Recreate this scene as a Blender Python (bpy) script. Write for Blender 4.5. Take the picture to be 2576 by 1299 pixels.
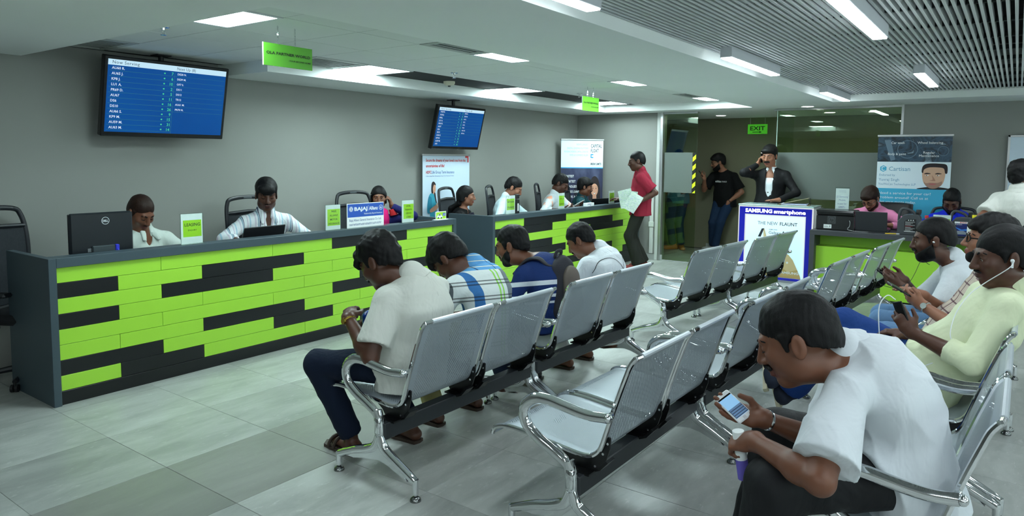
import bpy, bmesh, math, random
import numpy as np
from mathutils import Vector, Matrix
from math import sin, cos, pi, radians, sqrt

for o in list(bpy.data.objects):
    bpy.data.objects.remove(o)
S = bpy.context.scene
COL = S.collection
random.seed(7)
RNG = np.random.RandomState(11)

# ---------------------------------------------------------------- camera
cam = bpy.data.cameras.new('camera')
cam.sensor_width = 36.0
cam.lens = 24.506
cam.shift_y = -0.04197
cam.clip_start = 0.05
camo = bpy.data.objects.new('camera', cam)
COL.objects.link(camo)
_y, _p, _r = radians(35.8588), radians(4.6887), radians(0.5106)
_f = Vector((-sin(_y) * cos(_p), cos(_y) * cos(_p), -sin(_p)))
_ri = Vector((cos(_y), sin(_y), 0))
_up = _ri.cross(_f)
_r2 = _ri * cos(_r) + _up * sin(_r)
_u2 = _up * cos(_r) - _ri * sin(_r)
_M = Matrix((_r2, _u2, -_f)).transposed().to_4x4()
_M.translation = (0, 0, 1.58)
camo.matrix_world = _M
S.camera = camo

# ---------------------------------------------------------------- world, exposure
w = bpy.data.worlds.new('world')
S.world = w
w.use_nodes = True
w.node_tree.nodes['Background'].inputs[0].default_value = (0.80, 0.97, 1.0, 1)   # overcast daylight outside the windows
w.node_tree.nodes['Background'].inputs[1].default_value = 3.2
for _yw in (-1.0, 3.5, 7.9):          # the three windows of the right-hand wall, sampled as sky portals
    _l = bpy.data.lights.new('window_daylight', 'AREA')
    _l.shape = 'RECTANGLE'; _l.size = 1.36; _l.size_y = 3.6
    _l.cycles.is_portal = True
    _o = bpy.data.objects.new('window_daylight', _l)
    COL.objects.link(_o); _o.location = (4.08, _yw, 1.50)
    _o.rotation_euler = (0, radians(90), 0)
S.view_settings.view_transform = 'Standard'
S.view_settings.look = 'None'
S.view_settings.gamma = 1.0
S.view_settings.use_curve_mapping = False
S.view_settings.exposure = 0.0
S.cycles.diffuse_bounces = 6
LIGHT_PANEL = 40.0      # recessed square ceiling panels
LIGHT_LINEAR = 33.0     # hanging linear lamps
LIGHT_DOWN = 25.0        # round downlights

# ---------------------------------------------------------------- helpers
def lin(c):
    c = c / 255.0
    return c / 12.92 if c <= 0.04045 else ((c + 0.055) / 1.055) ** 2.4

def C(r, g, b):
    return (lin(r), lin(g), lin(b), 1.0)

class N:
    """tiny node-tree writer"""
    def __init__(s, name):
        s.m = bpy.data.materials.new(name)
        s.m.use_nodes = True
        s.t = s.m.node_tree
        s.b = s.t.nodes['Principled BSDF']
        s.out = s.t.nodes['Material Output']
    def n(s, kind, **kw):
        x = s.t.nodes.new(kind)
        for k, v in kw.items():
            setattr(x, k, v)
        return x
    def l(s, a, b):
        s.t.links.new(a, b)
    def math(s, op, a, b=None, c=None):
        x = s.n('ShaderNodeMath', operation=op)
        for i, v in enumerate((a, b, c)):
            if v is None:
                continue
            if isinstance(v, (int, float)):
                x.inputs[i].default_value = v
            else:
                s.l(v, x.inputs[i])
        return x.outputs[0]
    def mix(s, fac, a, b):
        x = s.n('ShaderNodeMix', data_type='RGBA')
        for i, v in ((0, fac), (6, a), (7, b)):
            if isinstance(v, (int, float)):
                x.inputs[i].default_value = v
            elif isinstance(v, tuple):
                x.inputs[i].default_value = v
            else:
                s.l(v, x.inputs[i])
        return x.outputs[2]
    def noise(s, vec=None, scale=5.0, detail=2.0, rough=0.5, dist=0.0):
        x = s.n('ShaderNodeTexNoise')
        x.inputs['Scale'].default_value = scale
        x.inputs['Detail'].default_value = detail
        x.inputs['Roughness'].default_value = rough
        x.inputs['Distortion'].default_value = dist
        if vec is not None:
            s.l(vec, x.inputs['Vector'])
        return x.outputs['Fac']
    def obj(s):
        return s.n('ShaderNodeTexCoord').outputs['Object']
    def attr(s, name):
        return s.n('ShaderNodeAttribute', attribute_name=name)
    def map(s, vec, scale=(1, 1, 1), loc=(0, 0, 0), rot=(0, 0, 0)):
        x = s.n('ShaderNodeMapping')
        x.inputs['Scale'].default_value = scale
        x.inputs['Location'].default_value = loc
        x.inputs['Rotation'].default_value = rot
        s.l(vec, x.inputs['Vector'])
        return x.outputs[0]
    def ramp(s, fac, stops, const=False):
        x = s.n('ShaderNodeValToRGB')
        cr = x.color_ramp
        if const:
            cr.interpolation = 'CONSTANT'
        while len(cr.elements) > 1:
            cr.elements.remove(cr.elements[-1])
        for i, (p, c) in enumerate(stops):
            e = cr.elements[0] if i == 0 else cr.elements.new(p)
            e.position = p
            e.color = c
        s.l(fac, x.inputs[0])
        return x.outputs[0]
    def bump(s, h, strength=0.2, dist=0.01):
        x = s.n('ShaderNodeBump')
        x.inputs['Strength'].default_value = strength
        x.inputs['Distance'].default_value = dist
        s.l(h, x.inputs['Height'])
        s.l(x.outputs[0], s.b.inputs['Normal'])
    def band(s, v, lo, hi):
        return s.math('MULTIPLY', s.math('GREATER_THAN', v, lo), s.math('LESS_THAN', v, hi))
    def color(s, c):
        if isinstance(c, tuple):
            s.b.inputs['Base Color'].default_value = c
        else:
            s.l(c, s.b.inputs['Base Color'])
    def set(s, rough=None, metal=None, spec=None, **kw):
        if rough is not None:
            s.b.inputs['Roughness'].default_value = rough
        if metal is not None:
            s.b.inputs['Metallic'].default_value = metal
        if spec is not None:
            s.b.inputs['Specular IOR Level'].default_value = spec
        return s

_mats = {}
def plain(name, col, rough=0.6, metal=0.0, var=0.06, scale=6.0, bump=0.0, spec=0.5):
    """a painted / moulded surface with a little procedural unevenness"""
    if name in _mats:
        return _mats[name]
    k = N(name)
    k.set(rough, metal, spec)
    f = k.noise(k.obj(), scale, 3.0)
    a = tuple(max(0, c * (1 - var)) for c in col[:3]) + (1,)
    b = tuple(min(1, c * (1 + var)) for c in col[:3]) + (1,)
    k.color(k.mix(f, a, b))
    if bump:
        k.bump(k.noise(k.obj(), scale * 12, 2.0), bump, 0.003)
    _mats[name] = k.m
    return k.m

def emit(name, col, strength):
    if name in _mats:
        return _mats[name]
    k = N(name)
    k.b.inputs['Base Color'].default_value = (0.03, 0.03, 0.03, 1)
    k.b.inputs['Emission Color'].default_value = col
    k.b.inputs['Emission Strength'].default_value = strength
    _mats[name] = k.m
    return k.m

# ------------------------------------------------ mesh builder
class MB:
    def __init__(s):
        s.v = []; s.f = []; s.uv = None; s.mi = []; s.cur = 0
    def add(s, vs, fs):
        o = len(s.v)
        s.v.extend([tuple(x) for x in vs])
        for q in fs:
            s.f.append(tuple(o + i for i in q)); s.mi.append(s.cur)
        return s
    def box(s, lo, hi, ch=0.0, M=None):
        lo = list(lo); hi = list(hi)
        for i in range(3):
            if lo[i] > hi[i]:
                lo[i], hi[i] = hi[i], lo[i]
        if ch <= 0:
            vs = [(x, y, z) for x in (lo[0], hi[0]) for y in (lo[1], hi[1]) for z in (lo[2], hi[2])]
            fs = [(0, 1, 3, 2), (4, 6, 7, 5), (0, 4, 5, 1), (2, 3, 7, 6), (0, 2, 6, 4), (1, 5, 7, 3)]
        else:
            ch = min(ch, 0.49 * min(hi[i] - lo[i] for i in range(3)))
            vs = []; idx = {}
            for sx in (0, 1):
                for sy in (0, 1):
                    for sz in (0, 1):
                        c = ((lo, hi)[sx][0], (lo, hi)[sy][1], (lo, hi)[sz][2])
                        d = (ch if sx == 0 else -ch, ch if sy == 0 else -ch, ch if sz == 0 else -ch)
                        for a in range(3):
                            p = [c[i] + (0 if i == a else d[i]) for i in range(3)]
                            idx[(sx, sy, sz, a)] = len(vs); vs.append(p)
            fs = []
            for a in range(3):
                b, c = (a + 1) % 3, (a + 2) % 3
                for sgn in (0, 1):
                    q = []
                    for (u, v) in ((0, 0), (1, 0), (1, 1), (0, 1)):
                        k = [0, 0, 0]; k[a] = sgn; k[b] = u; k[c] = v
                        q.append(idx[(k[0], k[1], k[2], a)])
                    fs.append(tuple(q if sgn else q[::-1]))
                for u in (0, 1):
                    for v in (0, 1):   # edge along axis a
                        k0 = [0, 0, 0]; k0[a] = 0; k0[b] = u; k0[c] = v
                        k1 = list(k0); k1[a] = 1
                        q = [idx[(*k0, b)], idx[(*k1, b)], idx[(*k1, c)], idx[(*k0, c)]]
                        fs.append(tuple(q if (u != v) else q[::-1]))
            for sx in (0, 1):
                for sy in (0, 1):
                    for sz in (0, 1):
                        q = [idx[(sx, sy, sz, a)] for a in range(3)]
                        fs.append(tuple(q if (sx + sy + sz) % 2 else q[::-1]))
        if M is not None:
            vs = [M @ Vector(x) for x in vs]
        return s.add(vs, fs)
    def tube(s, path, r, n=10, asp=1.0, up=None, caps=True, closed=False):
        P = [Vector(p) for p in path]
        m = len(P)
        R = r if isinstance(r, (list, tuple)) else [r] * m
        T = []
        for i in range(m):
            a = P[(i - 1) % m] if (closed or i > 0) else P[i]
            b = P[(i + 1) % m] if (closed or i < m - 1) else P[i]
            t = (b - a)
            T.append(t.normalized() if t.length > 1e-9 else Vector((0, 0, 1)))
        if up is not None:
            nv = Vector(up)
        else:
            nv = Vector((0, 0, 1)) if abs(T[0].z) < 0.9 else Vector((1, 0, 0))
        vs = []
        for i in range(m):
            nv2 = nv if up is not None else nv
            nv2 = nv2 - T[i] * nv2.dot(T[i])
            if nv2.length < 1e-6:
                nv2 = T[i].orthogonal()
            nv2.normalize()
            if up is None:
                nv = nv2
            bv = T[i].cross(nv2)
            for k in range(n):
                a = 2 * pi * k / n
                vs.append(P[i] + nv2 * (cos(a) * R[i]) + bv * (sin(a) * R[i] * asp))
        fs = []
        for i in range(m if closed else m - 1):
            j = (i + 1) % m
            for k in range(n):
                k2 = (k + 1) % n
                fs.append((i * n + k, i * n + k2, j * n + k2, j * n + k))
        if caps and not closed:
            fs.append(tuple(range(n - 1, -1, -1)))
            fs.append(tuple((m - 1) * n + k for k in range(n)))
        return s.add(vs, fs)
    def lathe(s, prof, c=(0, 0, 0), n=20):
        vs = []; fs = []
        for (r, z) in prof:
            for k in range(n):
                a = 2 * pi * k / n
                vs.append((c[0] + r * cos(a), c[1] + r * sin(a), c[2] + z))
        m = len(prof)
        for i in range(m - 1):
            for k in range(n):
                k2 = (k + 1) % n
                fs.append((i * n + k, i * n + k2, (i + 1) * n + k2, (i + 1) * n + k))
        fs.append(tuple(range(n - 1, -1, -1)))
        fs.append(tuple((m - 1) * n + k for k in range(n)))
        return s.add(vs, fs)
    def prism(s, poly, fn, d0, d1):
        """poly in 2D, fn(u,v,d)->3D"""
        n = len(poly)
        vs = [fn(u, v, d0) for u, v in poly] + [fn(u, v, d1) for u, v in poly]
        fs = [tuple(range(n - 1, -1, -1)), tuple(range(n, 2 * n))]
        for i in range(n):
            j = (i + 1) % n
            fs.append((i, j, n + j, n + i))
        return s.add(vs, fs)
    def sphere(s, c, r, n=12, m=8):
        r = r if isinstance(r, (tuple, list)) else (r, r, r)
        vs = [(c[0], c[1], c[2] + r[2])]; fs = []
        for i in range(1, m):
            t = pi * i / m
            for k in range(n):
                a = 2 * pi * k / n
                vs.append((c[0] + r[0] * sin(t) * cos(a), c[1] + r[1] * sin(t) * sin(a), c[2] + r[2] * cos(t)))
        vs.append((c[0], c[1], c[2] - r[2]))
        for k in range(n):
            fs.append((0, 1 + k, 1 + (k + 1) % n))
            fs.append((len(vs) - 1, 1 + (m - 2) * n + (k + 1) % n, 1 + (m - 2) * n + k))
        for i in range(m - 2):
            for k in range(n):
                k2 = (k + 1) % n
                fs.append((1 + i * n + k, 1 + (i + 1) * n + k, 1 + (i + 1) * n + k2, 1 + i * n + k2))
        return s.add(vs, fs)
    def mesh(s, name, mats, smooth=True, angle=35, fix=True):
        me = bpy.data.meshes.new(name)
        me.from_pydata([tuple(x) for x in s.v], [], s.f)
        for m in (mats if isinstance(mats, (list, tuple)) else [mats]):
            me.materials.append(m)
        if any(s.mi):
            me.polygons.foreach_set('material_index', s.mi)
        if s.uv is not None:
            u = me.uv_layers.new(name='UVMap')
            li = np.zeros(len(me.loops), np.int32)
            me.loops.foreach_get('vertex_index', li)
            u.data.foreach_set('uv', np.array(s.uv, np.float32)[li].ravel())
        if fix:
            bm = bmesh.new(); bm.from_mesh(me)
            bmesh.ops.recalc_face_normals(bm, faces=bm.faces)
            bm.to_mesh(me); bm.free()
        if smooth:
            me.polygons.foreach_set('use_smooth', [True] * len(me.polygons))
            me.set_sharp_from_angle(angle=radians(angle))
        return me
    def ob(s, name, mats, parent=None, **kw):
        kind = kw.pop('kind', None); label = kw.pop('label', None)
        o = bpy.data.objects.new(name, s.mesh(name, mats, **kw))
        COL.objects.link(o)
        if parent is not None:
            o.parent = parent
        if kind:
            o['kind'] = kind
        if label:
            o['label'] = label
        return o

def thing(name, label, cat, loc=(0, 0, 0), rz=0.0, group=None):
    o = bpy.data.objects.new(name, None)
    o.empty_display_size = 0.1
    COL.objects.link(o)
    o.location = loc
    o.rotation_euler = (0, 0, rz)
    o['label'] = label; o['category'] = cat
    if group:
        o['group'] = group
    return o

def tag(o, label, cat, group=None):
    o['label'] = label; o['category'] = cat
    if group:
        o['group'] = group
    return o

KIDS = {}
def dup(root, loc, rz=None, label=None, group=None):
    """copy of a thing with copies of its parts and sub-parts"""
    r = root.copy(); COL.objects.link(r); r.location = loc
    if rz is not None:
        r.rotation_euler = (0, 0, rz)
    if label:
        r['label'] = label
    if group:
        r['group'] = group
    for ch in list(root.children):
        c = ch.copy(); COL.objects.link(c); c.parent = r
        for g in list(ch.children):
            d = g.copy(); COL.objects.link(d); d.parent = c
    return r

# ------------------------------------------------ lettering
_TS = bpy.data.scenes.new('lettering')
_tc = {}
def text2d(txt, size=1.0, bold=0.0, shear=0.0, spacing=1.0):
    """2D vertices / faces of a line of type, baseline at 0, left at 0; returns (V,F,width)"""
    key = (txt, bold, shear, spacing)
    if key not in _tc:
        cu = bpy.data.curves.new('t', 'FONT')
        cu.body = txt
        cu.resolution_u = 2
        cu.offset = bold
        cu.shear = shear
        cu.space_character = spacing
        o = bpy.data.objects.new('t', cu)
        _TS.collection.objects.link(o)
        vl = _TS.view_layers[0]
        vl.update()
        dg = vl.depsgraph
        ev = o.evaluated_get(dg)
        me = ev.to_mesh()
        V = np.zeros(len(me.vertices) * 3, np.float32)
        me.vertices.foreach_get('co', V)
        V = V.reshape(-1, 3)[:, :2].copy()
        F = [tuple(p.vertices) for p in me.polygons]
        ev.to_mesh_clear()
        bpy.data.objects.remove(o); bpy.data.curves.remove(cu)
        _tc[key] = (V, F)
    V, F = _tc[key]
    if len(V) == 0:
        return V, F, 0.0
    wd = float(V[:, 0].max()) * size
    return V * size, F, wd

class Flat:
    """flat print on a board: u to the right, v up, measured from the board's lower left"""
    def __init__(s, o, right, up, lift=0.0012):
        s.o = Vector(o); s.r = Vector(right).normalized(); s.u = Vector(up).normalized()
        s.n = s.r.cross(s.u); s.lift = lift
        s.b = {}; s.cnt = {}
    def _mb(s, key):
        if key not in s.b:
            s.b[key] = MB()
        s.cnt[key] = s.cnt.get(key, 0) + 1
        return s.b[key]
    def P(s, u, v, lay=1.0):
        return s.o + s.r * u + s.u * v + s.n * (s.lift * lay)
    def poly(s, key, pts, lay=1.0, smooth=0):
        if smooth:
            n = len(pts); P = [Vector((a, b)) for a, b in pts]; pts = []
            for i in range(n):
                a, b, c, d = P[i - 1], P[i], P[(i + 1) % n], P[(i + 2) % n]
                for q in range(smooth):
                    t = q / smooth
                    v = 0.5 * ((2 * b) + (c - a) * t + (2 * a - 5 * b + 4 * c - d) * t * t + (3 * b - a - 3 * c + d) * t ** 3)
                    pts.append((v.x, v.y))
        s._mb(key).add([s.P(u, v, lay) for u, v in pts], [tuple(range(len(pts)))])
    def rect(s, key, u0, v0, u1, v1, lay=1.0):
        s.poly(key, [(u0, v0), (u1, v0), (u1, v1), (u0, v1)], lay)
    def ell(s, key, cu, cv, ru, rv, lay=1.0, n=20, a0=0.0, a1=2 * pi):
        s.poly(key, [(cu + ru * cos(a0 + (a1 - a0) * i / n), cv + rv * sin(a0 + (a1 - a0) * i / n)) for i in range(n)], lay)
    def ring(s, key, cu, cv, r0, r1, lay=1.0, n=24):
        vs = []; fs = []
        for i in range(n):
            a = 2 * pi * i / n
            vs += [s.P(cu + r0 * cos(a), cv + r0 * sin(a), lay), s.P(cu + r1 * cos(a), cv + r1 * sin(a), lay)]
        for i in range(n):
            j = (i + 1) % n
            fs.append((2 * i, 2 * i + 1, 2 * j + 1, 2 * j))
        s._mb(key).add(vs, fs)
    def text(s, key, txt, u, v, size, width=None, align='L', bold=0.0, shear=0.0, lay=2.0, spacing=1.0):
        V, F, wd = text2d(txt, size, bold, shear, spacing)
        if len(V) == 0:
            return
        sx = 1.0 if not width else width / max(wd, 1e-6)
        wd *= sx
        u0 = u - (wd if align == 'R' else wd / 2 if align == 'C' else 0)
        s._mb(key).add([s.P(u0 + x * sx, v + y, lay) for x, y in V], F)
    def build(s, parent, mats, names=None):
        inv = Matrix.Translation(-parent.matrix_basis.translation) if parent else Matrix()
        if parent and abs(parent.rotation_euler.z) > 1e-6:
            inv = parent.matrix_basis.inverted()
        for k, mb in s.b.items():
            mb.v = [tuple(inv @ Vector(x)) for x in mb.v]
            o = mb.ob((names or {}).get(k, k), mats[k], parent, smooth=False, fix=False)
            if s.cnt.get(k, 0) > 2:
                o['kind'] = 'stuff'          # many small lines of type in one print

def spline(pts, n=8):
    """Catmull-Rom through the points"""
    P = [Vector(p) for p in pts]
    P = [P[0] * 2 - P[1]] + P + [P[-1] * 2 - P[-2]]
    out = []
    for i in range(1, len(P) - 2):
        for k in range(n):
            t = k / n
            a, b, c, d = P[i - 1], P[i], P[i + 1], P[i + 2]
            out.append(0.5 * ((2 * b) + (c - a) * t + (2 * a - 5 * b + 4 * c - d) * t * t + (3 * b - a - 3 * c + d) * t ** 3))
    out.append(P[-2])
    return out
# ================================================================ materials of the room
def m_wall():
    k = N('grey wall paint')
    k.set(0.75, spec=0.3)
    a = k.noise(k.obj(), 0.7, 4.0)
    b = k.noise(k.obj(), 240.0, 2.0)
    k.color(k.mix(a, C(137, 139, 134), C(147, 148, 144)))
    k.bump(b, 0.06, 0.002)
    return k.m
def m_gyp(name='white ceiling paint', c0=C(232, 238, 235), c1=C(240, 244, 242)):
    k = N(name)
    k.set(0.8, spec=0.3)
    k.color(k.mix(k.noise(k.obj(), 1.1, 3.0), c0, c1))
    k.bump(k.noise(k.obj(), 180.0, 2.0), 0.04, 0.002)
    return k.m
def m_tile(name, c0, c1, c2):
    k = N(name)
    k.set(0.3, spec=0.45)
    oi = k.n('ShaderNodeObjectInfo')
    off = k.n('ShaderNodeVectorMath', operation='SCALE')
    cx = k.n('ShaderNodeCombineXYZ')
    for i in range(3):
        k.l(oi.outputs['Random'], cx.inputs[i])
    k.l(cx.outputs[0], off.inputs[0]); off.inputs['Scale'].default_value = 37.0
    ad = k.n('ShaderNodeVectorMath', operation='ADD')
    k.l(k.obj(), ad.inputs[0]); k.l(off.outputs[0], ad.inputs[1])
    v = ad.outputs[0]
    st = k.map(v, (5.0, 1.6, 1.0))
    n1 = k.noise(st, 1.5, 6.0, 0.6, 0.4)
    n2 = k.noise(k.map(v, (9.0, 3.5, 1.0)), 4.0, 8.0, 0.7, 0.2)
    col = k.mix(k.ramp(n1, [(0.32, (0, 0, 0, 1)), (0.68, (1, 1, 1, 1))]), c0, c1)
    col = k.mix(k.ramp(n2, [(0.58, (0, 0, 0, 1)), (0.74, (0.75, 0.75, 0.75, 1))]), col, c2)
    hs = k.n('ShaderNodeHueSaturation')
    k.l(col, hs.inputs['Color'])
    k.l(k.math('MULTIPLY_ADD', oi.outputs['Random'], 0.22, 0.89), hs.inputs['Value'])
    k.color(hs.outputs[0])
    rg = k.n('ShaderNodeMapRange'); k.l(n2, rg.inputs[0])
    rg.inputs[3].default_value = 0.24; rg.inputs[4].default_value = 0.42
    k.l(rg.outputs[0], k.b.inputs['Roughness'])
    k.bump(n2, 0.05, 0.002)
    return k.m

M_WALL = m_wall()
M_GYP = m_gyp()
M_CTILE = m_gyp('ceiling tile white', C(222, 228, 225), C(230, 234, 232))
M_FT = m_tile('porcelain floor tile light', C(146, 149, 145), C(176, 179, 175), C(206, 208, 205))
M_FTD = m_tile('porcelain floor tile dark', C(128, 129, 125), C(142, 143, 138), C(152, 152, 148))
M_GROUT = plain('grout', C(92, 90, 84), 0.9)
M_DARKVOID = plain('dark plenum', C(26, 30, 34), 0.9)
M_WHITEMETAL = plain('white powder coated metal', C(222, 226, 228), 0.4)
M_ALU = plain('brushed aluminium', C(190, 192, 192), 0.35, 0.9)
M_BLACK = plain('black plastic', C(20, 22, 25), 0.45)
M_OLIVE = plain('corridor wall paint', C(122, 120, 98), 0.8, scale=1.0)
M_PANEL = emit('ceiling panel light', (0.78, 0.99, 1.0, 1), LIGHT_PANEL)
M_LINEAR = emit('linear lamp diffuser', (0.86, 0.985, 1.03, 1), LIGHT_LINEAR)
M_DOWN = emit('downlight lens', (1.0, 1.0, 0.93, 1), LIGHT_DOWN)

def struct(name, mb, mat, parent=None, **kw):
    o = mb.ob(name, mat, parent, **kw)
    if parent is None:
        o['kind'] = 'structure'
    return o

ZC = 2.30      # plasterboard ceiling
ZT = 2.40      # recessed tile ceiling
ZL = 2.375     # underside of the baffle ceiling
XW = -6.0      # wall behind the counters
YF = 10.15     # far wall and glass line
YB = 12.10     # corridor wall behind the glass

# ---------------------------------------------------------------- floor
b = MB(); b.box((-6.2, -4.2, -0.12), (4.2, YB + 0.2, -0.004))
floor = struct('floor', b, M_GROUT, smooth=False)
TX, TY = 0.62, 0.60
tx0, ty0 = -3.42, 1.75
tb = MB(); tb.box((0.001, 0.001, -0.01), (TX - 0.001, TY - 0.001, 0.0), 0.0012)
tl = tb.mesh('tile', M_FT, smooth=False)
tbd = MB(); tbd.box((0.001, 0.001, -0.01), (TX - 0.001, TY - 0.001, 0.0), 0.0012)
td = tbd.mesh('tile_dark', M_FTD, smooth=False)
rest = MB()
for i in range(-5, 13):
    for j in range(-10, 18):
        x, y = tx0 + i * TX, ty0 + j * TY
        if x < -6.15 or x > 4 or y < -4.1 or y > YB - 0.2:
            continue
        dark = (i == 0 and j <= 2) or (j < -1 and i <= 2) or (i == 1 and j < -1)
        seen = -2 <= j <= 16 and x < 0.5 and y > -0.2 + 0.9 * abs(x + 1.2) - 1.6 and (x > -5.0 or j <= 1)
        if seen:
            o = bpy.data.objects.new('tile', td if dark else tl)
            COL.objects.link(o); o.parent = floor; o.location = (x, y, 0)
        else:
            rest.box((x + 0.001, y + 0.001, -0.01), (x + TX - 0.001, y + TY - 0.001, 0.0))
rest.ob('tile_field', M_FT, floor, smooth=False, kind='stuff')

# ---------------------------------------------------------------- walls
b = MB(); b.box((XW - 0.15, -4.2, 0), (XW, YF + 0.15, 2.9)); struct('wall_left', b, M_WALL, smooth=False)
b = MB(); b.box((XW, YF, 0), (-4.50, YF + 0.12, 2.6)); struct('wall_far_left', b, M_WALL, smooth=False)
b = MB(); b.box((-1.21, YF, 0), (4.2, YF + 0.15, 2.6)); struct('wall_far_right', b, M_WALL, smooth=False)
b = MB(); b.box((-6.2, YB, 0), (4.2, YB + 0.15, 2.6)); struct('wall_corridor', b, M_OLIVE, smooth=False)
b = MB(); b.box((-6.2, YF + 0.12, 0), (-6.05, YB, 2.6)); struct('wall_corridor_left', b, M_OLIVE, smooth=False)
b = MB()
b.box((4.0, -4.2, 0), (4.15, YF + 0.15, 0.82)); b.box((4.0, -4.2, 2.18), (4.15, YF + 0.15, 2.9))
for y0, y1 in ((-4.2, -2.8), (0.8, 1.7), (5.3, 6.1), (9.7, YF + 0.15)):
    b.box((4.0, y0, 0.82), (4.15, y1, 2.18))
struct('wall_right', b, M_WALL, smooth=False)
WINS = ((-2.8, 0.8), (1.7, 5.3), (6.1, 9.7))
b = MB(); b.box((-6.2, -4.35, 0), (4.2, -4.2, 2.9)); struct('wall_back', b, M_WALL, smooth=False)
b = MB(); b.box((-4.43, YF - 0.012, 0), (-6.0, YF, 0.09), 0.003)
struct('baseboard_far', b, plain('skirting', C(165, 168, 166), 0.4), smooth=False)
b = MB(); b.box((-4.45, YB - 0.012, 0), (-1.0, YB, 0.09), 0.003)
struct('baseboard_corridor', b, plain('skirting', C(165, 168, 166), 0.4), smooth=False)

# ---------------------------------------------------------------- ceilings
b = MB()
b.box((XW, -4.2, ZC), (-3.58 + 0.595, 2.10, 2.9))             # low plasterboard near the camera side
b.box((XW, 2.10, ZT + 0.012), (-2.985, 9.72, 2.9))            # slab over the tile recess
b.box((-2.985, -4.2, ZC), (-1.88, 9.30, 2.9))                 # long band between tiles and baffles
b.box((XW, 3.67, ZC), (-5.25, 9.72, ZT + 0.012))              # bulkhead along the wall
b.box((XW, 9.72, ZC), (-2.985, YB + 0.1, 2.9))
b.box((-2.985, 9.30, ZC), (4.2, YB + 0.1, 2.9))
ceil = struct('ceiling', b, M_GYP, smooth=False)
b = MB(); b.box((-1.88, -4.2, 2.86), (4.2, 9.30, 2.95)); struct('ceiling_plenum', b, M_DARKVOID, smooth=False)

# tile grid of the recess
PX, PY = 0.575, 0.575
gx0, gy0 = -3.585, 2.63
ctb = MB(); ctb.box((0.0035, 0.0035, 0), (PX - 0.0035, PY - 0.0035, 0.012), 0.001)
ctm = ctb.mesh('ceiling_tile', M_CTILE, smooth=False)
LIGHTS = {(-1, 0): 1, (-3 + 1, -1): 0}
panel_cells = [(-1, -1), (-3, 3), (0, 3), (-3, 7), (0, 7), (-3, 11), (0, 11)]
vent_cells = [(-4, -1), (-3, 2), (0, 2), (0, 10)]
grid = MB(); grid.box((-5.95, 2.10, ZT + 0.0025), (-2.985, 9.72, ZT + 0.0125))
grid.ob('tile_carrier', plain('dark joint', C(34, 38, 38), 0.9), ceil, smooth=False)
for i in range(-5, 1):
    for j in range(-1, 13):
        x, y = gx0 + i * PX, gy0 + j * PY
        if (i, j) in panel_cells or (i, j) in vent_cells:
            continue
        x1, y1 = x + PX, y + PY
        lo_x = -5.25 if y > 3.3 else XW
        if x < lo_x - 0.05:
            continue
        if y + 0.1 > 9.72 or x < XW - 0.02:
            continue
        o = bpy.data.objects.new('ceiling_tile', ctm); COL.objects.link(o); o.parent = ceil
        o.location = (x, y, ZT)
        if y1 > 9.72:
            o.scale = (1, (9.72 - y) / PY, 1)
        if j == 12 and y > 9.6:
            o.scale = (1, 0.3, 1)

# square panel lights
def panel_light(x, y, label):
    t = thing('panel_light', label, 'ceiling light', (x + PX / 2, y + PY / 2, ZT), 0, 'square panel lights in the ceiling recess')
    h = PX / 2 - 0.004
    f = MB()
    for (a0, b0, a1, b1) in ((-h, -h, h, -h + 0.025), (-h, h - 0.025, h, h), (-h, -h + 0.025, -h + 0.025, h - 0.025), (h - 0.025, -h + 0.025, h, h - 0.025)):
        f.box((a0, b0, -0.006), (a1, b1, 0.01), 0.001)
    f.ob('frame', M_WHITEMETAL, t, smooth=False)
    d = MB(); d.box((-h + 0.025, -h + 0.025, 0.0), (h - 0.025, h - 0.025, 0.008)); d.ob('diffuser', M_PANEL, t, smooth=False)
plab = ['square panel light nearest the camera, above the large green hanging sign',
        'square panel light beside the plasterboard bulkhead, next to the air vent',
        'square panel light near the middle of the ceiling recess, beside the dark open tile',
        'square panel light above the second hanging screen, at the bulkhead',
        'square panel light on the band side, level with the small green hanging sign',
        'square panel light at the bulkhead behind the small green hanging sign',
        'square panel light in the farthest corner of the recess by the glass doors']
for (i, j), lb in zip(panel_cells, plab):
    panel_light(gx0 + i * PX, gy0 + j * PY, lb)
# vents
def vent(x, y, label, dark):
    t = thing('air_vent', label, 'vent', (x + PX / 2, y + PY / 2, ZT), 0, 'vents in the tile ceiling')
    h = PX / 2 - 0.004
    f = MB()
    for (a0, b0, a1, b1) in ((-h, -h, h, -h + 0.05), (-h, h - 0.05, h, h), (-h, -h + 0.05, -h + 0.05, h - 0.05), (h - 0.05, -h + 0.05, h, h - 0.05)):
        f.box((a0, b0, -0.004), (a1, b1, 0.01), 0.001)
    f.ob('frame', plain('vent frame', C(176, 182, 178), 0.5), t, smooth=False)
    k = MB(); k.box((-h + 0.05, -h + 0.05, 0.009), (h - 0.05, h - 0.05, 0.0115)); k.ob('backing', plain('vent dark', C(38, 42, 42), 0.9), t, smooth=False)
    for q in range(7):
        u = -h + 0.09 + q * (2 * h - 0.18) / 6
        s = MB(); s.box((u - 0.014, -h + 0.05, -0.001), (u + 0.014, h - 0.05, 0.004), 0.001)
        s.ob('slat', plain('vent slat', C(150, 156, 152), 0.5), t, smooth=False)
vl = ['slatted air vent above the left end of the large blue screen', 'slatted air vent behind the large green hanging sign',
      'slatted air vent on the band side near the middle panel light', 'slatted air vent near the far corner panel light']
for (i, j), lb in zip(vent_cells, vl):
    vent(gx0 + i * PX, gy0 + j * PY, lb, 1)
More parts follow.
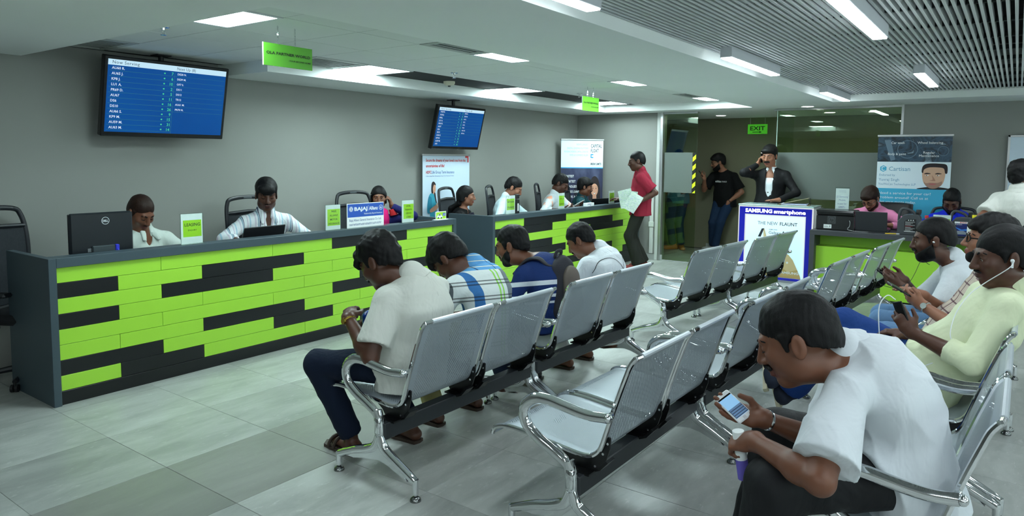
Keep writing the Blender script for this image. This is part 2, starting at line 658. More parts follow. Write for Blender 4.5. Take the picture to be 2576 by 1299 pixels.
# sprinklers and detector
M_CHROME = plain('chrome', C(226, 228, 230), 0.07, 1.0, 0.02)
for x, y, lb in ((-4.50, 2.38, 'chrome fire sprinkler left of the nearest panel light'), (-4.48, 5.22, 'chrome fire sprinkler beside the smoke detector'), (-4.53, 7.70, 'chrome fire sprinkler left of the small green hanging sign')):
    t = thing('fire_sprinkler', lb, 'sprinkler', (x, y, ZT), 0, 'fire sprinklers')
    k = MB(); k.lathe([(0.038, 0.0), (0.036, -0.005), (0.014, -0.007), (0.012, -0.02), (0.004, -0.024)], n=16); k.ob('rosette', M_CHROME, t)
    k = MB()
    for s in (-1, 1):
        k.tube([(0.010 * s, 0, -0.02), (0.014 * s, 0, -0.035), (0.004 * s, 0, -0.05)], 0.003, 6)
    k.ob('frame', M_CHROME, t)
    k = MB(); k.lathe([(0.018, -0.052), (0.019, -0.05), (0.004, -0.048)], n=12); k.ob('deflector', M_CHROME, t)
t = thing('smoke_detector', 'cream round smoke detector on the ceiling tiles above the second screen', 'detector', (-5.04, 5.79, ZT))
k = MB(); k.lathe([(0.062, 0.0), (0.062, -0.02), (0.05, -0.04), (0.03, -0.046)], n=24); k.ob('housing', plain('cream plastic', C(215, 212, 190), 0.5), t)
k = MB(); k.lathe([(0.016, -0.046), (0.016, -0.054), (0.008, -0.057)], n=12); k.ob('sensor', M_BLACK, t)

# ---------------------------------------------------------------- baffle ceiling on the right
k = N('baffle metal'); k.set(0.5, 0.0)
k.color(k.mix(k.noise(k.obj(), 3.0), C(196, 200, 200), C(208, 212, 212)))
M_BAFFLE = k.m
root = MB(); root.box((-1.875, -4.1, ZL + 0.13), (4.0, -4.06, ZL + 0.15))
baf = struct('ceiling_baffles', root, M_BAFFLE, smooth=False)
bb = MB(); bb.box((-0.0075, -4.1, 0), (0.0075, 9.28, 0.045), 0.0)
bme = bb.mesh('baffle', M_BAFFLE, smooth=False)
x = -1.862; nb = 0
while x < 3.95:
    o = bpy.data.objects.new('baffle', bme); COL.objects.link(o); o.parent = baf; o.location = (x, 0, ZL); nb += 1
    x += 0.037 if nb < 130 else 0.09
y = -3.6
jm = MB(); jm.box((-1.875, -0.014, 0), (4.0, 0.014, 0.03)); jme = jm.mesh('cross_carrier', plain('carrier dark', C(34, 38, 40), 0.8), smooth=False)
while y < 9.3:
    o = bpy.data.objects.new('cross_carrier', jme); COL.objects.link(o); o.parent = baf; o.location = (0, y, ZL + 0.012)
    y += 0.61
# services above the baffles
for (xx, lb) in ((-0.4, 'grey round duct above the ceiling baffles near the band'), (0.9, 'grey round duct above the ceiling baffles, toward the right')):
    t = MB(); t.tube([(xx, -3.5, 2.68), (xx, 9.1, 2.68)], 0.12, 14)
    tag(t.ob('air_duct', plain('galvanised', C(92, 100, 106), 0.5, 0.6)), lb, 'duct')

def linear_lamp(x, y0, y1, label):
    t = thing('linear_lamp', label, 'ceiling light', (x, (y0 + y1) / 2, ZC), 0, 'linear lamps below the baffle ceiling')
    L = (y1 - y0) / 2
    h = MB(); h.box((-0.043, -L, 0.004), (0.043, L, 0.10), 0.003); h.ob('housing', plain('lamp housing', C(206, 208, 214), 0.35), t, smooth=False)
    d = MB(); d.box((-0.038, -L + 0.006, -0.004), (0.038, L - 0.006, 0.004), 0.002); d.ob('diffuser', M_LINEAR, t, smooth=False)
ll = [(-1.715, 1.80, 3.04, 'linear lamp along the ceiling edge at the top, nearest the camera'),
      (-1.715, 4.94, 6.18, 'linear lamp along the ceiling edge, second from the camera'),
      (-1.715, 8.0, 9.24, 'linear lamp along the ceiling edge, nearest the glass doors'),
      (-0.70, 3.40, 4.66, 'linear lamp in the right line of lamps, nearer the camera'),
      (-0.70, 6.66, 7.90, 'linear lamp in the right line of lamps, above the desk')]
for q in ll:
    linear_lamp(*q)
n = 0
for xx in (-1.715, -0.70, 0.35, 1.40, 2.45):
    for y0 in ((-3.6, -1.0) if xx < -0.5 else (-3.6, -1.0, 1.4, 3.9, 6.6)):
        n += 1
        linear_lamp(xx, y0, y0 + 1.24, 'linear lamp of the ceiling rows that continue outside the picture')

# round downlights
for q, (x, y, lb) in enumerate(((-2.30, 9.85, 'round downlight in front of the glass, above the man in the suit'), (-3.94, 11.2, 'round downlight in the corridor above the man in the black shirt'),
                (-2.30, 11.2, 'round downlight in the corridor behind the glass, left of the pair'), (-1.72, 11.3, 'round downlight in the corridor behind the glass, beside the grey wall'))):
    t = thing('downlight', lb, 'ceiling light', (x, y, ZC), 0, 'round downlights by the glass')
    k = MB(); k.lathe([(0.10, 0.0), (0.10, -0.006), (0.078, -0.009), (0.076, -0.003)], n=28); k.ob('trim_ring', M_WHITEMETAL, t)
    k = MB(); k.lathe([(0.076, -0.002), (0.07, -0.007), (0.01, -0.009)], n=28); k.ob('lens', M_DOWN, t)

# ---------------------------------------------------------------- glass line
def m_glass(name, tint, refl):
    k = N(name)
    tr = k.n('ShaderNodeBsdfTransparent'); tr.inputs[0].default_value = tint
    gl = k.n('ShaderNodeBsdfGlossy'); gl.inputs['Roughness'].default_value = 0.0
    gl.inputs[0].default_value = (0.9, 1.0, 0.93, 1)
    ge = k.n('ShaderNodeNewGeometry')
    dt = k.n('ShaderNodeVectorMath', operation='DOT_PRODUCT')
    k.l(ge.outputs['Normal'], dt.inputs[0]); k.l(ge.outputs['Incoming'], dt.inputs[1])
    f5 = k.math('POWER', k.math('SUBTRACT', 1.0, k.math('ABSOLUTE', dt.outputs['Value'])), 5.0)
    f0 = ((refl - 1) / (refl + 1)) ** 2
    fr = k.math('MULTIPLY_ADD', f5, 1 - f0, f0)
    mx = k.n('ShaderNodeMixShader')
    k.l(fr, mx.inputs[0]); k.l(tr.outputs[0], mx.inputs[1]); k.l(gl.outputs[0], mx.inputs[2])
    k.l(mx.outputs[0], k.out.inputs[0])
    return k.m
M_GLASS = m_glass('green tinted glass', (0.80, 0.88, 0.74, 1), 1.55)
M_ACRYL = m_glass('clear acrylic', (0.93, 0.96, 0.95, 1), 1.45)
k = N('frosted film'); k.set(0.35)
k.color(C(112, 122, 116)); k.b.inputs['Alpha'].default_value = 0.86
M_FROST = k.m
def m_hazard():
    k = N('hazard stripe film'); k.set(0.5)
    s = k.n('ShaderNodeSeparateXYZ'); k.l(k.obj(), s.inputs[0])
    v = k.math('FRACT', k.math('DIVIDE', k.math('ADD', s.outputs[2], k.math('MULTIPLY', s.outputs[0], -0.9)), 0.135))
    k.color(k.mix(k.math('GREATER_THAN', v, 0.5), C(225, 235, 40), C(18, 20, 18)))
    return k.m
t = MB(); t.box((-4.45, YF + 0.02, 0.012), (-3.925, YF + 0.032, ZC - 0.012), 0.002)
door1 = struct('window_1', t, M_GLASS, smooth=False)
t = MB(); t.box((-4.44, YF + 0.014, 1.07), (-3.99, YF + 0.018, 1.685)); t.ob('frosted_band', M_FROST, door1, smooth=False)
t = MB(); t.box((-3.985, YF + 0.013, 1.07), (-3.935, YF + 0.017, 1.685)); t.ob('hazard_strip', m_hazard(), door1, smooth=False, label='yellow and black striped strip')
t = MB(); t.box((-4.46, YF - 0.01, ZC - 0.03), (-3.92, YF + 0.05, ZC - 0.002), 0.002); t.ob('head_rail', M_ALU, door1, smooth=False)
t = MB(); t.box((-4.46, YF - 0.01, 0.0), (-3.92, YF + 0.05, 0.014), 0.002); t.ob('floor_rail', M_ALU, door1, smooth=False)
t = MB(); t.box((-2.765, YF + 0.02, 0.012), (-1.21, YF + 0.032, ZC - 0.012), 0.002)
g2 = struct('window_2', t, M_GLASS, smooth=False)
t = MB(); t.box((-2.76, YF + 0.014, 1.05), (-1.215, YF + 0.018, 1.69)); t.ob('frosted_band', M_FROST, g2, smooth=False)
t = MB(); t.box((-2.775, YF - 0.005, ZC - 0.03), (-1.21, YF + 0.05, ZC - 0.002), 0.002); t.ob('head_rail', M_ALU, g2, smooth=False)
t = MB(); t.box((-2.775, YF - 0.005, 0.0), (-1.21, YF + 0.05, 0.014), 0.002); t.ob('floor_rail', M_ALU, g2, smooth=False)
M_EDGE = plain('polished glass edge', C(190, 215, 205), 0.15)
t = MB(); t.box((-2.772, YF + 0.018, 0.014), (-2.764, YF + 0.034, ZC - 0.03)); t.ob('glass_edge', M_EDGE, g2, smooth=False)
# open glass leaf, swung into the corridor
t = MB(); t.box((-2.80, YF + 0.10, 0.02), (-2.788, YF + 1.0, ZC - 0.03), 0.002)
d1 = struct('door_1', t, M_GLASS, smooth=False)
t = MB(); t.box((-2.83, YF + 0.07, ZC - 0.03), (-2.76, YF + 0.16, ZC - 0.004), 0.003); t.ob('patch_hinge', M_ALU, d1, smooth=False)
t = MB(); t.box((-2.83, YF + 0.07, 0.004), (-2.76, YF + 0.16, 0.05), 0.003); t.ob('floor_hinge', M_ALU, d1, smooth=False)
# door frame at the end of the grey wall
t = MB()
t.box((-4.505, YF - 0.03, 0), (-4.462, YF + 0.13, ZC), 0.004)
f1 = struct('trim_1', t, M_ALU, smooth=False)
t = MB(); t.box((-4.56, YF - 0.02, 0), (-4.508, YF + 0.0, ZC), 0.003); struct('trim_2', t, plain('pale frame', C(196, 200, 196), 0.45), smooth=False)
t = MB(); t.box((-1.235, YF - 0.01, 0), (-1.205, YF + 0.01, ZC), 0.003); struct('trim_3', t, M_ALU, smooth=False)
# exit sign hung in the corridor
t = thing('exit_sign', 'green glass exit sign with arrow hanging in the corridor', 'sign', (-3.55, 11.88, 2.095))
k = MB(); k.box((-0.16, -0.006, -0.08), (0.16, 0.006, 0.08), 0.002); k.ob('board', emit('exit green', C(70, 200, 20), 0.55), t, smooth=False)
k = MB()
for s in (-0.12, 0.12):
    k.tube([(s, 0, 0.075), (s, 0, 0.205)], 0.003, 6)
k.ob('hanger', M_ALU, t)
fl = Flat((-3.71, 11.872, 2.015), (1, 0, 0), (0, 0, 1))
MK = plain('ink black', C(16, 18, 16), 0.6)
fl.text('letters', 'EXIT', 0.16, 0.062, 0.095, width=0.25, align='C', bold=0.02)
fl.rect('arrow', 0.08, 0.026, 0.20, 0.036, 2)
fl.poly('arrow', [(0.195, 0.015), (0.235, 0.031), (0.195, 0.047)], 2)
fl.build(t, {'letters': MK, 'arrow': MK})
# windows of the right-hand wall (outside the picture, they bring in the daylight)
M_CLEAR = m_glass('clear window glass', (0.94, 0.97, 0.95, 1), 1.5)
for q, (y0, y1) in enumerate(WINS):
    t = MB(); t.box((4.07, y0, 0.82), (4.078, y1, 2.18)); wd = struct('window_%d' % (q + 3), t, M_CLEAR, smooth=False)
    t = MB()
    for (a0, b0, a1, b1) in ((y0, 0.82, y1, 0.87), (y0, 2.13, y1, 2.18), (y0, 0.87, y0 + 0.05, 2.13), (y1 - 0.05, 0.87, y1, 2.13), ((y0 + y1) / 2 - 0.025, 0.87, (y0 + y1) / 2 + 0.025, 2.13)):
        t.box((4.04, a0, b0), (4.10, a1, b1), 0.004)
    t.ob('window_frame', M_ALU, wd, smooth=False)
# control box and cable by the door frame
t = thing('wall_trunking', 'pale vertical cable trunking on the grey wall beside the glass', 'trunking', (-4.62, YF, 0.0))
k = MB(); k.box((-0.03, -0.022, 0.10), (0.03, -0.002, 1.05), 0.004); k.ob('cover', plain('pvc white', C(205, 208, 205), 0.5), t, smooth=False)
k = MB(); k.box((-0.04, -0.03, 0.52), (0.04, -0.002, 0.60), 0.004); k.ob('junction_box', plain('pvc white', C(205, 208, 205), 0.5), t, smooth=False)
# ================================================================ counters
M_LIME = plain('lime laminate', C(158, 212, 60), 0.35, 0, 0.03, 2.0)
M_BLKP = plain('black laminate', C(11, 14, 16), 0.4, 0, 0.08, 2.0)
M_SLATE = plain('slate grey laminate', C(58, 73, 81), 0.42, 0, 0.05, 2.0)
M_DESKTOP = plain('grey desktop', C(98, 104, 106), 0.45)
XF = -4.772

def counter(name, label, y0, y1, rows, zt=0.935, sideL=True, ends=0.045):
    t = thing(name, label, 'counter', (XF, (y0 + y1) / 2, 0), 0)
    oy = (y0 + y1) / 2
    def part(nm, lo, hi, m, ch=0.002):
        k = MB(); k.box((lo[0] - XF, lo[1] - oy, lo[2]), (hi[0] - XF, hi[1] - oy, hi[2]), ch)
        return k.ob(nm, m, t, smooth=False)
    part('end_panel', (-5.435, y0, 0), (XF, y0 + ends, zt), M_SLATE)
    part('end_panel', (-5.435, y1 - ends, 0), (XF, y1, zt), M_SLATE)
    part('top_ledge', (XF - 0.13, y0 + ends, zt - 0.06), (XF, y1 - ends, zt), M_SLATE)
    part('front_board', (XF - 0.06, y0 + ends, 0.0), (XF - 0.035, y1 - ends, zt - 0.06), M_BLKP, 0)
    part('plinth', (XF - 0.035, y0 + ends, 0.0), (XF - 0.020, y1 - ends, 0.088), M_BLKP)
    part('worktop', (-5.30, y0 + ends, 0.71), (XF - 0.06, y1 - ends, 0.74), M_DESKTOP)
    z1 = zt - 0.06; z0 = 0.09; h = (z1 - z0) / 8
    for r, row in enumerate(rows):
        for (a, b, c) in row:
            a = max(a, y0 + ends); b = min(b, y1 - ends)
            if b - a < 0.02:
                continue
            k = MB()
            k.box((-0.035, a - oy + 0.0012, z1 - (r + 1) * h + 0.0012), (-0.020, b - oy - 0.0012, z1 - r * h - 0.0012), 0.001)
            k.ob('plank', M_LIME if c == 'L' else M_BLKP, t, smooth=False)
    return t

def seq(cuts, cols):
    return [(cuts[i], cuts[i + 1], cols[i]) for i in range(len(cols))]
O = [1.8, 2.465, 3.364, 3.964, 4.882, 5.56]
E_ = [1.8, 2.176, 2.766, 3.666, 4.275, 5.18, 5.56]
rows1 = [seq(O, 'LLLBL'), seq(E_, 'BLBLLB'), seq(O, 'LBLLL'), seq(E_, 'BLLLBB'),
         seq(O, 'LLLBL'), seq(E_, 'LLBLLL'), seq(O, 'BLBLL'), seq(E_, 'LBLLBL')]
c1 = counter('service_counter', 'long service counter with lime and black planks, nearest the camera', 1.762, 5.60, rows1)
O2 = [6.28, 6.88, 7.85, 8.50, 9.5, 10.05]
E2 = [6.28, 7.52, 8.19, 9.16, 10.05]
rows2 = [seq(O2, 'LBLLL'), seq(E2, 'BLBL'), seq(O2, 'LLLBL'), seq(E2, 'BLLL'),
         seq(O2, 'LBLLL'), seq(E2, 'LLBL'), seq(O2, 'LLBLB'), seq(E2, 'LLLB')]
c2 = counter('service_counter', 'second service counter beyond the first, running to the far grey wall', 6.235, 10.02, rows2, 0.918)

# ---------------------------------------------------------------- screens
M_TVB = plain('screen bezel', C(12, 13, 15), 0.25)
def m_screen(name, c0, c1, st):
    k = N(name)
    k.set(0.3, spec=0.2)
    k.color(C(4, 8, 18))
    f = k.noise(k.obj(), 1.4, 2.0)
    k.l(k.mix(f, c0, c1), k.b.inputs['Emission Color'])
    k.b.inputs['Emission Strength'].default_value = st
    return k.m
M_SCR = m_screen('queue screen blue', C(0, 62, 138), C(6, 88, 164), 0.95)
M_SCRW = emit('queue screen pale bar', C(196, 232, 250), 0.95)
M_SCRT = emit('queue screen white type', C(215, 232, 250), 0.9)
M_SCRG = emit('queue screen green type', C(70, 235, 150), 0.8)
M_SCRN = emit('queue screen navy type', C(14, 50, 92), 0.6)
M_SCRL = emit('queue screen lines', C(40, 150, 130), 0.6)
LEFT = ['AU60 R.', 'AU65 J.', 'KP8 J.', 'LU1 A.', 'PR69 D.', 'AU67', 'DS6', 'DS10', 'AU66 S.', 'KP9 M.', 'AU59 M.', 'AU63 M.']
NUM = ['7', '6', '10', '2', '5', '11', '16', '26', '9', '15', '31', '14']
RIGHT = ['DE28 N.', 'DE39 M.', 'OF7 S.', 'DS11', 'DS12', 'TR12', 'AU61 M.', 'PR70 N.']
def tv(label, top_y0, top_y1, xt, xb, zt, zb, ztop, left, num):
    W = top_y1 - top_y0
    up = Vector((xt - xb, 0, zt - zb)); Hh = up.length; up.normalize()
    rt = Vector((0, 1, 0)); nr = rt.cross(up)          # faces +X and a little down
    o = Vector((xb, top_y0, zb))
    t = thing('wall_screen', label, 'screen', (xb, (top_y0 + top_y1) / 2, zb), 0)
    B = -t.location
    M = Matrix.Translation(B) @ Matrix.Translation(o) @ Matrix((rt, up, nr)).transposed().to_4x4()
    k = MB(); k.box((0, 0, -0.055), (W, Hh, 0), 0.006, M); k.box((W * .2, Hh * .15, -0.085), (W * .8, Hh * .75, -0.05), 0.01, M)
    k.ob('casing', M_TVB, t, smooth=False)
    e = 0.026; eb = 0.036
    k = MB(); k.box((e, eb, -0.002), (W - e, Hh - e, 0.0008), 0, M); scr = k.ob('display', M_SCR, t, smooth=False)
    fl = Flat(o + rt * e + up * eb, rt, up, 0.0006)
    w, h = W - 2 * e, Hh - e - eb
    hb = h * 0.078
    fl.rect('header_bar', 0, h - hb, w, h, 2.5)
    fl.text('header_text', 'Now Serving', w * 0.03, h - hb * 0.74, hb * 0.78, width=w * 0.21, lay=4, spacing=1.1)
    fl.text('header_text', 'Next Up (8)', w * 0.55, h - hb * 0.74, hb * 0.78, width=w * 0.165, lay=4, spacing=1.1)
    rh = (h - hb) / 12.35
    colx = w * 0.535
    for i in range(12):
        y = h - hb - (i + 1) * rh
        fl.text('ticket_text', left[i], w * 0.03, y + rh * 0.28, rh * 0.66, lay=4, bold=0.02)
        fl.text('counter_numbers', num[i], colx - w * 0.012, y + rh * 0.16, rh * 0.78, align='R', lay=4, bold=0.01)
        fl.rect('rule_lines', w * 0.012, y, colx, y + 0.0016, 2.5)
        u, v = colx - w * 0.085, y + rh * 0.42
        fl.poly('counter_numbers', [(u - rh * .16, v - rh * .1), (u, v - rh * .1), (u, v - rh * .2), (u + rh * .17, v), (u, v + rh * .2), (u, v + rh * .1), (u - rh * .16, v + rh * .1)], 4)
        if i < 8:
            fl.text('ticket_text', RIGHT[i], colx + w * 0.022, y + rh * 0.30, rh * 0.52, lay=4, bold=0.02)
            fl.rect('rule_lines', colx, y, w - w * 0.012, y + 0.0012, 2.5)
    fl.rect('rule_lines', colx - 0.0008, 0.0, colx + 0.0008, h - hb, 2.5)
    fl.build(t, {'header_bar': M_SCRW, 'header_text': M_SCRN, 'ticket_text': M_SCRT, 'counter_numbers': M_SCRG, 'rule_lines': M_SCRL})
    k = MB(); yc = (top_y0 + top_y1) / 2
    px = (xt + xb) / 2 - 0.10
    k.tube([(px - t.location.x, 0, ztop - 0.001 - zb), (px - t.location.x, 0, zt - zb - 0.14)], 0.022, 12)
    k.box((px - t.location.x - 0.06, -0.06, ztop - zb - 0.012), (px - t.location.x + 0.06, 0.06, ztop - zb - 0.001), 0.003)
    k.box((px - t.location.x - 0.03, -0.12, zt - zb - 0.36), (px - t.location.x + 0.065, 0.12, zt - zb - 0.14), 0.006)
    k.ob('ceiling_pole', M_BLACK, t)
    return t
tv('large blue queue screen hanging above the leasing clerk', 2.519, 3.545, -5.62, -5.75, 2.331, 1.722, ZT, LEFT, NUM)
tv('second blue queue screen hanging above the white insurance banner', 6.27, 7.18, -5.62, -5.75, 2.206, 1.68, ZC, LEFT[:11] + ['AT8'], NUM[:11] + ['96'])

# ---------------------------------------------------------------- hanging signs
M_SIGNG = plain('green sign face', C(80, 152, 36), 0.5)
M_SIGNG2 = plain('green sign face bright', C(112, 206, 40), 0.5)
M_WHITE = plain('white plastic', C(232, 236, 238), 0.45)
M_INK = plain('black print', C(18, 26, 14), 0.6)
def hang_sign(label, x, y0, y1, z0, z1, m):
    t = thing('hanging_sign', label, 'sign', (x, (y0 + y1) / 2, z0), 0, )
    L = (y1 - y0) / 2; H = z1 - z0
    k = MB(); k.box((-0.010, -L, 0), (-0.0015, L, H), 0.001); k.ob('backing', M_WHITE, t, smooth=False)
    k = MB(); k.box((-0.0015, -L + 0.002, 0), (0.001, L, H), 0.0); k.ob('face', m, t, smooth=False)
    fl = Flat((x + 0.001, y0, z0), (0, 1, 0), (0, 0, 1), 0.0008)
    W = 2 * L
    fl.text('lettering', 'OLA PARTNER WORLD', W * 0.055, H * 0.52, H * 0.17, width=W * 0.90, bold=0.028)
    fl.text('lettering', '-YOUR SECOND HOME', W * 0.965, H * 0.28, H * 0.10, width=W * 0.47, align='R', bold=0.02, shear=0.2)
    fl.build(t, {'lettering': M_INK})
    for s in (-0.42, 0.28):
        k = MB(); yy = s * L; zt = ZT - z0
        zz = H - 0.006; n = 0
        while zz < zt - 0.014:
            if n % 2:
                k.tube([(0, yy - 0.004, zz), (0, yy + 0.004, zz + 0.003), (0, yy + 0.004, zz + 0.013), (0, yy - 0.004, zz + 0.013)], 0.0015, 5, closed=True)
            else:
                k.tube([(-0.004, yy, zz), (0.004, yy, zz + 0.003), (0.004, yy, zz + 0.013), (-0.004, yy, zz + 0.013)], 0.0015, 5, closed=True)
            zz += 0.0115; n += 1
        k.tube([(0, yy, zt), (0, yy, zt - 0.018)], 0.002, 6)
        k.ob('chain', M_CHROME, t)
hang_sign('large green hanging sign with black lettering, nearest the camera', -3.83, 2.65, 3.02, 2.145, 2.285, M_SIGNG)
hang_sign('small green hanging sign with black lettering, farther down the ceiling recess', -4.02, 6.90, 7.28, 2.125, 2.285, M_SIGNG2)

# ---------------------------------------------------------------- things on the counters
M_LIMEP = plain('lime printed paper', C(170, 222, 40), 0.6)
M_PAPER = plain('white paper', C(236, 240, 240), 0.7)
M_DKINK = plain('dark grey print', C(44, 52, 30), 0.6)
def tent(label, y0, y1, z0, z1, lines, x=-4.83, lines2=(), lime=(0.10, 0.24, 0.94, 0.78), size=None):
    """upright acrylic holder with a white sheet carrying a lime panel; faces the waiting area"""
    W = y1 - y0; H = z1 - z0
    t = thing('sign_holder', label, 'sign', (x, (y0 + y1) / 2, z0))
    k = MB(); k.box((-0.035, -W / 2 - 0.008, 0), (0.035, W / 2 + 0.008, 0.004), 0.001); k.ob('base', M_ACRYL, t, smooth=False)
    k = MB(); k.box((0.0035, -W / 2 - 0.004, 0.004), (0.0055, W / 2 + 0.004, H), 0.0); k.box((-0.006, -W / 2 - 0.004, 0.004), (-0.004, W / 2 + 0.004, H), 0.0)
    k.ob('acrylic_sleeve', M_ACRYL, t, smooth=False)
    k = MB(); k.box((-0.003, -W / 2 + 0.002, 0.005), (0.002, W / 2 - 0.002, H - 0.004), 0); k.ob('paper_sheet', M_PAPER, t, smooth=False)
    fl = Flat((x + 0.002, y0, z0), (0, 1, 0), (0, 0, 1), 0.0004)
    a, b_, c, d = lime
    fl.rect('lime_panel', W * a, H * b_, W * c, H * d, 1)
    n = len(lines)
    for i, tx in enumerate(lines):
        vv = H * (d - (d - b_) * (i + 0.72) / n)
        sz = size or min(H * (d - b_) / n * 0.62, W * 0.85 / max(3, len(tx)) * 1.55)
        wd = None
        if not size:
            V, F, ww = text2d(tx, sz, 0.012)
            wd = min(ww, W * (c - a) * 0.86)
        fl.text('lettering', tx, W * (a + c) / 2, vv, sz, width=wd, align='C', bold=0.012, lay=2)
    for (tx, v, sz) in lines2:
        fl.text('lettering', tx, W * (a + c) / 2, H * v, sz, align='C', lay=2)
    fl.build(t, {'lime_panel': M_LIMEP, 'lettering': M_DKINK})
    return t
z1c = 0.935
tent('lime and white leasing sign in an acrylic holder, beside the monitor', 2.634, 2.80, z1c, 1.160, ['LEASING', ''], lines2=[('ENQUIRY', 0.43, 0.016)])
tent('narrow lime and white motor insurance sign left of the blue insurance board', 3.926, 4.090, z1c, 1.160, ['BAJAJ', 'ALLIANZ', 'MOTOR', 'INSURANCE'], lime=(0.12, 0.18, 0.97, 0.82))
tent('narrow lime and white device loan sign right of the blue insurance board', 4.853, 5.016, z1c, 1.160, ['AVAIL', 'FINANCE-', 'DEVICE', 'LOAN'], lime=(0.12, 0.18, 0.97, 0.82))
z2c = 0.918
tent('lime and white finance sign at the near end of the second counter', 6.557, 6.74, z2c, 1.14, ['MAHINDRA', 'FINANCE'], lime=(0.10, 0.22, 0.94, 0.82))
tent('lime and white life insurance sign in front of the man in the peach shirt', 7.712, 7.862, z2c, 1.13, ['HDFC LIFE', 'INSURANCE'], lime=(0.1, 0.18, 0.95, 0.82))
tent('lime and white personal loan sign at the far end of the second counter', 9.105, 9.27, z2c, 1.115, ['CAPITAL', 'FLOAT', 'PERSONAL', 'LOAN'], lime=(0.1, 0.18, 0.95, 0.82))
# big insurance board
M_BLUEB = plain('blue board print', C(34, 84, 178), 0.5)
M_BLUEI = plain('blue ink', C(40, 76, 140), 0.6)
t = thing('insurance_board', 'wide white and blue insurance board standing on the counter', 'sign', (-4.83, 4.388, z1c))
W, H = 0.446, 0.222
k = MB(); k.box((-0.004, -W / 2, 0.004), (0.002, W / 2, H), 0.001); k.ob('board', M_PAPER, t, smooth=False)
k = MB(); k.box((-0.05, -W / 2 - 0.03, 0), (0.045, W / 2 + 0.03, 0.004), 0.001); k.ob('base', M_ACRYL, t, smooth=False)
fl = Flat((-4.828, 4.165, z1c), (0, 1, 0), (0, 0, 1), 0.0004)
fl.rect('blue_panel', 0.006, H * 0.44, W - 0.004, H * 0.975, 1)
fl.text('white_lettering', 'BAJAJ', 0.082, H * 0.70, 0.046, width=0.158, bold=0.03)
fl.text('white_lettering', 'Allianz', 0.262, H * 0.70, 0.046, width=0.108, bold=0.02)
fl.rect('white_lettering', 0.2505, H * 0.66, 0.2525, H * 0.90, 2)
fl.text('white_lettering', 'Relationship Beyond Insurance', W - 0.02, H * 0.53, 0.021, width=0.225, align='R')
fl.ring('white_lettering', 0.047, H * 0.775, 0.021, 0.0235, 2); fl.ell('white_lettering', 0.047, H * 0.775, 0.017, 0.017, 2)
fl.text('blue_lettering', 'B', 0.047, H * 0.775 - 0.011, 0.03, align='C', bold=0.02, lay=3)
fl.ring('white_lettering', 0.408, H * 0.775, 0.020, 0.0235, 2)
for q in (-0.008, 0, 0.008):
    fl.rect('white_lettering', 0.408 + q - 0.002, H * 0.775 - 0.011, 0.408 + q + 0.002, H * 0.775 + 0.010 - abs(q) * 0.5, 2)
fl.text('blue_lettering', 'Bajaj Allianz General Insurance Co. Ltd.', 0.024, H * 0.27, 0.031, width=0.39)
fl.text('blue_lettering', 'ಬಜಾಜ್ ಅಲಿಯಾನ್ಸ್ ಜನರಲ್ ಇನ್ಶೂರೆನ್ಸ್ ಕಂಪನಿ ಲಿಮಿಟೆಡ್', 0.024, H * 0.10, 0.026, width=0.39)
fl.build(t, {'blue_panel': M_BLUEB, 'white_lettering': M_PAPER, 'blue_lettering': M_BLUEI})
# small car card
t = thing('desk_card', 'small lime card with a white car picture at the counter end', 'card', (-4.82, 5.41, z1c))
k = MB(); k.box((-0.03, -0.085, 0), (0.03, 0.085, 0.004), 0.001); k.box((-0.003, -0.08, 0.004), (0.001, 0.08, 0.085), 0.001); k.ob('holder', M_PAPER, t, smooth=False)
fl = Flat((-4.819, 5.33, z1c), (0, 1, 0), (0, 0, 1), 0.0004)
fl.rect('lime_panel', 0.006, 0.008, 0.154, 0.078, 1)
fl.poly('car_body', [(0.018, 0.02), (0.10, 0.016), (0.104, 0.034), (0.088, 0.043), (0.075, 0.057), (0.044, 0.058), (0.03, 0.044), (0.018, 0.042)], 2)
fl.poly('car_window', [(0.078, 0.044), (0.070, 0.054), (0.048, 0.055), (0.038, 0.045)], 3)
fl.ell('car_window', 0.038, 0.02, 0.009, 0.009, 3); fl.ell('car_window', 0.085, 0.018, 0.009, 0.009, 3)
fl.rect('blue_box', 0.106, 0.036, 0.15, 0.068, 2)
for q in (0.041, 0.049, 0.057):
    fl.rect('car_body', 0.11, q, 0.146, q + 0.002, 3)
fl.build(t, {'lime_panel': M_LIMEP, 'car_body': M_PAPER, 'car_window': M_BLACK, 'blue_box': M_BLUEB})
# monitor seen from behind
t = thing('monitor', 'black computer monitor seen from behind at the near end of the counter', 'monitor', (-5.04, 2.20, 0.74))
k = MB(); k.box((-0.03, -0.205, 0.165), (0.0, 0.205, 0.445), 0.012); k.box((-0.045, -0.20, 0.172), (-0.028, 0.20, 0.438), 0.003); k.ob('casing', plain('monitor black', C(16, 22, 28), 0.32), t, smooth=False)
k = MB(); k.box((-0.047, -0.19, 0.182), (-0.0455, 0.19, 0.43)); k.ob('display', M_SCR, t, smooth=False)
k = MB(); k.box((0.0, -0.075, 0.03), (0.022, 0.075, 0.22), 0.006); k.ob('stand', plain('stand grey', C(52, 62, 66), 0.4), t, smooth=False)
k = MB(); k.box((-0.09, -0.12, 0), (0.09, 0.12, 0.03), 0.008); k.ob('base', M_BLACK, t, smooth=False)
k = MB(); k.box((0.0, 0.07, 0.178), (0.03, 0.095, 0.22), 0.004); k.tube(spline([(0.03, 0.082, 0.19), (0.05, 0.082, 0.16), (0.03, 0.09, 0.09), (-0.05, 0.1, 0.02)]), 0.005, 8); k.ob('cable_plug', plain('blue connector', C(40, 50, 190), 0.45), t)
k = MB(); k.box((0.0, -0.10, 0.18), (0.004, -0.04, 0.205), 0.001); k.ob('port_row', plain('port grey', C(120, 125, 130), 0.4, 0.6), t, smooth=False)
fl = Flat((-5.039, 1.995, 0.905), (0, 1, 0), (0, 0, 1), 0.0006)
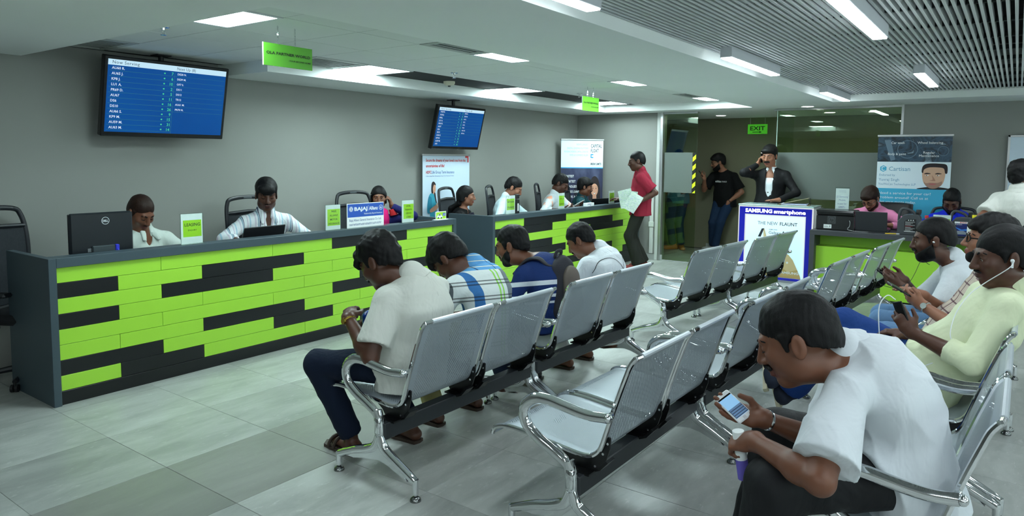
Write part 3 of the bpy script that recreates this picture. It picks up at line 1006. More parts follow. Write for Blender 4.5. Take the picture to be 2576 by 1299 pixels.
fl.ring('logo', 0.225, 0.222, 0.0225, 0.0255, 2)
fl.text('logo', 'DELL', 0.225, 0.2145, 0.020, width=0.036, align='C', bold=0.03)
fl.rect('slot', 0.02, 0.266, 0.39, 0.269, 2)
fl.build(t, {'logo': plain('silver print', C(210, 216, 220), 0.4), 'slot': M_BLACK})
# laptops on the worktop
def laptop(label, x, y, z, w, h, rz, m, lean=0.25, name='laptop'):
    t = thing(name, label, 'laptop', (x, y, z), rz)
    k = MB(); k.box((-0.25, -w / 2, 0), (0.0, w / 2, 0.018), 0.004); k.ob('keyboard_base', m, t, smooth=False)
    M = Matrix.Rotation(lean, 4, 'Y')
    k = MB(); k.box((-0.006, -w / 2, 0.016), (0.004, w / 2, h), 0.004, M); k.ob('lid', m, t, smooth=False)
    return t
M_LAP = plain('laptop lid black', C(14, 16, 20), 0.38)
t = laptop('black laptop in front of the clerk in the striped shirt', -5.06, 3.44, 0.74, 0.40, 0.27, 0.04, M_LAP)
fl = Flat((-5.0, 3.30, 0.965), (0, 1, 0), (0, 0, 1)); 
laptop('black laptop on the second counter in front of the man in teal', -5.00, 9.10, 0.74, 0.38, 0.265, -0.3, M_LAP)
laptop('black tablet on a stand beside the device loan sign', -4.95, 5.16, 0.74, 0.27, 0.235, -0.12, M_LAP, 0.5, 'tablet')
laptop('black laptop beside the personal loan sign', -5.02, 9.62, 0.74, 0.30, 0.225, -0.1, M_LAP)
# small black card machine and papers on second counter
t = thing('card_terminal', 'black upright card terminal beside the finance sign', 'terminal', (-4.835, 6.785, z2c))
k = MB(); k.box((-0.03, -0.033, 0), (0.02, 0.033, 0.17), 0.006); k.box((-0.03, -0.033, 0.176), (0.018, 0.033, 0.228), 0.006); k.ob('body', M_BLACK, t, smooth=False)
k = MB(); k.box((0.0195, -0.012, 0.03), (0.0215, 0.010, 0.12), 0.0005); k.ob('paper_slip', M_PAPER, t, smooth=False)
t = thing('card_box', 'small white box of cards on the second counter', 'box', (-4.835, 8.52, z2c))
k = MB(); k.box((-0.03, -0.10, 0), (0.03, 0.10, 0.045), 0.002); k.ob('carton', M_PAPER, t, smooth=False)
fl = Flat((-4.805, 8.42, z2c), (0, 1, 0), (0, 0, 1), 0.0005)
fl.rect('print', 0.02, 0.03, 0.13, 0.034); fl.rect('print', 0.02, 0.024, 0.10, 0.027); fl.poly('print', [(0.085, 0.008), (0.115, 0.008), (0.10, 0.02)])
fl.build(t, {'print': M_BLUEI})
for (yy, xx, lb) in ((3.95, -4.98, 'loose white sheets on the worktop beside the striped-shirt clerk'), (4.75, -4.98, 'loose white sheets on the worktop behind the blue insurance board')):
    t = MB(); t.box((-0.1, -0.15, 0.0), (0.1, 0.15, 0.006), 0.001); o = t.ob('paper_stack', M_PAPER, None, smooth=False); o.location = (xx, yy, 0.741); o.rotation_euler = (0, 0, 0.2)
    tag(o, lb, 'papers')

# ---------------------------------------------------------------- roll-up banners
M_SKINP = plain('printed skin', C(216, 160, 132), 0.7)
M_HAIRP = plain('printed hair', C(36, 26, 28), 0.7)
def banner(name, label, o, right, W, H, mat, thick=0.004):
    """sheet with rail, base and pole; o = lower left corner of the sheet"""
    r = Vector(right).normalized(); n = r.cross(Vector((0, 0, 1)))
    o = Vector(o); mid = o + r * (W / 2)
    t = thing(name, label, 'banner', (mid.x, mid.y, 0))
    ang = math.atan2(r.y, r.x)
    M = Matrix.Rotation(ang, 4, 'Z')
    k = MB(); k.box((-W / 2, 0, o.z), (W / 2, thick, o.z + H), 0, M); k.ob('sheet', mat, t, smooth=False)
    k = MB(); k.box((-W / 2 - 0.01, -0.012, o.z + H - 0.012), (W / 2 + 0.01, 0.016, o.z + H + 0.014), 0.004, M); k.ob('top_rail', M_ALU, t, smooth=False)
    k = MB(); k.box((-W / 2 - 0.02, -0.09, 0.001), (W / 2 + 0.02, 0.09, max(0.05, o.z)), 0.01, M); k.ob('base_cassette', M_ALU, t, smooth=False)
    k = MB(); k.tube([M @ Vector((0, 0.03, 0.04)), M @ Vector((0, 0.03, o.z + H))], 0.009, 8); k.ob('pole', M_ALU, t)
    return t, Flat(o - n * 0.0 + n * 0.0, r, (0, 0, 1), 0.001)
M_HB = plain('pale blue banner sheet', C(206, 224, 240), 0.5, 0, 0.03, 1.0)
M_RED = plain('red print', C(206, 50, 52), 0.6)
M_BLUET = plain('mid blue print', C(52, 104, 168), 0.6)
M_TEAL = plain('teal print', C(60, 168, 194), 0.6)
M_TEALD = plain('teal print dark', C(44, 136, 164), 0.6)
M_NAVY = plain('navy print', C(44, 30, 92), 0.6)
M_INDIGO = plain('indigo print', C(40, 40, 120), 0.6)
M_MAROON = plain('dark maroon print', C(70, 50, 66), 0.6)
t, fl = banner('roll_up_banner', 'pale blue roll-up life insurance banner below the second screen', (-5.93, 6.318, 0.08), (0, 1, 0), 0.905, 1.53, M_HB)
fl.o = Vector((-5.9285, 6.318, 0.08))
Wb, Hb = 0.905, 1.53
fl.text('red_lettering', 'Secure the dreams of your loved ones from the', 0.055, Hb - 0.085, 0.052, width=0.765, bold=0.012)
fl.text('red_lettering', 'uncertainties of life!', 0.055, Hb - 0.155, 0.052, width=0.345, bold=0.012)
fl.text('red_lettering', 'HDFC', 0.055, Hb - 0.235, 0.052, width=0.10, bold=0.012)
fl.text('blue_lettering', 'Life Group Term Insurance', 0.162, Hb - 0.235, 0.052, width=0.43)
fl.text('blue_lettering', 'A Non Linked Non Participating Group Term Insurance Product', 0.055, Hb - 0.272, 0.020, width=0.53)
fl.poly('red_corner', [(0.815, Hb - 0.012), (0.885, Hb - 0.012), (0.885, Hb - 0.095), (0.862, Hb - 0.095), (0.862, Hb - 0.034), (0.815, Hb - 0.034)])
# printed standing woman
def pt(x, y):   # photo-crop helper scale: crop px (2021 wide for 280 px) -> metres on the sheet
    return ((x - 178) / 830 * Wb, Hb - (y - 72) / 830 * Wb)
P_ = lambda pts: [pt(*q) for q in pts]
fl.poly('dress', P_([(300, 520), (345, 512), (375, 540), (405, 620), (412, 735), (380, 745), (392, 1012), (290, 1010), (298, 740), (255, 730), (252, 650), (272, 560)]), 1, 3)
fl.poly('sleeve', P_([(275, 555), (320, 560), (330, 640), (305, 738), (252, 730), (255, 640)]), 1.6, 3)
fl.poly('skin', P_([(340, 430), (365, 400), (392, 430), (390, 490), (360, 525), (340, 500)]), 2, 3)
fl.poly('skin', P_([(300, 700), (395, 650), (440, 640), (445, 670), (400, 712), (310, 735)]), 2, 3)
fl.poly('hair', P_([(318, 470), (325, 400), (355, 378), (388, 400), (392, 425), (365, 415), (345, 460), (350, 510), (325, 510)]), 2.5, 3)
fl.poly('hair', P_([(365, 520), (385, 510), (400, 580), (412, 625), (395, 620)]), 2.5, 3)
fl.poly('book', P_([(395, 640), (430, 628), (482, 652), (425, 672)]), 3)
fl.poly('leggings', P_([(320, 1012), (390, 1012), (384, 1190), (330, 1185)]), 1)
fl.poly('leggings', P_([(326, 1185), (386, 1185), (386, 1300), (330, 1300)]), 1)
# printed seated man
fl.poly('man_shirt', P_([(480, 870), (540, 845), (600, 855), (622, 930), (600, 985), (475, 985), (470, 930)]), 1, 3)
fl.poly('skin', P_([(556, 760), (575, 745), (610, 760), (605, 820), (575, 850), (556, 820)]), 2, 3)
fl.poly('hair', P_([(565, 745), (572, 712), (600, 700), (622, 720), (618, 790), (605, 770)]), 2.5, 3)
fl.poly('man_trousers', P_([(520, 985), (600, 980), (645, 1060), (640, 1190), (560, 1200), (500, 1080)]), 1, 3)
fl.build(t, {'red_lettering': M_RED, 'blue_lettering': M_BLUET, 'red_corner': M_RED, 'dress': M_TEAL, 'sleeve': M_TEALD, 'skin': M_SKINP, 'hair': M_HAIRP, 'book': plain('printed book', C(224, 196, 176), .6), 'leggings': M_NAVY, 'man_shirt': M_INDIGO, 'man_trousers': M_MAROON})

# second banner, set across the corner
M_CB = plain('white banner sheet', C(228, 240, 246), 0.5, 0, 0.02, 1.0)
def m_photo(name, c0, c1, c2, scale):
    k = N(name); k.set(0.5)
    n1 = k.noise(k.map(k.obj(), (1, 1, 0.5)), scale, 3.0)
    k.color(k.ramp(n1, [(0.30, c0), (0.52, c1), (0.75, c2)]))
    return k.m
M_PHOTO = m_photo('dark office photograph print', C(28, 32, 56), C(44, 50, 82), C(84, 92, 120), 5.0)
M_CYAN = plain('cyan print', C(44, 160, 214), 0.6)
M_PALEC = plain('pale cyan print', C(150, 208, 228), 0.6)
o2 = Vector((-5.02, 8.96, 0.08)); o2 = Vector((-5.00, 9.02, 0.08))
r2v = Vector((0.675, 0.738, 0))
t, fl = banner('roll_up_banner', 'white and dark blue business loan banner in the corner by the grey wall', (-5.88, 9.45, 0.08), r2v, 0.70, 1.80, M_CB)
n2v = r2v.normalized().cross(Vector((0, 0, 1)))
Wc, Hc = 0.70, 1.80
fl.text('dark_lettering', 'CAPITAL', Wc * 0.70, Hc - 0.125, 0.078, width=Wc * 0.265, bold=0.012)
fl.text('dark_lettering', 'FLOAT', Wc * 0.70, Hc - 0.20, 0.078, width=Wc * 0.19, bold=0.012)
fl.rect('cyan_mark', Wc * 0.70, Hc - 0.245, Wc * 0.765, Hc - 0.228); fl.rect('cyan_mark', Wc * 0.70, Hc - 0.29, Wc * 0.765, Hc - 0.273); fl.rect('cyan_mark', Wc * 0.70, Hc - 0.29, Wc * 0.72, Hc - 0.228)
fl.rect('cyan_mark', Wc * 0.70, Hc - 0.325, Wc * 0.712, Hc - 0.315)
fl.text('dark_lettering', 'BREAK LIMITS', Wc * 0.70, Hc - 0.40, 0.044, width=Wc * 0.255, bold=0.03, shear=0.1)
for (tx, v, ww) in (("INDIA'S LARGEST", 0.09, 0.28), ('DIGITAL LENDING PLATFORM', 0.15, 0.50), ('PROVIDING WORKING CAPITAL LOANS FOR', 0.205, 0.57), ('MSMES & E-COMMERCE SELLERS', 0.26, 0.44)):
    fl.text('pale_lettering', tx, Wc * 0.64, Hc - v, 0.04, width=Wc * ww, align='R')
fl.rect('blue_line', 0, Hc - 0.455, Wc, Hc - 0.44, 1); fl.rect('photo_print', 0, 0.42, Wc, Hc - 0.455, 1); fl.rect('blue_line', 0, 0.40, Wc, 0.42, 1)
for i, tx in enumerate(('FASTEST', 'SMARTEST', 'FRIENDLIEST', 'BUSINESS LOANS FOR', 'SELLERS & MSMES')):
    v = Hc - 0.60 - i * 0.082
    fl.text('white_lettering', tx, Wc * 0.11, v, 0.052, width=Wc * (0.20, 0.24, 0.28, 0.42, 0.42)[i], bold=0.02)
    if i < 3:
        fl.poly('white_lettering', [(Wc * 0.055, v + 0.012), (Wc * 0.068, v), (Wc * 0.095, v + 0.04), (Wc * 0.066, v + 0.014)], 2)
fl.poly('hair', [(Wc * 0.66, 0.60), (Wc * 0.665, 0.85), (Wc * 0.68, 1.05), (Wc * 0.73, 1.18), (Wc * 0.81, 1.22), (Wc * 0.89, 1.17), (Wc * 0.935, 1.03), (Wc * 0.945, 0.80), (Wc * 0.94, 0.58), (Wc * 0.80, 0.55)], 2, 4)
fl.ell('skin', Wc * 0.805, 1.00, 0.060, 0.100, 3, 24)
fl.poly('skin', [(Wc * 0.765, 0.93), (Wc * 0.85, 0.93), (Wc * 0.87, 0.74), (Wc * 0.76, 0.74)], 2.6)
fl.poly('white_lettering', [(Wc * 0.77, 0.955), (Wc * 0.805, 0.945), (Wc * 0.842, 0.957), (Wc * 0.807, 0.930)], 4)
for q in (-1, 1):
    fl.ell('hair', Wc * 0.805 + q * 0.026, 1.02, 0.011, 0.006, 4, 12); fl.poly('hair', [(Wc * 0.805 + q * 0.012, 1.040), (Wc * 0.805 + q * 0.042, 1.044), (Wc * 0.805 + q * 0.030, 1.050)], 4)
fl.poly('suit', [(Wc * 0.56, 0.45), (Wc * 0.60, 0.66), (Wc * 0.74, 0.76), (Wc * 0.80, 0.60), (Wc * 0.90, 0.76), (Wc, 0.70), (Wc, 0.45)], 2.3)
fl.poly('silhouette', [(Wc * 0.50, 0.60), (Wc * 0.52, 0.98), (Wc * 0.55, 1.05), (Wc * 0.58, 0.98), (Wc * 0.60, 0.60)], 1.6)
fl.poly('silhouette', [(Wc * 0.30, 0.70), (Wc * 0.32, 1.02), (Wc * 0.36, 1.10), (Wc * 0.40, 1.02), (Wc * 0.44, 0.70)], 1.6)
fl.build(t, {'dark_lettering': plain('dark slate print', C(44, 62, 78), .6), 'cyan_mark': M_CYAN, 'pale_lettering': M_PALEC, 'blue_line': M_CYAN, 'photo_print': M_PHOTO, 'white_lettering': M_PAPER, 'hair': M_HAIRP, 'skin': M_SKINP, 'suit': plain('pale grey print', C(150, 168, 186), .6), 'silhouette': plain('night print', C(20, 22, 40), .6)})

# car service banner behind the desk
def m_blur(name, c0, c1, c2):
    k = N(name); k.set(0.3)
    v = k.map(k.obj(), (2.2, 1, 3.2), rot=(0, 0.35, 0))
    n1 = k.noise(v, 2.0, 4.0, 0.55, 1.6)
    k.color(k.ramp(n1, [(0.34, c0), (0.5, c1), (0.62, c0), (0.72, c2)]))
    return k.m
M_CARPH = m_blur('car interior photograph print', C(24, 34, 46), C(52, 80, 100), C(140, 168, 186))
M_SKY = plain('sky blue print', C(60, 172, 208), 0.5)
M_SHEET = plain('glossy pale banner sheet', C(222, 238, 244), 0.3, 0, 0.02, 1.0)
Wd, Hd = 0.80, 1.83
t, fl = banner('roll_up_banner', 'glossy car service banner with a man\'s portrait behind the desk', (-1.45, 9.93, 0.07), (1, 0, 0), Wd, Hd, M_SHEET)
Z_ = lambda zx, zy: ((zx - 1250) * 0.00116, Hd - (zy - 40) * 0.00116)
fl.rect('car_photo', 0, Hd - 0.325, Wd, Hd - 0.015, 1)
for (tx, zx, zy, s_, ww) in (('Car wash', 1440, 128, 0.040, 0.148), ('Wheel balancing', 1740, 128, 0.040, 0.27), ('Body & paint', 1434, 248, 0.040, 0.202), ('Regular', 1734, 232, 0.040, 0.126), ('Maintenance', 1734, 266, 0.040, 0.214)):
    u, v = Z_(zx, zy); fl.text('white_lettering', tx, u, v, s_, width=ww, align='C')
fl.ring('car_dial', 0.33, Hd - 0.17, 0.105, 0.112, 1.5); fl.ring('car_dial', 0.71, Hd - 0.19, 0.055, 0.060, 1.5)
fl.poly('car_dial', [(0.07, Hd - 0.055), (0.14, Hd - 0.05), (0.20, Hd - 0.30), (0.15, Hd - 0.315)], 1.2)
hu, hv = Z_(1312, 395)
hx = [(hu + 0.041 * cos(q), hv + 0.041 * sin(q)) for q in [pi / 2 + i * pi / 3 for i in range(6)]]
fl.poly('logo_hexagon', hx, 2)
fl.poly('logo_mark', [(hu + x * 0.8, hv + y * 0.8) for x, y in ((0.023, 0.027), (0.001, 0.037), (-0.023, 0.023), (-0.023, -0.023), (0.001, -0.037), (0.023, -0.027), (0.017, -0.019), (0.001, -0.025), (-0.013, -0.017), (-0.013, 0.017), (0.001, 0.025), (0.017, 0.019))], 3)
for (tx, zx, zy, s_, ww) in (('Cartisan', 1365, 418, 0.075, 0.236), ('Endorsed by', 1275, 475, 0.040, 0.178), ('Yuvraj Singh', 1272, 528, 0.048, 0.23), ('YouWeCan Technologies LLP', 1270, 573, 0.038, 0.415)):
    u, v = Z_(zx, zy); fl.text('blue_lettering', tx, u, v, s_, width=ww)
fl.rect('sky_panel', 0, 0.0, Wd, Hd - 0.659, 1)
for i, tx in enumerate(('Need a service for your car?', 'Problem around? Call us at', 'Get your quote today.', 'Download the app')):
    fl.text('white_lettering', tx, 0.03, Hd - 0.733 - i * 0.055, 0.044, width=(0.575, 0.55, 0.42, 0.34)[i])
S_ = lambda pts: [(u - 0.03, Hd - 0.342 - (v - 0.705) * 0.524) for u, v in pts]
def por(key, pts, lay): fl.poly(key, S_(pts), lay, 4)
# printed portrait (plain generic head)
por('portrait_collar', [(0.49, 1.31), (0.55, 1.27), (0.65, 1.25), (0.78, 1.27), (0.83, 1.31)], 1.5)
por('portrait_skin', [(0.535, .86), (0.57, .76), (0.66, .735), (0.75, .77), (0.775, .90), (0.765, 1.10), (0.735, 1.22), (0.67, 1.29), (0.605, 1.27), (0.555, 1.17), (0.535, 1.03)], 2)
por('portrait_hair', [(0.525, .90), (0.535, .77), (0.585, .71), (0.70, .705), (0.785, .74), (0.795, .92), (0.772, .93), (0.755, .82), (0.69, .795), (0.60, .80), (0.55, .85), (0.54, .93)], 3)
por('portrait_stubble', [(0.555, 1.13), (0.575, 1.17), (0.62, 1.155), (0.70, 1.155), (0.745, 1.12), (0.735, 1.22), (0.67, 1.29), (0.605, 1.27), (0.565, 1.20)], 3)
for u in (0.585, 0.70):
    por('portrait_hair', [(u - 0.032, .955), (u + 0.032, .95), (u + 0.03, .935), (u - 0.01, .925)], 4)
    (eu, ev), = S_([(u, .985)])
    fl.ell('portrait_eye', eu, ev, 0.016, 0.006, 4, 12); fl.ell('portrait_hair', eu - 0.004, ev, 0.006, 0.006, 5, 10)
por('portrait_shade', [(0.635, .98), (0.645, 1.08), (0.612, 1.105), (0.655, 1.115), (0.675, 1.10)], 4)
por('portrait_lip', [(0.605, 1.185), (0.64, 1.17), (0.69, 1.18), (0.645, 1.21)], 4)
fl.build(t, {'car_photo': M_CARPH, 'white_lettering': M_PAPER, 'car_dial': plain('dial print', C(96, 120, 138), .5), 'logo_hexagon': M_SKY, 'logo_mark': M_SHEET, 'blue_lettering': plain('soft blue print', C(92, 156, 186), .6), 'sky_panel': M_SKY, 'portrait_collar': M_BLACK,
             'portrait_skin': plain('printed tan skin', C(206, 166, 138), .6), 'portrait_hair': M_HAIRP, 'portrait_stubble': plain('printed stubble', C(160, 124, 106), .6), 'portrait_eye': M_PAPER, 'portrait_shade': plain('printed nose line', C(172, 128, 104), .6), 'portrait_lip': plain('printed lip', C(176, 98, 94), .6)})
# white board at the right edge
t = thing('white_board', 'tall pale board leaning at the right edge of the far wall', 'board', (0.55, 10.08, 0.0))
k = MB(); k.box((-0.64, 0.02, 0.55), (0.64, 0.04, 1.88), 0.002); k.ob('sheet', plain('pale board', C(206, 222, 236), 0.3), t, smooth=False)
k = MB()
for (a0, b0, a1, b1) in ((-0.66, 0.53, 0.66, 0.555), (-0.66, 1.875, 0.66, 1.90), (-0.66, 0.53, -0.635, 1.90), (0.635, 0.53, 0.66, 1.90)):
    k.box((a0, 0.012, b0), (a1, 0.05, b1), 0.003)
k.ob('frame', M_ALU, t, smooth=False)

# ---------------------------------------------------------------- phone kiosk
M_KBLUE = plain('kiosk blue', C(16, 20, 186), 0.3, 0, 0.02)
M_KWHITE = emit('kiosk lit white edge', (0.93, 0.98, 1.0, 1), 0.75)
k = N('kiosk lit poster'); k.set(0.4)
s = k.n('ShaderNodeSeparateXYZ'); k.l(k.obj(), s.inputs[0])
g = k.ramp(s.outputs[2], [(0.1, C(160, 206, 224)), (0.5, C(178, 216, 232)), (0.9, C(216, 238, 246))])
k.color(C(200, 220, 230)); k.l(g, k.b.inputs['Emission Color']); k.b.inputs['Emission Strength'].default_value = 0.75
M_POSTER = k.m
M_KTOP = plain('pale glass top', C(176, 204, 200), 0.12)
KX0, KX1, KY0, KY1, KZ = -2.985, -2.05, 9.30, 9.72, 1.0
t = thing('phone_kiosk', 'lit blue and white smartphone display kiosk', 'kiosk', ((KX0 + KX1) / 2, KY0, 0))
kw = (KX1 - KX0)
k = MB(); k.box((-kw / 2, 0.03, 0), (kw / 2, KY1 - KY0, KZ - 0.02), 0.004); k.ob('cabinet', M_WHITE, t, smooth=False)
k = MB(); k.box((-kw / 2 - 0.005, -0.01, KZ - 0.02), (kw / 2 + 0.005, KY1 - KY0 + 0.005, KZ), 0.003); k.ob('glass_top', M_KTOP, t, smooth=False)
k = MB()
bw = 0.085; hb = 0.13
k.box((-kw / 2 + 0.012, 0, 0.03), (-kw / 2 + bw, 0.03, KZ - 0.035), 0.001); k.box((kw / 2 - bw, 0, 0.03), (kw / 2 - 0.012, 0.03, KZ - 0.035), 0.001)
k.box((-kw / 2 + bw, 0, KZ - hb), (kw / 2 - bw, 0.03, KZ - 0.035), 0.001); k.box((-kw / 2 + bw, 0, 0.03), (kw / 2 - bw, 0.03, 0.06), 0.001)
k.ob('blue_frame', M_KBLUE, t, smooth=False)
k = MB()
k.box((-kw / 2, -0.006, 0.02), (-kw / 2 + 0.012, 0.03, KZ - 0.02), 0.001); k.box((kw / 2 - 0.012, -0.006, 0.02), (kw / 2, 0.03, KZ - 0.02), 0.001)
k.box((-kw / 2 + 0.012, -0.006, KZ - 0.035), (kw / 2 - 0.012, 0.03, KZ - 0.02), 0.001)
k.box((-kw / 2 + bw, -0.003, 0.06), (-kw / 2 + bw + 0.012, 0.028, KZ - hb)); k.box((kw / 2 - bw - 0.012, -0.003, 0.06), (kw / 2 - bw, 0.028, KZ - hb)); k.box((-kw / 2 + bw + 0.012, -0.003, KZ - hb - 0.012), (kw / 2 - bw - 0.012, 0.028, KZ - hb))
k.ob('lit_edge', M_KWHITE, t, smooth=False)
k = MB(); k.box((-kw / 2 + bw + 0.012, 0.018, 0.06), (kw / 2 - bw - 0.012, 0.03, KZ - hb - 0.012)); k.ob('poster', M_POSTER, t, smooth=False)
k = MB(); k.box((kw / 2 + 0.0, 0.05, 0.0), (kw / 2 + 0.03, KY1 - KY0, KZ - 0.03), 0.002); k.ob('side_panel', M_ALU, t, smooth=False)
fl = Flat((KX0, KY0 - 0.0005, 0), (1, 0, 0), (0, 0, 1), 0.001)
MLET = emit('lit letters', (1, 0.98, 0.96, 1), 3.0)
fl.text('lit_lettering', 'SAMSUNG', kw * 0.095, KZ - 0.105, 0.066, width=kw * 0.37, bold=0.035)
fl.text('lit_lettering', 'smartphone', kw * 0.485, KZ - 0.105, 0.066, width=kw * 0.42, bold=0.03)
fl.build(t, {'lit_lettering': MLET})
fl = Flat((KX0, KY0 + 0.018, 0), (1, 0, 0), (0, 0, 1), 0.001)
fl.text('grey_lettering', 'THE NEW', kw * 0.265, 0.738, 0.062, width=kw * 0.275)
fl.text('dark_lettering', 'FLAUNT', kw * 0.565, 0.738, 0.062, width=kw * 0.235, bold=0.012)
fl.text('dark_lettering', 'SAMSUNG', kw * 0.425, 0.672, 0.020, width=kw * 0.11, bold=0.02, spacing=1.2)
fl.text('dark_lettering', 'Galaxy', kw * 0.42, 0.622, 0.052, width=kw * 0.165)
fl.text('dark_lettering', 'A', kw * 0.60, 0.622, 0.058, bold=0.04)
fl.text('grey_lettering', '2016', kw * 0.658, 0.648, 0.026); fl.text('grey_lettering', 'Edition', kw * 0.658, 0.620, 0.032, width=kw * 0.10)
fl.text('grey_lettering', 'Glass and Metal', kw * 0.42, 0.57, 0.042, width=kw * 0.32)
fl.text('grey_lettering', 'Your style, your story', kw * 0.40, 0.52, 0.036, width=kw * 0.33)
fl.poly('dark_phone', [(kw * 0.275, 0.575), (kw * 0.325, 0.685), (kw * 0.36, 0.69), (kw * 0.315, 0.575)], 2)
fl.poly('gold_phone', [(kw * 0.352, 0.575), (kw * 0.348, 0.675), (kw * 0.362, 0.688), (kw * 0.398, 0.578)], 2)
fl.poly('gold_back', [(kw * 0.40, 0.061), (kw * 0.40, 0.10), (kw * 0.42, 0.32), (kw * 0.50, 0.415), (kw * 0.56, 0.43), (kw * 0.70, 0.365), (kw * 0.76, 0.30), (kw * 0.86, 0.10), (kw * 0.87, 0.061)], 1.5)
fl.poly('gold_shine', [(kw * 0.44, 0.30), (kw * 0.50, 0.415), (kw * 0.56, 0.43), (kw * 0.70, 0.365), (kw * 0.76, 0.30), (kw * 0.82, 0.18), (kw * 0.70, 0.14)], 2)
fl.ell('camera_ring', kw * 0.60, 0.285, 0.055, 0.048, 3, 18); fl.ell('camera_lens', kw * 0.60, 0.285, 0.038, 0.034, 4, 18); fl.ell('camera_ring', kw * 0.60, 0.288, 0.014, 0.014, 5, 12)
fl.ell('flash', kw * 0.685, 0.262, 0.014, 0.014, 3, 12)
fl.text('white_lettering', 'SAMSUNG', kw * 0.58, 0.115, 0.042, width=kw * 0.26, bold=0.03, lay=3)
MGOLD = plain('gold print', C(196, 166, 104), .5)
fl.build(t, {'grey_lettering': plain('grey print', C(92, 104, 112), .6), 'dark_lettering': plain('near black print', C(30, 34, 38), .6), 'dark_phone': plain('phone print', C(34, 40, 50), .5), 'gold_phone': plain('gold phone print', C(226, 206, 160), .5), 'gold_back': MGOLD, 'gold_shine': plain('pale gold print', C(214, 192, 142), .5),
             'camera_ring': plain('silver ring print', C(176, 190, 196), .4), 'camera_lens': plain('lens print', C(52, 66, 80), .3), 'flash': plain('flash print', C(228, 234, 236), .4), 'white_lettering': M_PAPER})
# folder on the kiosk
t = thing('ring_binder', 'open ring binder of papers lying on the kiosk top', 'binder', (-2.33, 9.50, KZ), 0.1)
k = MB(); k.box((-0.19, -0.12, 0.0), (0.19, 0.12, 0.004), 0.001); k.ob('cover', plain('buff card', C(150, 140, 112), 0.7), t, smooth=False)
k = MB(); k.box((-0.15, -0.11, 0.004), (0.16, 0.11, 0.022), 0.001); k.ob('paper_block', plain('lilac paper', C(196, 204, 232), 0.7), t, smooth=False)
Mx = Matrix.Translation((-0.19, 0, 0.004)) @ Matrix.Rotation(-0.24, 4, 'Y')
k = MB(); k.box((0, -0.12, 0.0), (0.37, 0.12, 0.004), 0.001, Mx); k.ob('raised_cover', plain('buff card', C(150, 140, 112), 0.7), t, smooth=False)
k = MB(); k.tube(spline([(0.165, -0.02, 0.005), (0.185, -0.02, 0.04), (0.178, -0.02, 0.085), (0.19, 0.03, 0.085), (0.19, 0.03, 0.005)]), 0.004, 8); k.ob('arch_clip', M_BLACK, t)
# price stand behind the kiosk
t = thing('price_stand', 'white price card in a clear stand behind the printer', 'sign', (-1.70, 9.18, 0.772))
k = MB(); k.box((-0.075, -0.002, 0.20), (0.075, 0.002, 0.475), 0); k.ob('card', plain('white lit card', C(238, 242, 244), .6), t, smooth=False)
k = MB(); k.box((-0.08, -0.007, 0.0), (0.08, -0.004, 0.49), 0); k.box((-0.08, 0.004, 0.0), (0.08, 0.007, 0.49), 0); k.ob('acrylic_sleeve', M_ACRYL, t, smooth=False)
k = MB(); k.box((-0.09, -0.05, 0.0), (0.09, 0.05, 0.006), 0.002); k.ob('foot', M_ACRYL, t, smooth=False)
fl = Flat((-1.775, 9.178, 0.972), (1, 0, 0), (0, 0, 1), 0.0006)
for i, tx in enumerate(('J2 Samsung', 'Mobile', 'is just for', '6447/-')):
    fl.text('lettering', tx, 0.075, 0.165 - i * 0.042, 0.032, width=(0.125, 0.075, 0.10, 0.075)[i], align='C', bold=0.012 if i == 3 else 0.0)
fl.rect('lettering', 0.035, 0.246, 0.115, 0.248); fl.rect('lettering', 0.035, 0.232, 0.115, 0.234)
fl.build(t, {'lettering': plain('pale violet print', C(140, 146, 190), .6)})

# ---------------------------------------------------------------- car service desk
DX0, DX1, DY0, DY1, DZ = -1.93, 0.62, 8.62, 9.28, 0.772
M_DESK = plain('charcoal desk laminate', C(62, 64, 68), 0.45)
t = thing('service_desk', 'charcoal desk with a lime front panel at the far right', 'desk', ((DX0 + DX1) / 2, DY0, 0))
L = (DX1 - DX0) / 2
k = MB(); k.box((-L, 0, DZ - 0.055), (L, DY1 - DY0, DZ), 0.002); k.ob('worktop', M_DESK, t, smooth=False)
k = MB(); k.box((-L, 0, 0), (-L + 0.055, DY1 - DY0, DZ - 0.055), 0.002); k.ob('side_panel', M_DESK, t, smooth=False)
k = MB(); k.box((L - 0.055, 0, 0), (L, DY1 - DY0, DZ - 0.055), 0.002); k.ob('side_panel', M_DESK, t, smooth=False)
k = MB(); k.box((-L + 0.055, 0.30, 0.4), (L - 0.055, 0.31, DZ - 0.055), 0); k.ob('recess_board', M_LIME, t, smooth=False)
k = MB(); k.box((-L + 0.055, 0.10, 0.02), (L - 0.055, 0.30, DZ - 0.19), 0.001); k.ob('lime_front', M_LIME, t, smooth=False)
k = MB(); k.box((-L + 0.055, 0.12, 0.0), (L - 0.055, 0.28, 0.02), 0.001); k.ob('kick_strip', M_BLKP, t, smooth=False)
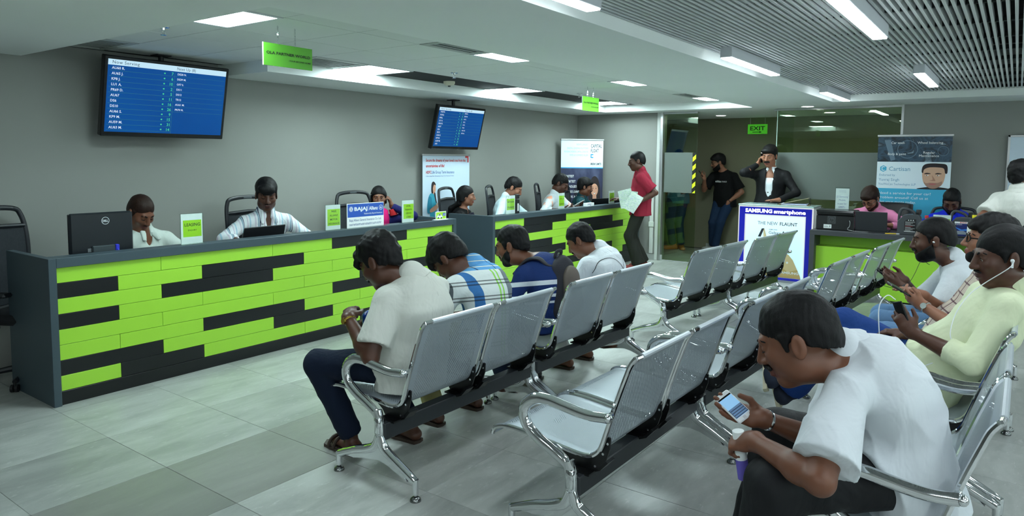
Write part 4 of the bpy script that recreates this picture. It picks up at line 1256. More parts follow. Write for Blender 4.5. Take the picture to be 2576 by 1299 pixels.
# printer
t = thing('printer', 'black office printer at the left end of the desk', 'printer', (-1.69, 8.93, DZ), 0.0)
k = MB(); k.box((-0.205, -0.17, 0.0), (0.205, 0.17, 0.17), 0.008); k.ob('body', plain('printer black', C(22, 22, 24), .4), t, smooth=False)
k = MB(); k.box((-0.20, -0.175, 0.17), (0.205, 0.17, 0.225), 0.012); k.box((-0.21, -0.17, 0.215), (0.20, 0.15, 0.232), 0.006); k.ob('scanner_lid', plain('printer black gloss', C(16, 16, 18), .25), t, smooth=False)
k = MB(); k.box((-0.12, -0.1735, 0.02), (-0.035, -0.171, 0.065)); k.ob('label', M_PAPER, t, smooth=False)
fl = Flat((-1.895, 8.758, DZ), (1, 0, 0), (0, 0, 1), 0.001)
fl.rect('logo_plate', 0.125, 0.075, 0.215, 0.165, 2); fl.ring('logo', 0.17, 0.12, 0.036, 0.040, 3); fl.text('logo', 'hp', 0.17, 0.105, 0.045, align='C', bold=0.02, shear=0.2, lay=3)
fl.rect('label_print', 0.09, 0.035, 0.14, 0.038, 3); fl.rect('label_print', 0.09, 0.045, 0.13, 0.048, 3); fl.rect('label_print', 0.152, 0.032, 0.158, 0.055, 3)
fl.build(t, {'logo_plate': plain('smoke plate', C(70, 72, 74), .3), 'logo': plain('dark logo', C(30, 30, 32), .4), 'label_print': M_INK})
k = MB(); k.tube(spline([(0.155, -0.175, 0.12), (0.165, -0.19, 0.10), (0.16, -0.185, 0.06), (0.15, -0.20, 0.035)]), 0.004, 8); k.tube(spline([(0.14, -0.172, 0.04), (0.15, -0.21, 0.02), (0.22, -0.22, 0.008), (0.36, -0.21, 0.006)]), 0.003, 8); k.ob('cable', plain('grey cable', C(150, 152, 154), .5), t)
t = laptop('dark grey laptop open on the desk in front of the man in pink', -1.315, 8.80, DZ, 0.33, 0.24, -pi / 2 - 0.0, plain('laptop grey', C(44, 46, 50), .42), 0.18)
fl = Flat((-1.335, 8.80, DZ + 0.125), (1, 0, 0), (0, 0.18, 1), 0.002)
fl.ring('logo', 0.0, 0.0, 0.017, 0.0185, 2); fl.text('logo', 'hp', 0.0, -0.008, 0.022, align='C', shear=0.2, lay=2)
fl.build(t, {'logo': plain('logo dark', C(24, 24, 26), .3)})

# oil cans, bottle and sign on the desk
def oil_can(label, x, y, m, w, h, face):
    t = thing('oil_can', label, 'oil can', (x, y, DZ), 0.06)
    fn = lambda u, v, d: (u, d, v)
    a = w / 2
    body = [(-a, 0.004), (-a + 0.01, 0), (a - 0.01, 0), (a, 0.01), (a, h * 0.60), (a - 0.008, h * 0.72), (a - 0.03, h * 0.80), (-a + 0.10, h * 0.80), (-a + 0.055, h * 0.76), (-a + 0.02, h * 0.60), (-a, h * 0.52)]
    k = MB(); k.prism(body, fn, -0.055, 0.055); o = k.ob('body', m, t, smooth=False)
    bv = o.modifiers.new('round', 'BEVEL'); bv.width = 0.008; bv.segments = 2
    k = MB(); k.tube(spline([(-a + 0.008, 0, h * 0.52), (-a + 0.012, 0, h * 0.78), (-a + 0.03, 0, h * 0.97), (-a + 0.07, 0, h * 1.0), (a - 0.085, 0, h * 0.90), (a - 0.06, 0, h * 0.78)]), 0.015, 10); k.ob('handle', m, t)
    k = MB(); k.lathe([(0.022, h * 0.79), (0.022, h * 0.84), (0.026, h * 0.845), (0.026, h * 0.97), (0.023, h * 0.985)], (a - 0.028, 0, 0), 16); k.ob('cap', M_BLACK, t)
    k = MB()
    for q in range(4):
        k.tube([(a - 0.002, -0.02, h * (0.2 + q * 0.09)), (a - 0.03, -0.056, h * (0.16 + q * 0.09))], 0.004, 6)
    k.ob('grip_ribs', m, t)
    fl = Flat((x - a, y - 0.0565, DZ), (1, 0, 0), (0, 0, 1), 0.001)
    face(fl, w, h)
    fl.build(t, {'label_panel': face.panel, 'white_print': M_PAPER, 'red_print': M_RED, 'car_print': plain('silver car print', C(150, 160, 172), .4), 'blue_print': plain('bright blue print', C(60, 130, 220), .4)})
    t.rotation_euler.z = 0.0
    return t
def face1(fl, w, h):
    fl.poly('label_panel', [(w * 0.30, h * 0.12), (w * 0.82, h * 0.12), (w * 0.82, h * 0.62), (w * 0.46, h * 0.62), (w * 0.30, h * 0.50)], 1)
    for q in range(9):
        fl.rect('red_print' if q == 4 else 'white_print', w * 0.36, h * (0.17 + q * 0.042), w * (0.60 + 0.18 * ((q * 7) % 3) / 2), h * (0.178 + q * 0.042), 2)
    fl.rect('white_print', w * 0.32, h * 0.13, w * 0.80, h * 0.15, 2)
    for q in range(3):
        fl.ell('white_print', w * (0.50 + q * 0.1), h * 0.575, 0.006, 0.006, 2, 8)
face1.panel = plain('can label black', C(18, 18, 22), .4)
def face2(fl, w, h):
    fl.rect('label_panel', w * 0.22, h * 0.06, w * 0.80, h * 0.62, 1)
    fl.rect('white_print', w * 0.22, h * 0.55, w * 0.80, h * 0.62, 2); fl.text('red_print', 'BOSCH', w * 0.46, h * 0.565, 0.018, width=w * 0.28, bold=0.03, lay=3)
    fl.text('white_print', 'Premium', w * 0.26, h * 0.49, 0.018, lay=3)
    fl.poly('blue_print', [(w * 0.22, h * 0.42), (w * 0.55, h * 0.32), (w * 0.80, h * 0.36), (w * 0.80, h * 0.28), (w * 0.5, h * 0.26)], 2)
    fl.poly('car_print', [(w * 0.25, h * 0.16), (w * 0.36, h * 0.26), (w * 0.62, h * 0.27), (w * 0.76, h * 0.20), (w * 0.74, h * 0.13), (w * 0.30, h * 0.12)], 3)
face2.panel = plain('can label blue', C(24, 40, 112), .4)
M_CAN = plain('can grey plastic', C(62, 66, 70), .42)
oil_can('dark grey oil can with a black label beside the laptop', -0.935, 8.80, M_CAN, 0.225, 0.285, face1)
oil_can('dark grey oil can with a blue label beside the white bottle', -0.455, 8.88, M_CAN, 0.22, 0.275, face2)
t = thing('spray_bottle', 'clear plastic bottle with a red cap behind the oil cans', 'bottle', (-0.79, 8.98, DZ))
k = MB(); k.lathe([(0.036, 0), (0.038, 0.005), (0.038, 0.12), (0.03, 0.15), (0.016, 0.17), (0.016, 0.18)], n=20); k.ob('bottle_body', plain('translucent plastic', C(190, 204, 210), .2), t)
k = MB(); k.lathe([(0.019, 0.178), (0.019, 0.205), (0.016, 0.21)], n=16); k.ob('cap', M_RED, t)
t = thing('engine_oil_bottle', 'white bottle with a yellow cap at the right of the oil cans', 'bottle', (-0.335, 8.74, DZ))
k = MB(); k.lathe([(0.058, 0), (0.062, 0.006), (0.064, 0.06), (0.062, 0.13), (0.05, 0.175), (0.028, 0.205), (0.021, 0.215), (0.021, 0.225)], n=24)
k.v = [(x, y * 0.55, z) for x, y, z in k.v]; k.ob('bottle_body', plain('white bottle plastic', C(228, 232, 228), .35), t)
k = MB(); k.lathe([(0.024, 0.222), (0.024, 0.25), (0.022, 0.254)], n=18); k.ob('cap', plain('yellow cap', C(238, 224, 20), .4), t)
fl = Flat((-0.395, 8.74 - 0.0362, DZ), (1, 0, 0), (0, 0, 1), 0.0006)
fl.rect('grey_label', 0.034, 0.025, 0.098, 0.135, 1); fl.rect('yellow_label', 0.034, 0.06, 0.048, 0.135, 2); fl.rect('label_print', 0.054, 0.115, 0.09, 0.118, 2); fl.rect('label_print', 0.054, 0.105, 0.08, 0.108, 2); fl.rect('label_print', 0.036, 0.028, 0.065, 0.045, 2)
fl.build(t, {'grey_label': plain('grey label', C(176, 182, 184), .5), 'yellow_label': plain('yellow label', C(240, 212, 30), .5), 'label_print': M_INK})
t = thing('sign_holder', 'lime and white sign in an acrylic holder among the oil cans', 'sign', (-0.63, 8.79, DZ))
k = MB(); k.box((-0.082, -0.003, 0.004), (0.082, 0.003, 0.235), 0); k.ob('paper_sheet', M_PAPER, t, smooth=False)
k = MB(); k.box((-0.085, -0.006, 0.0), (0.085, -0.0045, 0.238)); k.box((-0.085, 0.0045, 0.0), (0.085, 0.006, 0.238)); k.ob('acrylic_sleeve', M_ACRYL, t, smooth=False)
k = MB(); k.box((-0.09, -0.035, 0), (0.09, 0.035, 0.004), 0.001); k.ob('base', M_ACRYL, t, smooth=False)
fl = Flat((-0.71, 8.7868, DZ), (1, 0, 0), (0, 0, 1), 0.0004)
fl.rect('lime_panel', 0.004, 0.06, 0.156, 0.195, 1); fl.text('lettering', 'CARTISAN', 0.08, 0.125, 0.03, width=0.13, align='C', bold=0.012); fl.text('lettering', 'enquiry', 0.08, 0.09, 0.016, align='C')
fl.build(t, {'lime_panel': M_LIMEP, 'lettering': M_DKINK})
t = thing('paper_slip', 'small teal car-shaped card in front of the lime sign on the desk', 'card', (-0.565, 8.735, DZ))
k = MB(); k.prism([(-0.065, 0.05), (-0.03, 0.048), (0.05, 0.05), (0.062, 0.062), (0.05, 0.075), (0.01, 0.088), (-0.03, 0.086), (-0.055, 0.07)], lambda u, v, d: (u, d, v), -0.002, 0.002); k.box((-0.004, -0.002, 0), (0.004, 0.002, 0.052)); k.ob('card', plain('teal card', C(80, 180, 180), .5), t, smooth=False)
t = thing('pen', 'yellow and white pen lying on the desk by the laptop', 'pen', (-1.10, 8.72, DZ + 0.006), 0.25)
k = MB(); k.tube([(-0.06, 0, 0), (0.05, 0, 0)], 0.005, 8); k.ob('barrel', plain('pen yellow', C(230, 200, 40), .4), t)
k = MB(); k.tube([(0.05, 0, 0), (0.075, 0, 0), (0.085, 0, 0)], [0.0045, 0.0045, 0.001], 8); k.ob('tip', M_PAPER, t)
# ================================================================ beam seating
def m_perf():
    k = N('perforated silver steel')
    k.set(0.38, 0.30)
    tc = k.n('ShaderNodeUVMap'); tc.uv_map = 'UVMap'
    s = k.n('ShaderNodeSeparateXYZ'); k.l(tc.outputs[0], s.inputs[0])
    f = 2 * pi / 0.0135
    a = k.math('SINE', k.math('MULTIPLY', s.outputs[0], f))
    b = k.math('SINE', k.math('MULTIPLY', s.outputs[1], f))
    hole = k.math('GREATER_THAN', k.math('MULTIPLY', a, b), 0.22)
    inx = k.band(s.outputs[0], 0.048, 0.492)
    iny = k.math('ADD', k.band(s.outputs[1], 0.045, 0.46), k.band(s.outputs[1], 0.535, 0.905))
    m = k.math('MULTIPLY', hole, k.math('MULTIPLY', inx, iny))
    k.color(k.mix(k.noise(k.obj(), 4.0), C(158, 168, 176), C(170, 179, 186)))
    tr = k.n('ShaderNodeBsdfTransparent')
    mx = k.n('ShaderNodeMixShader')
    k.l(m, mx.inputs[0]); k.l(k.b.outputs[0], mx.inputs[1]); k.l(tr.outputs[0], mx.inputs[2]); k.l(mx.outputs[0], k.out.inputs[0])
    return k.m
M_PERF = m_perf()
M_BEAM = plain('charcoal beam paint', C(40, 44, 48), 0.38)
M_BRK = plain('black bracket paint', C(10, 11, 13), 0.3)
M_TTUBE = plain('silver painted tube', C(196, 204, 210), 0.32, 0.5)
M_FOOT = plain('dark chrome glide', C(130, 132, 132), 0.2, 1.0)
# local axes: x along the bench, y forward (toward the counter), z up; origin under the near post
PROF = [(0.452, 0.372), (0.44, 0.388), (0.41, 0.402), (0.36, 0.41), (0.28, 0.408), (0.18, 0.398), (0.08, 0.388), (0.0, 0.382), (-0.045, 0.388), (-0.075, 0.408), (-0.095, 0.44), (-0.115, 0.50), (-0.14, 0.58), (-0.17, 0.67), (-0.195, 0.74), (-0.212, 0.785), (-0.232, 0.815), (-0.243, 0.822)]
SW = 0.54
def seat_meshes():
    P = spline([(0, a, b) for a, b in PROF], 3)
    d = [0]
    for i in range(1, len(P)):
        d.append(d[-1] + (P[i] - P[i - 1]).length)
    tot = d[-1]
    k = MB(); uv = []
    th = 0.0022
    nu = 8
    for side in (0, 1):
        for i, p in enumerate(P):
            q = P[min(i + 1, len(P) - 1)] - P[max(i - 1, 0)]
            nrm = Vector((0, -q.z, q.y)).normalized() * (th if side else 0)
            for j in range(nu + 1):
                u = j / nu
                sag = 0.0
                k.v.append((-SW / 2 + 0.012 + u * (SW - 0.024), p.y + nrm.y, p.z + nrm.z)); uv.append((0.0 + u * SW, d[i] / tot * 0.95))
    m = len(P); n = nu + 1
    for side in (0, 1):
        o = side * m * n
        for i in range(m - 1):
            for j in range(nu):
                q = (o + i * n + j, o + i * n + j + 1, o + (i + 1) * n + j + 1, o + (i + 1) * n + j)
                k.f.append(q if side else q[::-1]); k.mi.append(0)
    k.uv = uv
    shell = k.mesh('seat_shell', M_PERF, angle=60, fix=False)
    rails = MB()
    for s in (-1, 1):
        x = s * (SW / 2 - 0.008)
        rails = MB()
        pts = [Vector((x, p.y, p.z)) for p in P]
        pts.insert(0, Vector((x, 0.455, 0.358)))
        rails.tube(pts, 0.0105, 8)
        if s == -1:
            r0 = rails.mesh('side_rail', M_CHROME)
        else:
            r1 = rails.mesh('side_rail', M_CHROME)
    k = MB(); k.tube([(-SW / 2 + 0.045, -0.243, 0.822), (SW / 2 - 0.045, -0.243, 0.822)], 0.0125, 10); tube = k.mesh('top_tube', M_TTUBE)
    k = MB()
    k.tube([((SW / 2 - 0.047), -0.243, 0.822), ((SW / 2 - 0.002), -0.240, 0.822)], 0.010, 8)
    tcap = k.mesh('tube_end', M_CHROME)
    k = MB(); k.tube([(-SW / 2 + 0.01, 0.452, 0.368), (SW / 2 - 0.01, 0.452, 0.368)], 0.010, 8); ft = k.mesh('front_tube', M_TTUBE)
    br = []
    for s in (-1, 1):
        k = MB()
        poly = [(0.13, 0.392), (0.05, 0.384), (-0.02, 0.380), (-0.06, 0.392), (-0.088, 0.425), (-0.112, 0.475), (-0.124, 0.472), (-0.122, 0.425), (-0.105, 0.375), (-0.07, 0.335), (-0.04, 0.318), (0.05, 0.318), (0.07, 0.345), (0.11, 0.372)]
        x0 = s * (SW / 2 - 0.03)
        k.prism(poly, lambda u, v, dd: (x0 + dd, u, v), -0.004, 0.004)
        k.prism([(-0.10, 0.37), (-0.07, 0.333), (-0.04, 0.318), (-0.043, 0.310), (-0.078, 0.325), (-0.113, 0.365)], lambda u, v, dd: (x0 - s * 0.03 + dd, u, v), -0.03, 0.03)
        k.box((x0 - 0.05, -0.055, 0.312), (x0 + 0.02, 0.05, 0.320))
        for (u, v) in ((-0.085, 0.405), (-0.105, 0.452), (-0.05, 0.345)):
            k.cur = 1
            k.tube([(x0 - 0.007, u - 0.008, v - 0.004), (x0 + 0.007, u - 0.008, v - 0.004)], 0.0055, 8)
            k.cur = 0
        br.append(k.mesh('bracket', [M_BRK, M_CHROME], smooth=False))
    return shell, r0, r1, tube, tcap, ft, br
SEATM = seat_meshes()
def leg_mesh():
    k = MB()
    # arm loop: rear clamp -> top -> front curve -> back to the post
    pts = spline([(0, -0.150, 0.585), (0, -0.06, 0.578), (0, 0.04, 0.590), (0, 0.12, 0.600), (0, 0.185, 0.592), (0, 0.232, 0.555), (0, 0.240, 0.508), (0, 0.215, 0.463), (0, 0.160, 0.425), (0, 0.09, 0.392), (0, 0.035, 0.362), (0, 0.008, 0.335)], 5)
    n = len(pts)
    k.tube(pts, [0.0165 + 0.004 * sin(pi * min(1, i / n)) for i in range(n)], 12, asp=1.25, up=(1, 0, 0))
    arm = k.mesh('armrest', M_CHROME, angle=50)
    k = MB()
    k.tube(spline([(0, 0.02, 0.372), (0, 0.012, 0.345), (0, 0.004, 0.30), (0, 0.002, 0.25), (0, 0.002, 0.215)], 4), 0.021, 12, asp=1.35, up=(1, 0, 0))
    k.box((-0.0235, -0.016, 0.262), (0.0235, 0.020, 0.345), 0.006)
    # Y foot: front and rear arms
    fr = spline([(0, 0.0, 0.250), (0, 0.03, 0.195), (0, 0.09, 0.165), (0, 0.17, 0.140), (0, 0.25, 0.108), (0, 0.298, 0.088)], 5)
    k.tube(fr, [0.024 - 0.008 * i / (len(fr) - 1) for i in range(len(fr))], 12, asp=1.15, up=(1, 0, 0))
    re = spline([(0, 0.0, 0.250), (0, -0.025, 0.200), (0, -0.07, 0.170), (0, -0.14, 0.135), (0, -0.20, 0.105), (0, -0.230, 0.088)], 5)
    k.tube(re, [0.024 - 0.007 * i / (len(re) - 1) for i in range(len(re))], 12, asp=1.15, up=(1, 0, 0))
    web = [(0.0, 0.20), (0.09, 0.158), (0.17, 0.132), (0.25, 0.10), (0.18, 0.10), (0.09, 0.122), (0.0, 0.135), (-0.06, 0.125), (-0.13, 0.10), (-0.19, 0.082), (-0.14, 0.13), (-0.07, 0.165)]
    k.prism(web, lambda u, v, d: (d, u, v), -0.012, 0.012)
    for y in (0.300, -0.232):
        k.tube([(0, y, 0.102), (0, y, 0.090), (0, y, 0.03)], [0.014, 0.0165, 0.0145], 12)
    leg = k.mesh('leg', M_CHROME, angle=45)
    k = MB(); k.lathe([(0.007, 0.035), (0.008, 0.022), (0.014, 0.020), (0.024, 0.012), (0.0265, 0.004), (0.0265, 0.0)], n=18)
    gl = k.mesh('glide', M_FOOT)
    k = MB(); k.sphere((0, -0.158, 0.586), (0.021, 0.017, 0.018), 12, 8); k.tube([(-0.0, -0.150, 0.585), (0.045, -0.146, 0.585)], 0.011, 8); cl = k.mesh('arm_clamp', M_CHROME)
    return arm, leg, gl, cl
LEGM = leg_mesh()
BL = 1.215
def lk(name, me, parent, loc=(0, 0, 0), sx=1):
    o = bpy.data.objects.new(name, me); COL.objects.link(o); o.parent = parent; o.location = loc
    if sx != 1:
        o.scale = (sx, 1, 1)
    return o
def bench(label, x, y0, ang=0.0):
    """ang: degrees the far end swings toward +X"""
    t = thing('waiting_bench', label, 'bench', (x, y0, 0), pi / 2 - radians(ang), 'silver two-seat beam benches')
    k = MB(); k.box((0.0, -0.036, 0.236), (BL, 0.026, 0.316), 0.004)
    if 'beam' not in KIDS:
        KIDS['beam'] = k.mesh('beam', M_BEAM, smooth=False)
    lk('beam', KIDS['beam'], t)
    shell, r0, r1, tube, tcap, ft, br = SEATM
    for i in (0, 1):
        sx = 0.325 + i * 0.565
        s = lk('seat_shell', shell, t, (sx, 0, 0))
        lk('side_rail', r0, s); lk('side_rail', r1, s); lk('top_tube', tube, s); lk('tube_end', tcap, s); lk('tube_end', tcap, s, (0, 0, 0), -1); lk('front_tube', ft, s)
        lk('bracket', br[0], s); lk('bracket', br[1], s)
    arm, leg, gl, cl = LEGM
    for i, xx in enumerate((0.0, BL)):
        l = lk('leg', leg, t, (xx, 0, 0))
        lk('glide', gl, l, (0, 0.300, 0)); lk('glide', gl, l, (0, -0.232, 0))
        a = lk('armrest', arm, t, (xx, 0, 0))
        lk('arm_clamp', cl, a, (0, 0, 0), 1 if i == 0 else -1)
    return t
bench('silver bench in the row by the counter, under the man with the gold watch', -2.395, 2.255, 0.3)
bench('silver bench in the row by the counter, under the man with the backpack', -2.395, 3.545, 1.6)
bench('empty silver bench in the row by the counter, just past the gap', -2.345, 5.44, 4.2)
bench('empty silver bench in the row by the counter, farthest one in front of the kiosk', -2.235, 6.72, 5.4)
bench('empty silver bench in the middle row, nearest the camera', -1.375, 2.33, 0.8)
bench('empty silver bench in the middle row, half hidden by the front man\'s head', -1.345, 3.635, 2.6)
bench('empty silver bench in the middle row, just past the gap', -1.30, 5.40, 4.0)
bench('empty silver bench in the middle row, farthest one before the lime desk', -1.20, 6.68, 4.6)
bench('silver bench at the right edge under the man typing on a white phone', -0.235, 2.385, 0.5)
bench('silver bench at the right edge under the man in pale yellow', -0.215, 3.675, 0.6)
bench('silver bench at the right edge under the bearded man in white', -0.19, 4.975, 1.0)

# ================================================================ office chairs
M_CHF = plain('black chair frame', C(20, 24, 30), 0.42)
k = N('chair mesh fabric'); k.set(0.9)
k.color(k.mix(k.noise(k.obj(), 60.0), C(34, 38, 44), C(50, 55, 60)))
s = k.n('ShaderNodeTexCoord'); 
k.b.inputs['Alpha'].default_value = 0.9
M_CMESH = k.m
M_SEATF = plain('black seat fabric', C(22, 24, 28), 0.9, bump=0.2)
def office_chair():
    """faces +Y locally, back behind it"""
    t = thing('office_chair', 'x', 'chair', (0, 0, 0))
    def yb(z):
        return -0.245 - 0.10 * (z - 0.5) + 0.06 * sin((z - 0.45) * 3.0)
    ol = [(-0.215, 0.50), (-0.235, 0.70), (-0.245, 0.90), (-0.243, 1.05), (-0.225, 1.14), (-0.18, 1.185), (0.0, 1.20), (0.18, 1.185), (0.225, 1.14), (0.243, 1.05), (0.245, 0.90), (0.235, 0.70), (0.215, 0.50)]
    k = MB(); k.tube(spline([(x, yb(z), z) for x, z in ol], 4), 0.019, 10, asp=0.8); 
    k.tube([(-0.235, yb(1.06), 1.06), (0, yb(1.07) - 0.01, 1.07), (0.235, yb(1.06), 1.06)], 0.016, 8)
    k.tube([(-0.215, yb(0.5), 0.5), (0.215, yb(0.5), 0.5)], 0.018, 8)
    k.ob('back_frame', M_CHF, t)
    k = MB(); nz = 10; nx = 8
    zs = [0.50 + (1.06 - 0.50) * i / nz for i in range(nz + 1)]
    for s in (0, 1):
        for z in zs:
            wd = 0.225 + 0.012 * sin((z - .5) * 3)
            for j in range(nx + 1):
                u = -1 + 2 * j / nx
                k.v.append((u * wd, yb(z) - 0.02 * (1 - u * u) + s * 0.004, z))
    n = nx + 1
    for s in (0, 1):
        o = s * (nz + 1) * n
        for i in range(nz):
            for j in range(nx):
                k.f.append((o + i * n + j, o + i * n + j + 1, o + (i + 1) * n + j + 1, o + (i + 1) * n + j)); k.mi.append(0)
    k.ob('back_mesh', M_CMESH, t)
    k = MB(); k.box((-0.05, yb(1.19) - 0.012, 1.183), (0.05, yb(1.19) + 0.016, 1.205), 0.006); k.ob('hand_grip', plain('grip grey', C(70, 76, 80), .5), t)
    k = MB(); k.box((-0.245, -0.24, 0.43), (0.245, 0.25, 0.50), 0.03); k.ob('seat', M_SEATF, t)
    k = MB(); k.tube(spline([(0, -0.10, 0.40), (0, -0.25, 0.40), (0, -0.30, 0.48), (0, yb(0.6) - 0.03, 0.62)], 4), 0.022, 8); k.ob('back_support', M_CHF, t)
    for s in (-1, 1):
        k = MB(); k.tube(spline([(s * 0.24, -0.05, 0.42), (s * 0.30, -0.05, 0.46), (s * 0.305, -0.06, 0.64)], 4), 0.018, 8); k.box((s * 0.305 - 0.04, -0.16, 0.64), (s * 0.305 + 0.04, 0.10, 0.67), 0.012); k.ob('armrest', M_CHF, t)
    k = MB(); k.tube([(0, 0, 0.42), (0, 0, 0.28), (0, 0, 0.10)], [0.028, 0.028, 0.03], 12); k.box((-0.10, -0.12, 0.40), (0.10, 0.12, 0.43), 0.01); k.ob('gas_column', M_CHF, t)
    for q in range(5):
        a = 2 * pi * q / 5 + 0.3
        k = MB(); k.tube([(0, 0, 0.10), (0.15 * cos(a), 0.15 * sin(a), 0.09), (0.29 * cos(a), 0.29 * sin(a), 0.07)], [0.026, 0.022, 0.016], 8); st = k.ob('base_arm', M_CHF, t)
        k = MB(); c = Vector((0.29 * cos(a), 0.29 * sin(a), 0.026)); d = Vector((-sin(a), cos(a), 0)) * 0.012
        k.tube([c - d * 1.8, c - d * 0.5], 0.026, 12); k.tube([c + d * 0.5, c + d * 1.8], 0.026, 12); k.tube([c, c + Vector((0, 0, 0.045))], 0.008, 8); k.ob('caster', M_BLACK, st)
    return t
oc = office_chair()
PCH = [(-5.52, 1.93, -1.05, 'black mesh office chair standing empty at the left edge of the picture'),
       (-5.48, 3.80, -1.45, 'black mesh office chair behind the clerk in the striped shirt'),
       (-5.50, 5.06, -1.55, 'black mesh office chair behind the woman on the phone'),
       (-5.50, 6.62, -1.25, 'black mesh office chair behind the woman in the black cardigan'),
       (-5.50, 7.52, -1.10, 'black mesh office chair behind the man in the pale blue shirt'),
       (-5.50, 8.66, -1.10, 'black mesh office chair behind the man in the peach-striped shirt'),
       (-5.46, 9.40, -1.20, 'black mesh office chair behind the man in teal'),
       (-5.46, 2.72, -1.55, 'black mesh office chair under the leasing clerk'),
       (-0.59, 9.62, pi, 'black mesh office chair behind the bearded man in the blue sweater')]
for i, (x, y, r, lb) in enumerate(PCH):
    if i == 0:
        oc.location = (x, y, 0); oc.rotation_euler = (0, 0, r); oc['label'] = lb; oc['group'] = 'black mesh office chairs'
    else:
        q_ = dup(oc, (x, y, 0), r, lb)
        if 'leasing clerk' in lb: q_.scale = (1, 1, 0.76)
        if 'blue sweater' in lb: q_.scale = (0.95, 0.95, 0.86)
# executive chair
M_LEATH = plain('black leather', C(16, 17, 18), 0.35, bump=0.1)
t = thing('executive_chair', 'black leather high-back chair behind the man in pink', 'chair', (-1.27, 9.50, 0), pi)
k = MB()
k.tube(spline([(0, -0.26, 0.50), (0, -0.27, 0.70), (0, -0.30, 0.90), (0, -0.33, 1.02), (0, -0.335, 1.07)], 5), [0.05 + 0.0] + [0.058] * 18 + [0.05, 0.035], 16, asp=4.4, up=(0, 1, 0)); k.ob('backrest', M_LEATH, t)
k = MB(); k.box((-0.26, -0.25, 0.42), (0.26, 0.27, 0.52), 0.045); k.ob('seat', M_LEATH, t)
for s in (-1, 1):
    k = MB(); k.tube(spline([(s * 0.26, 0.15, 0.45), (s * 0.30, 0.16, 0.62), (s * 0.30, 0.05, 0.68), (s * 0.30, -0.18, 0.67), (s * 0.26, -0.24, 0.60)], 4), 0.024, 8); k.ob('armrest', M_CHF, t)
k = MB(); k.tube([(0, 0, 0.42), (0, 0, 0.10)], 0.03, 12); k.ob('gas_column', M_CHF, t)
for q in range(5):
    a = 2 * pi * q / 5
    k = MB(); k.tube([(0, 0, 0.10), (0.30 * cos(a), 0.30 * sin(a), 0.07)], [0.028, 0.018], 8); st = k.ob('base_arm', M_CHF, t)
    k = MB(); k.sphere((0.30 * cos(a), 0.30 * sin(a), 0.028), 0.028, 10, 8); k.ob('caster', M_BLACK, st)
# ================================================================ people: a small distance-field modeller
def V3(*a):
    v = np.array(a[0] if len(a) == 1 else a, float)
    return np.append(v, 0.0) if len(v) == 2 else v
def nrm(v):
    v = np.asarray(v, float); return v / max(1e-9, np.linalg.norm(v))

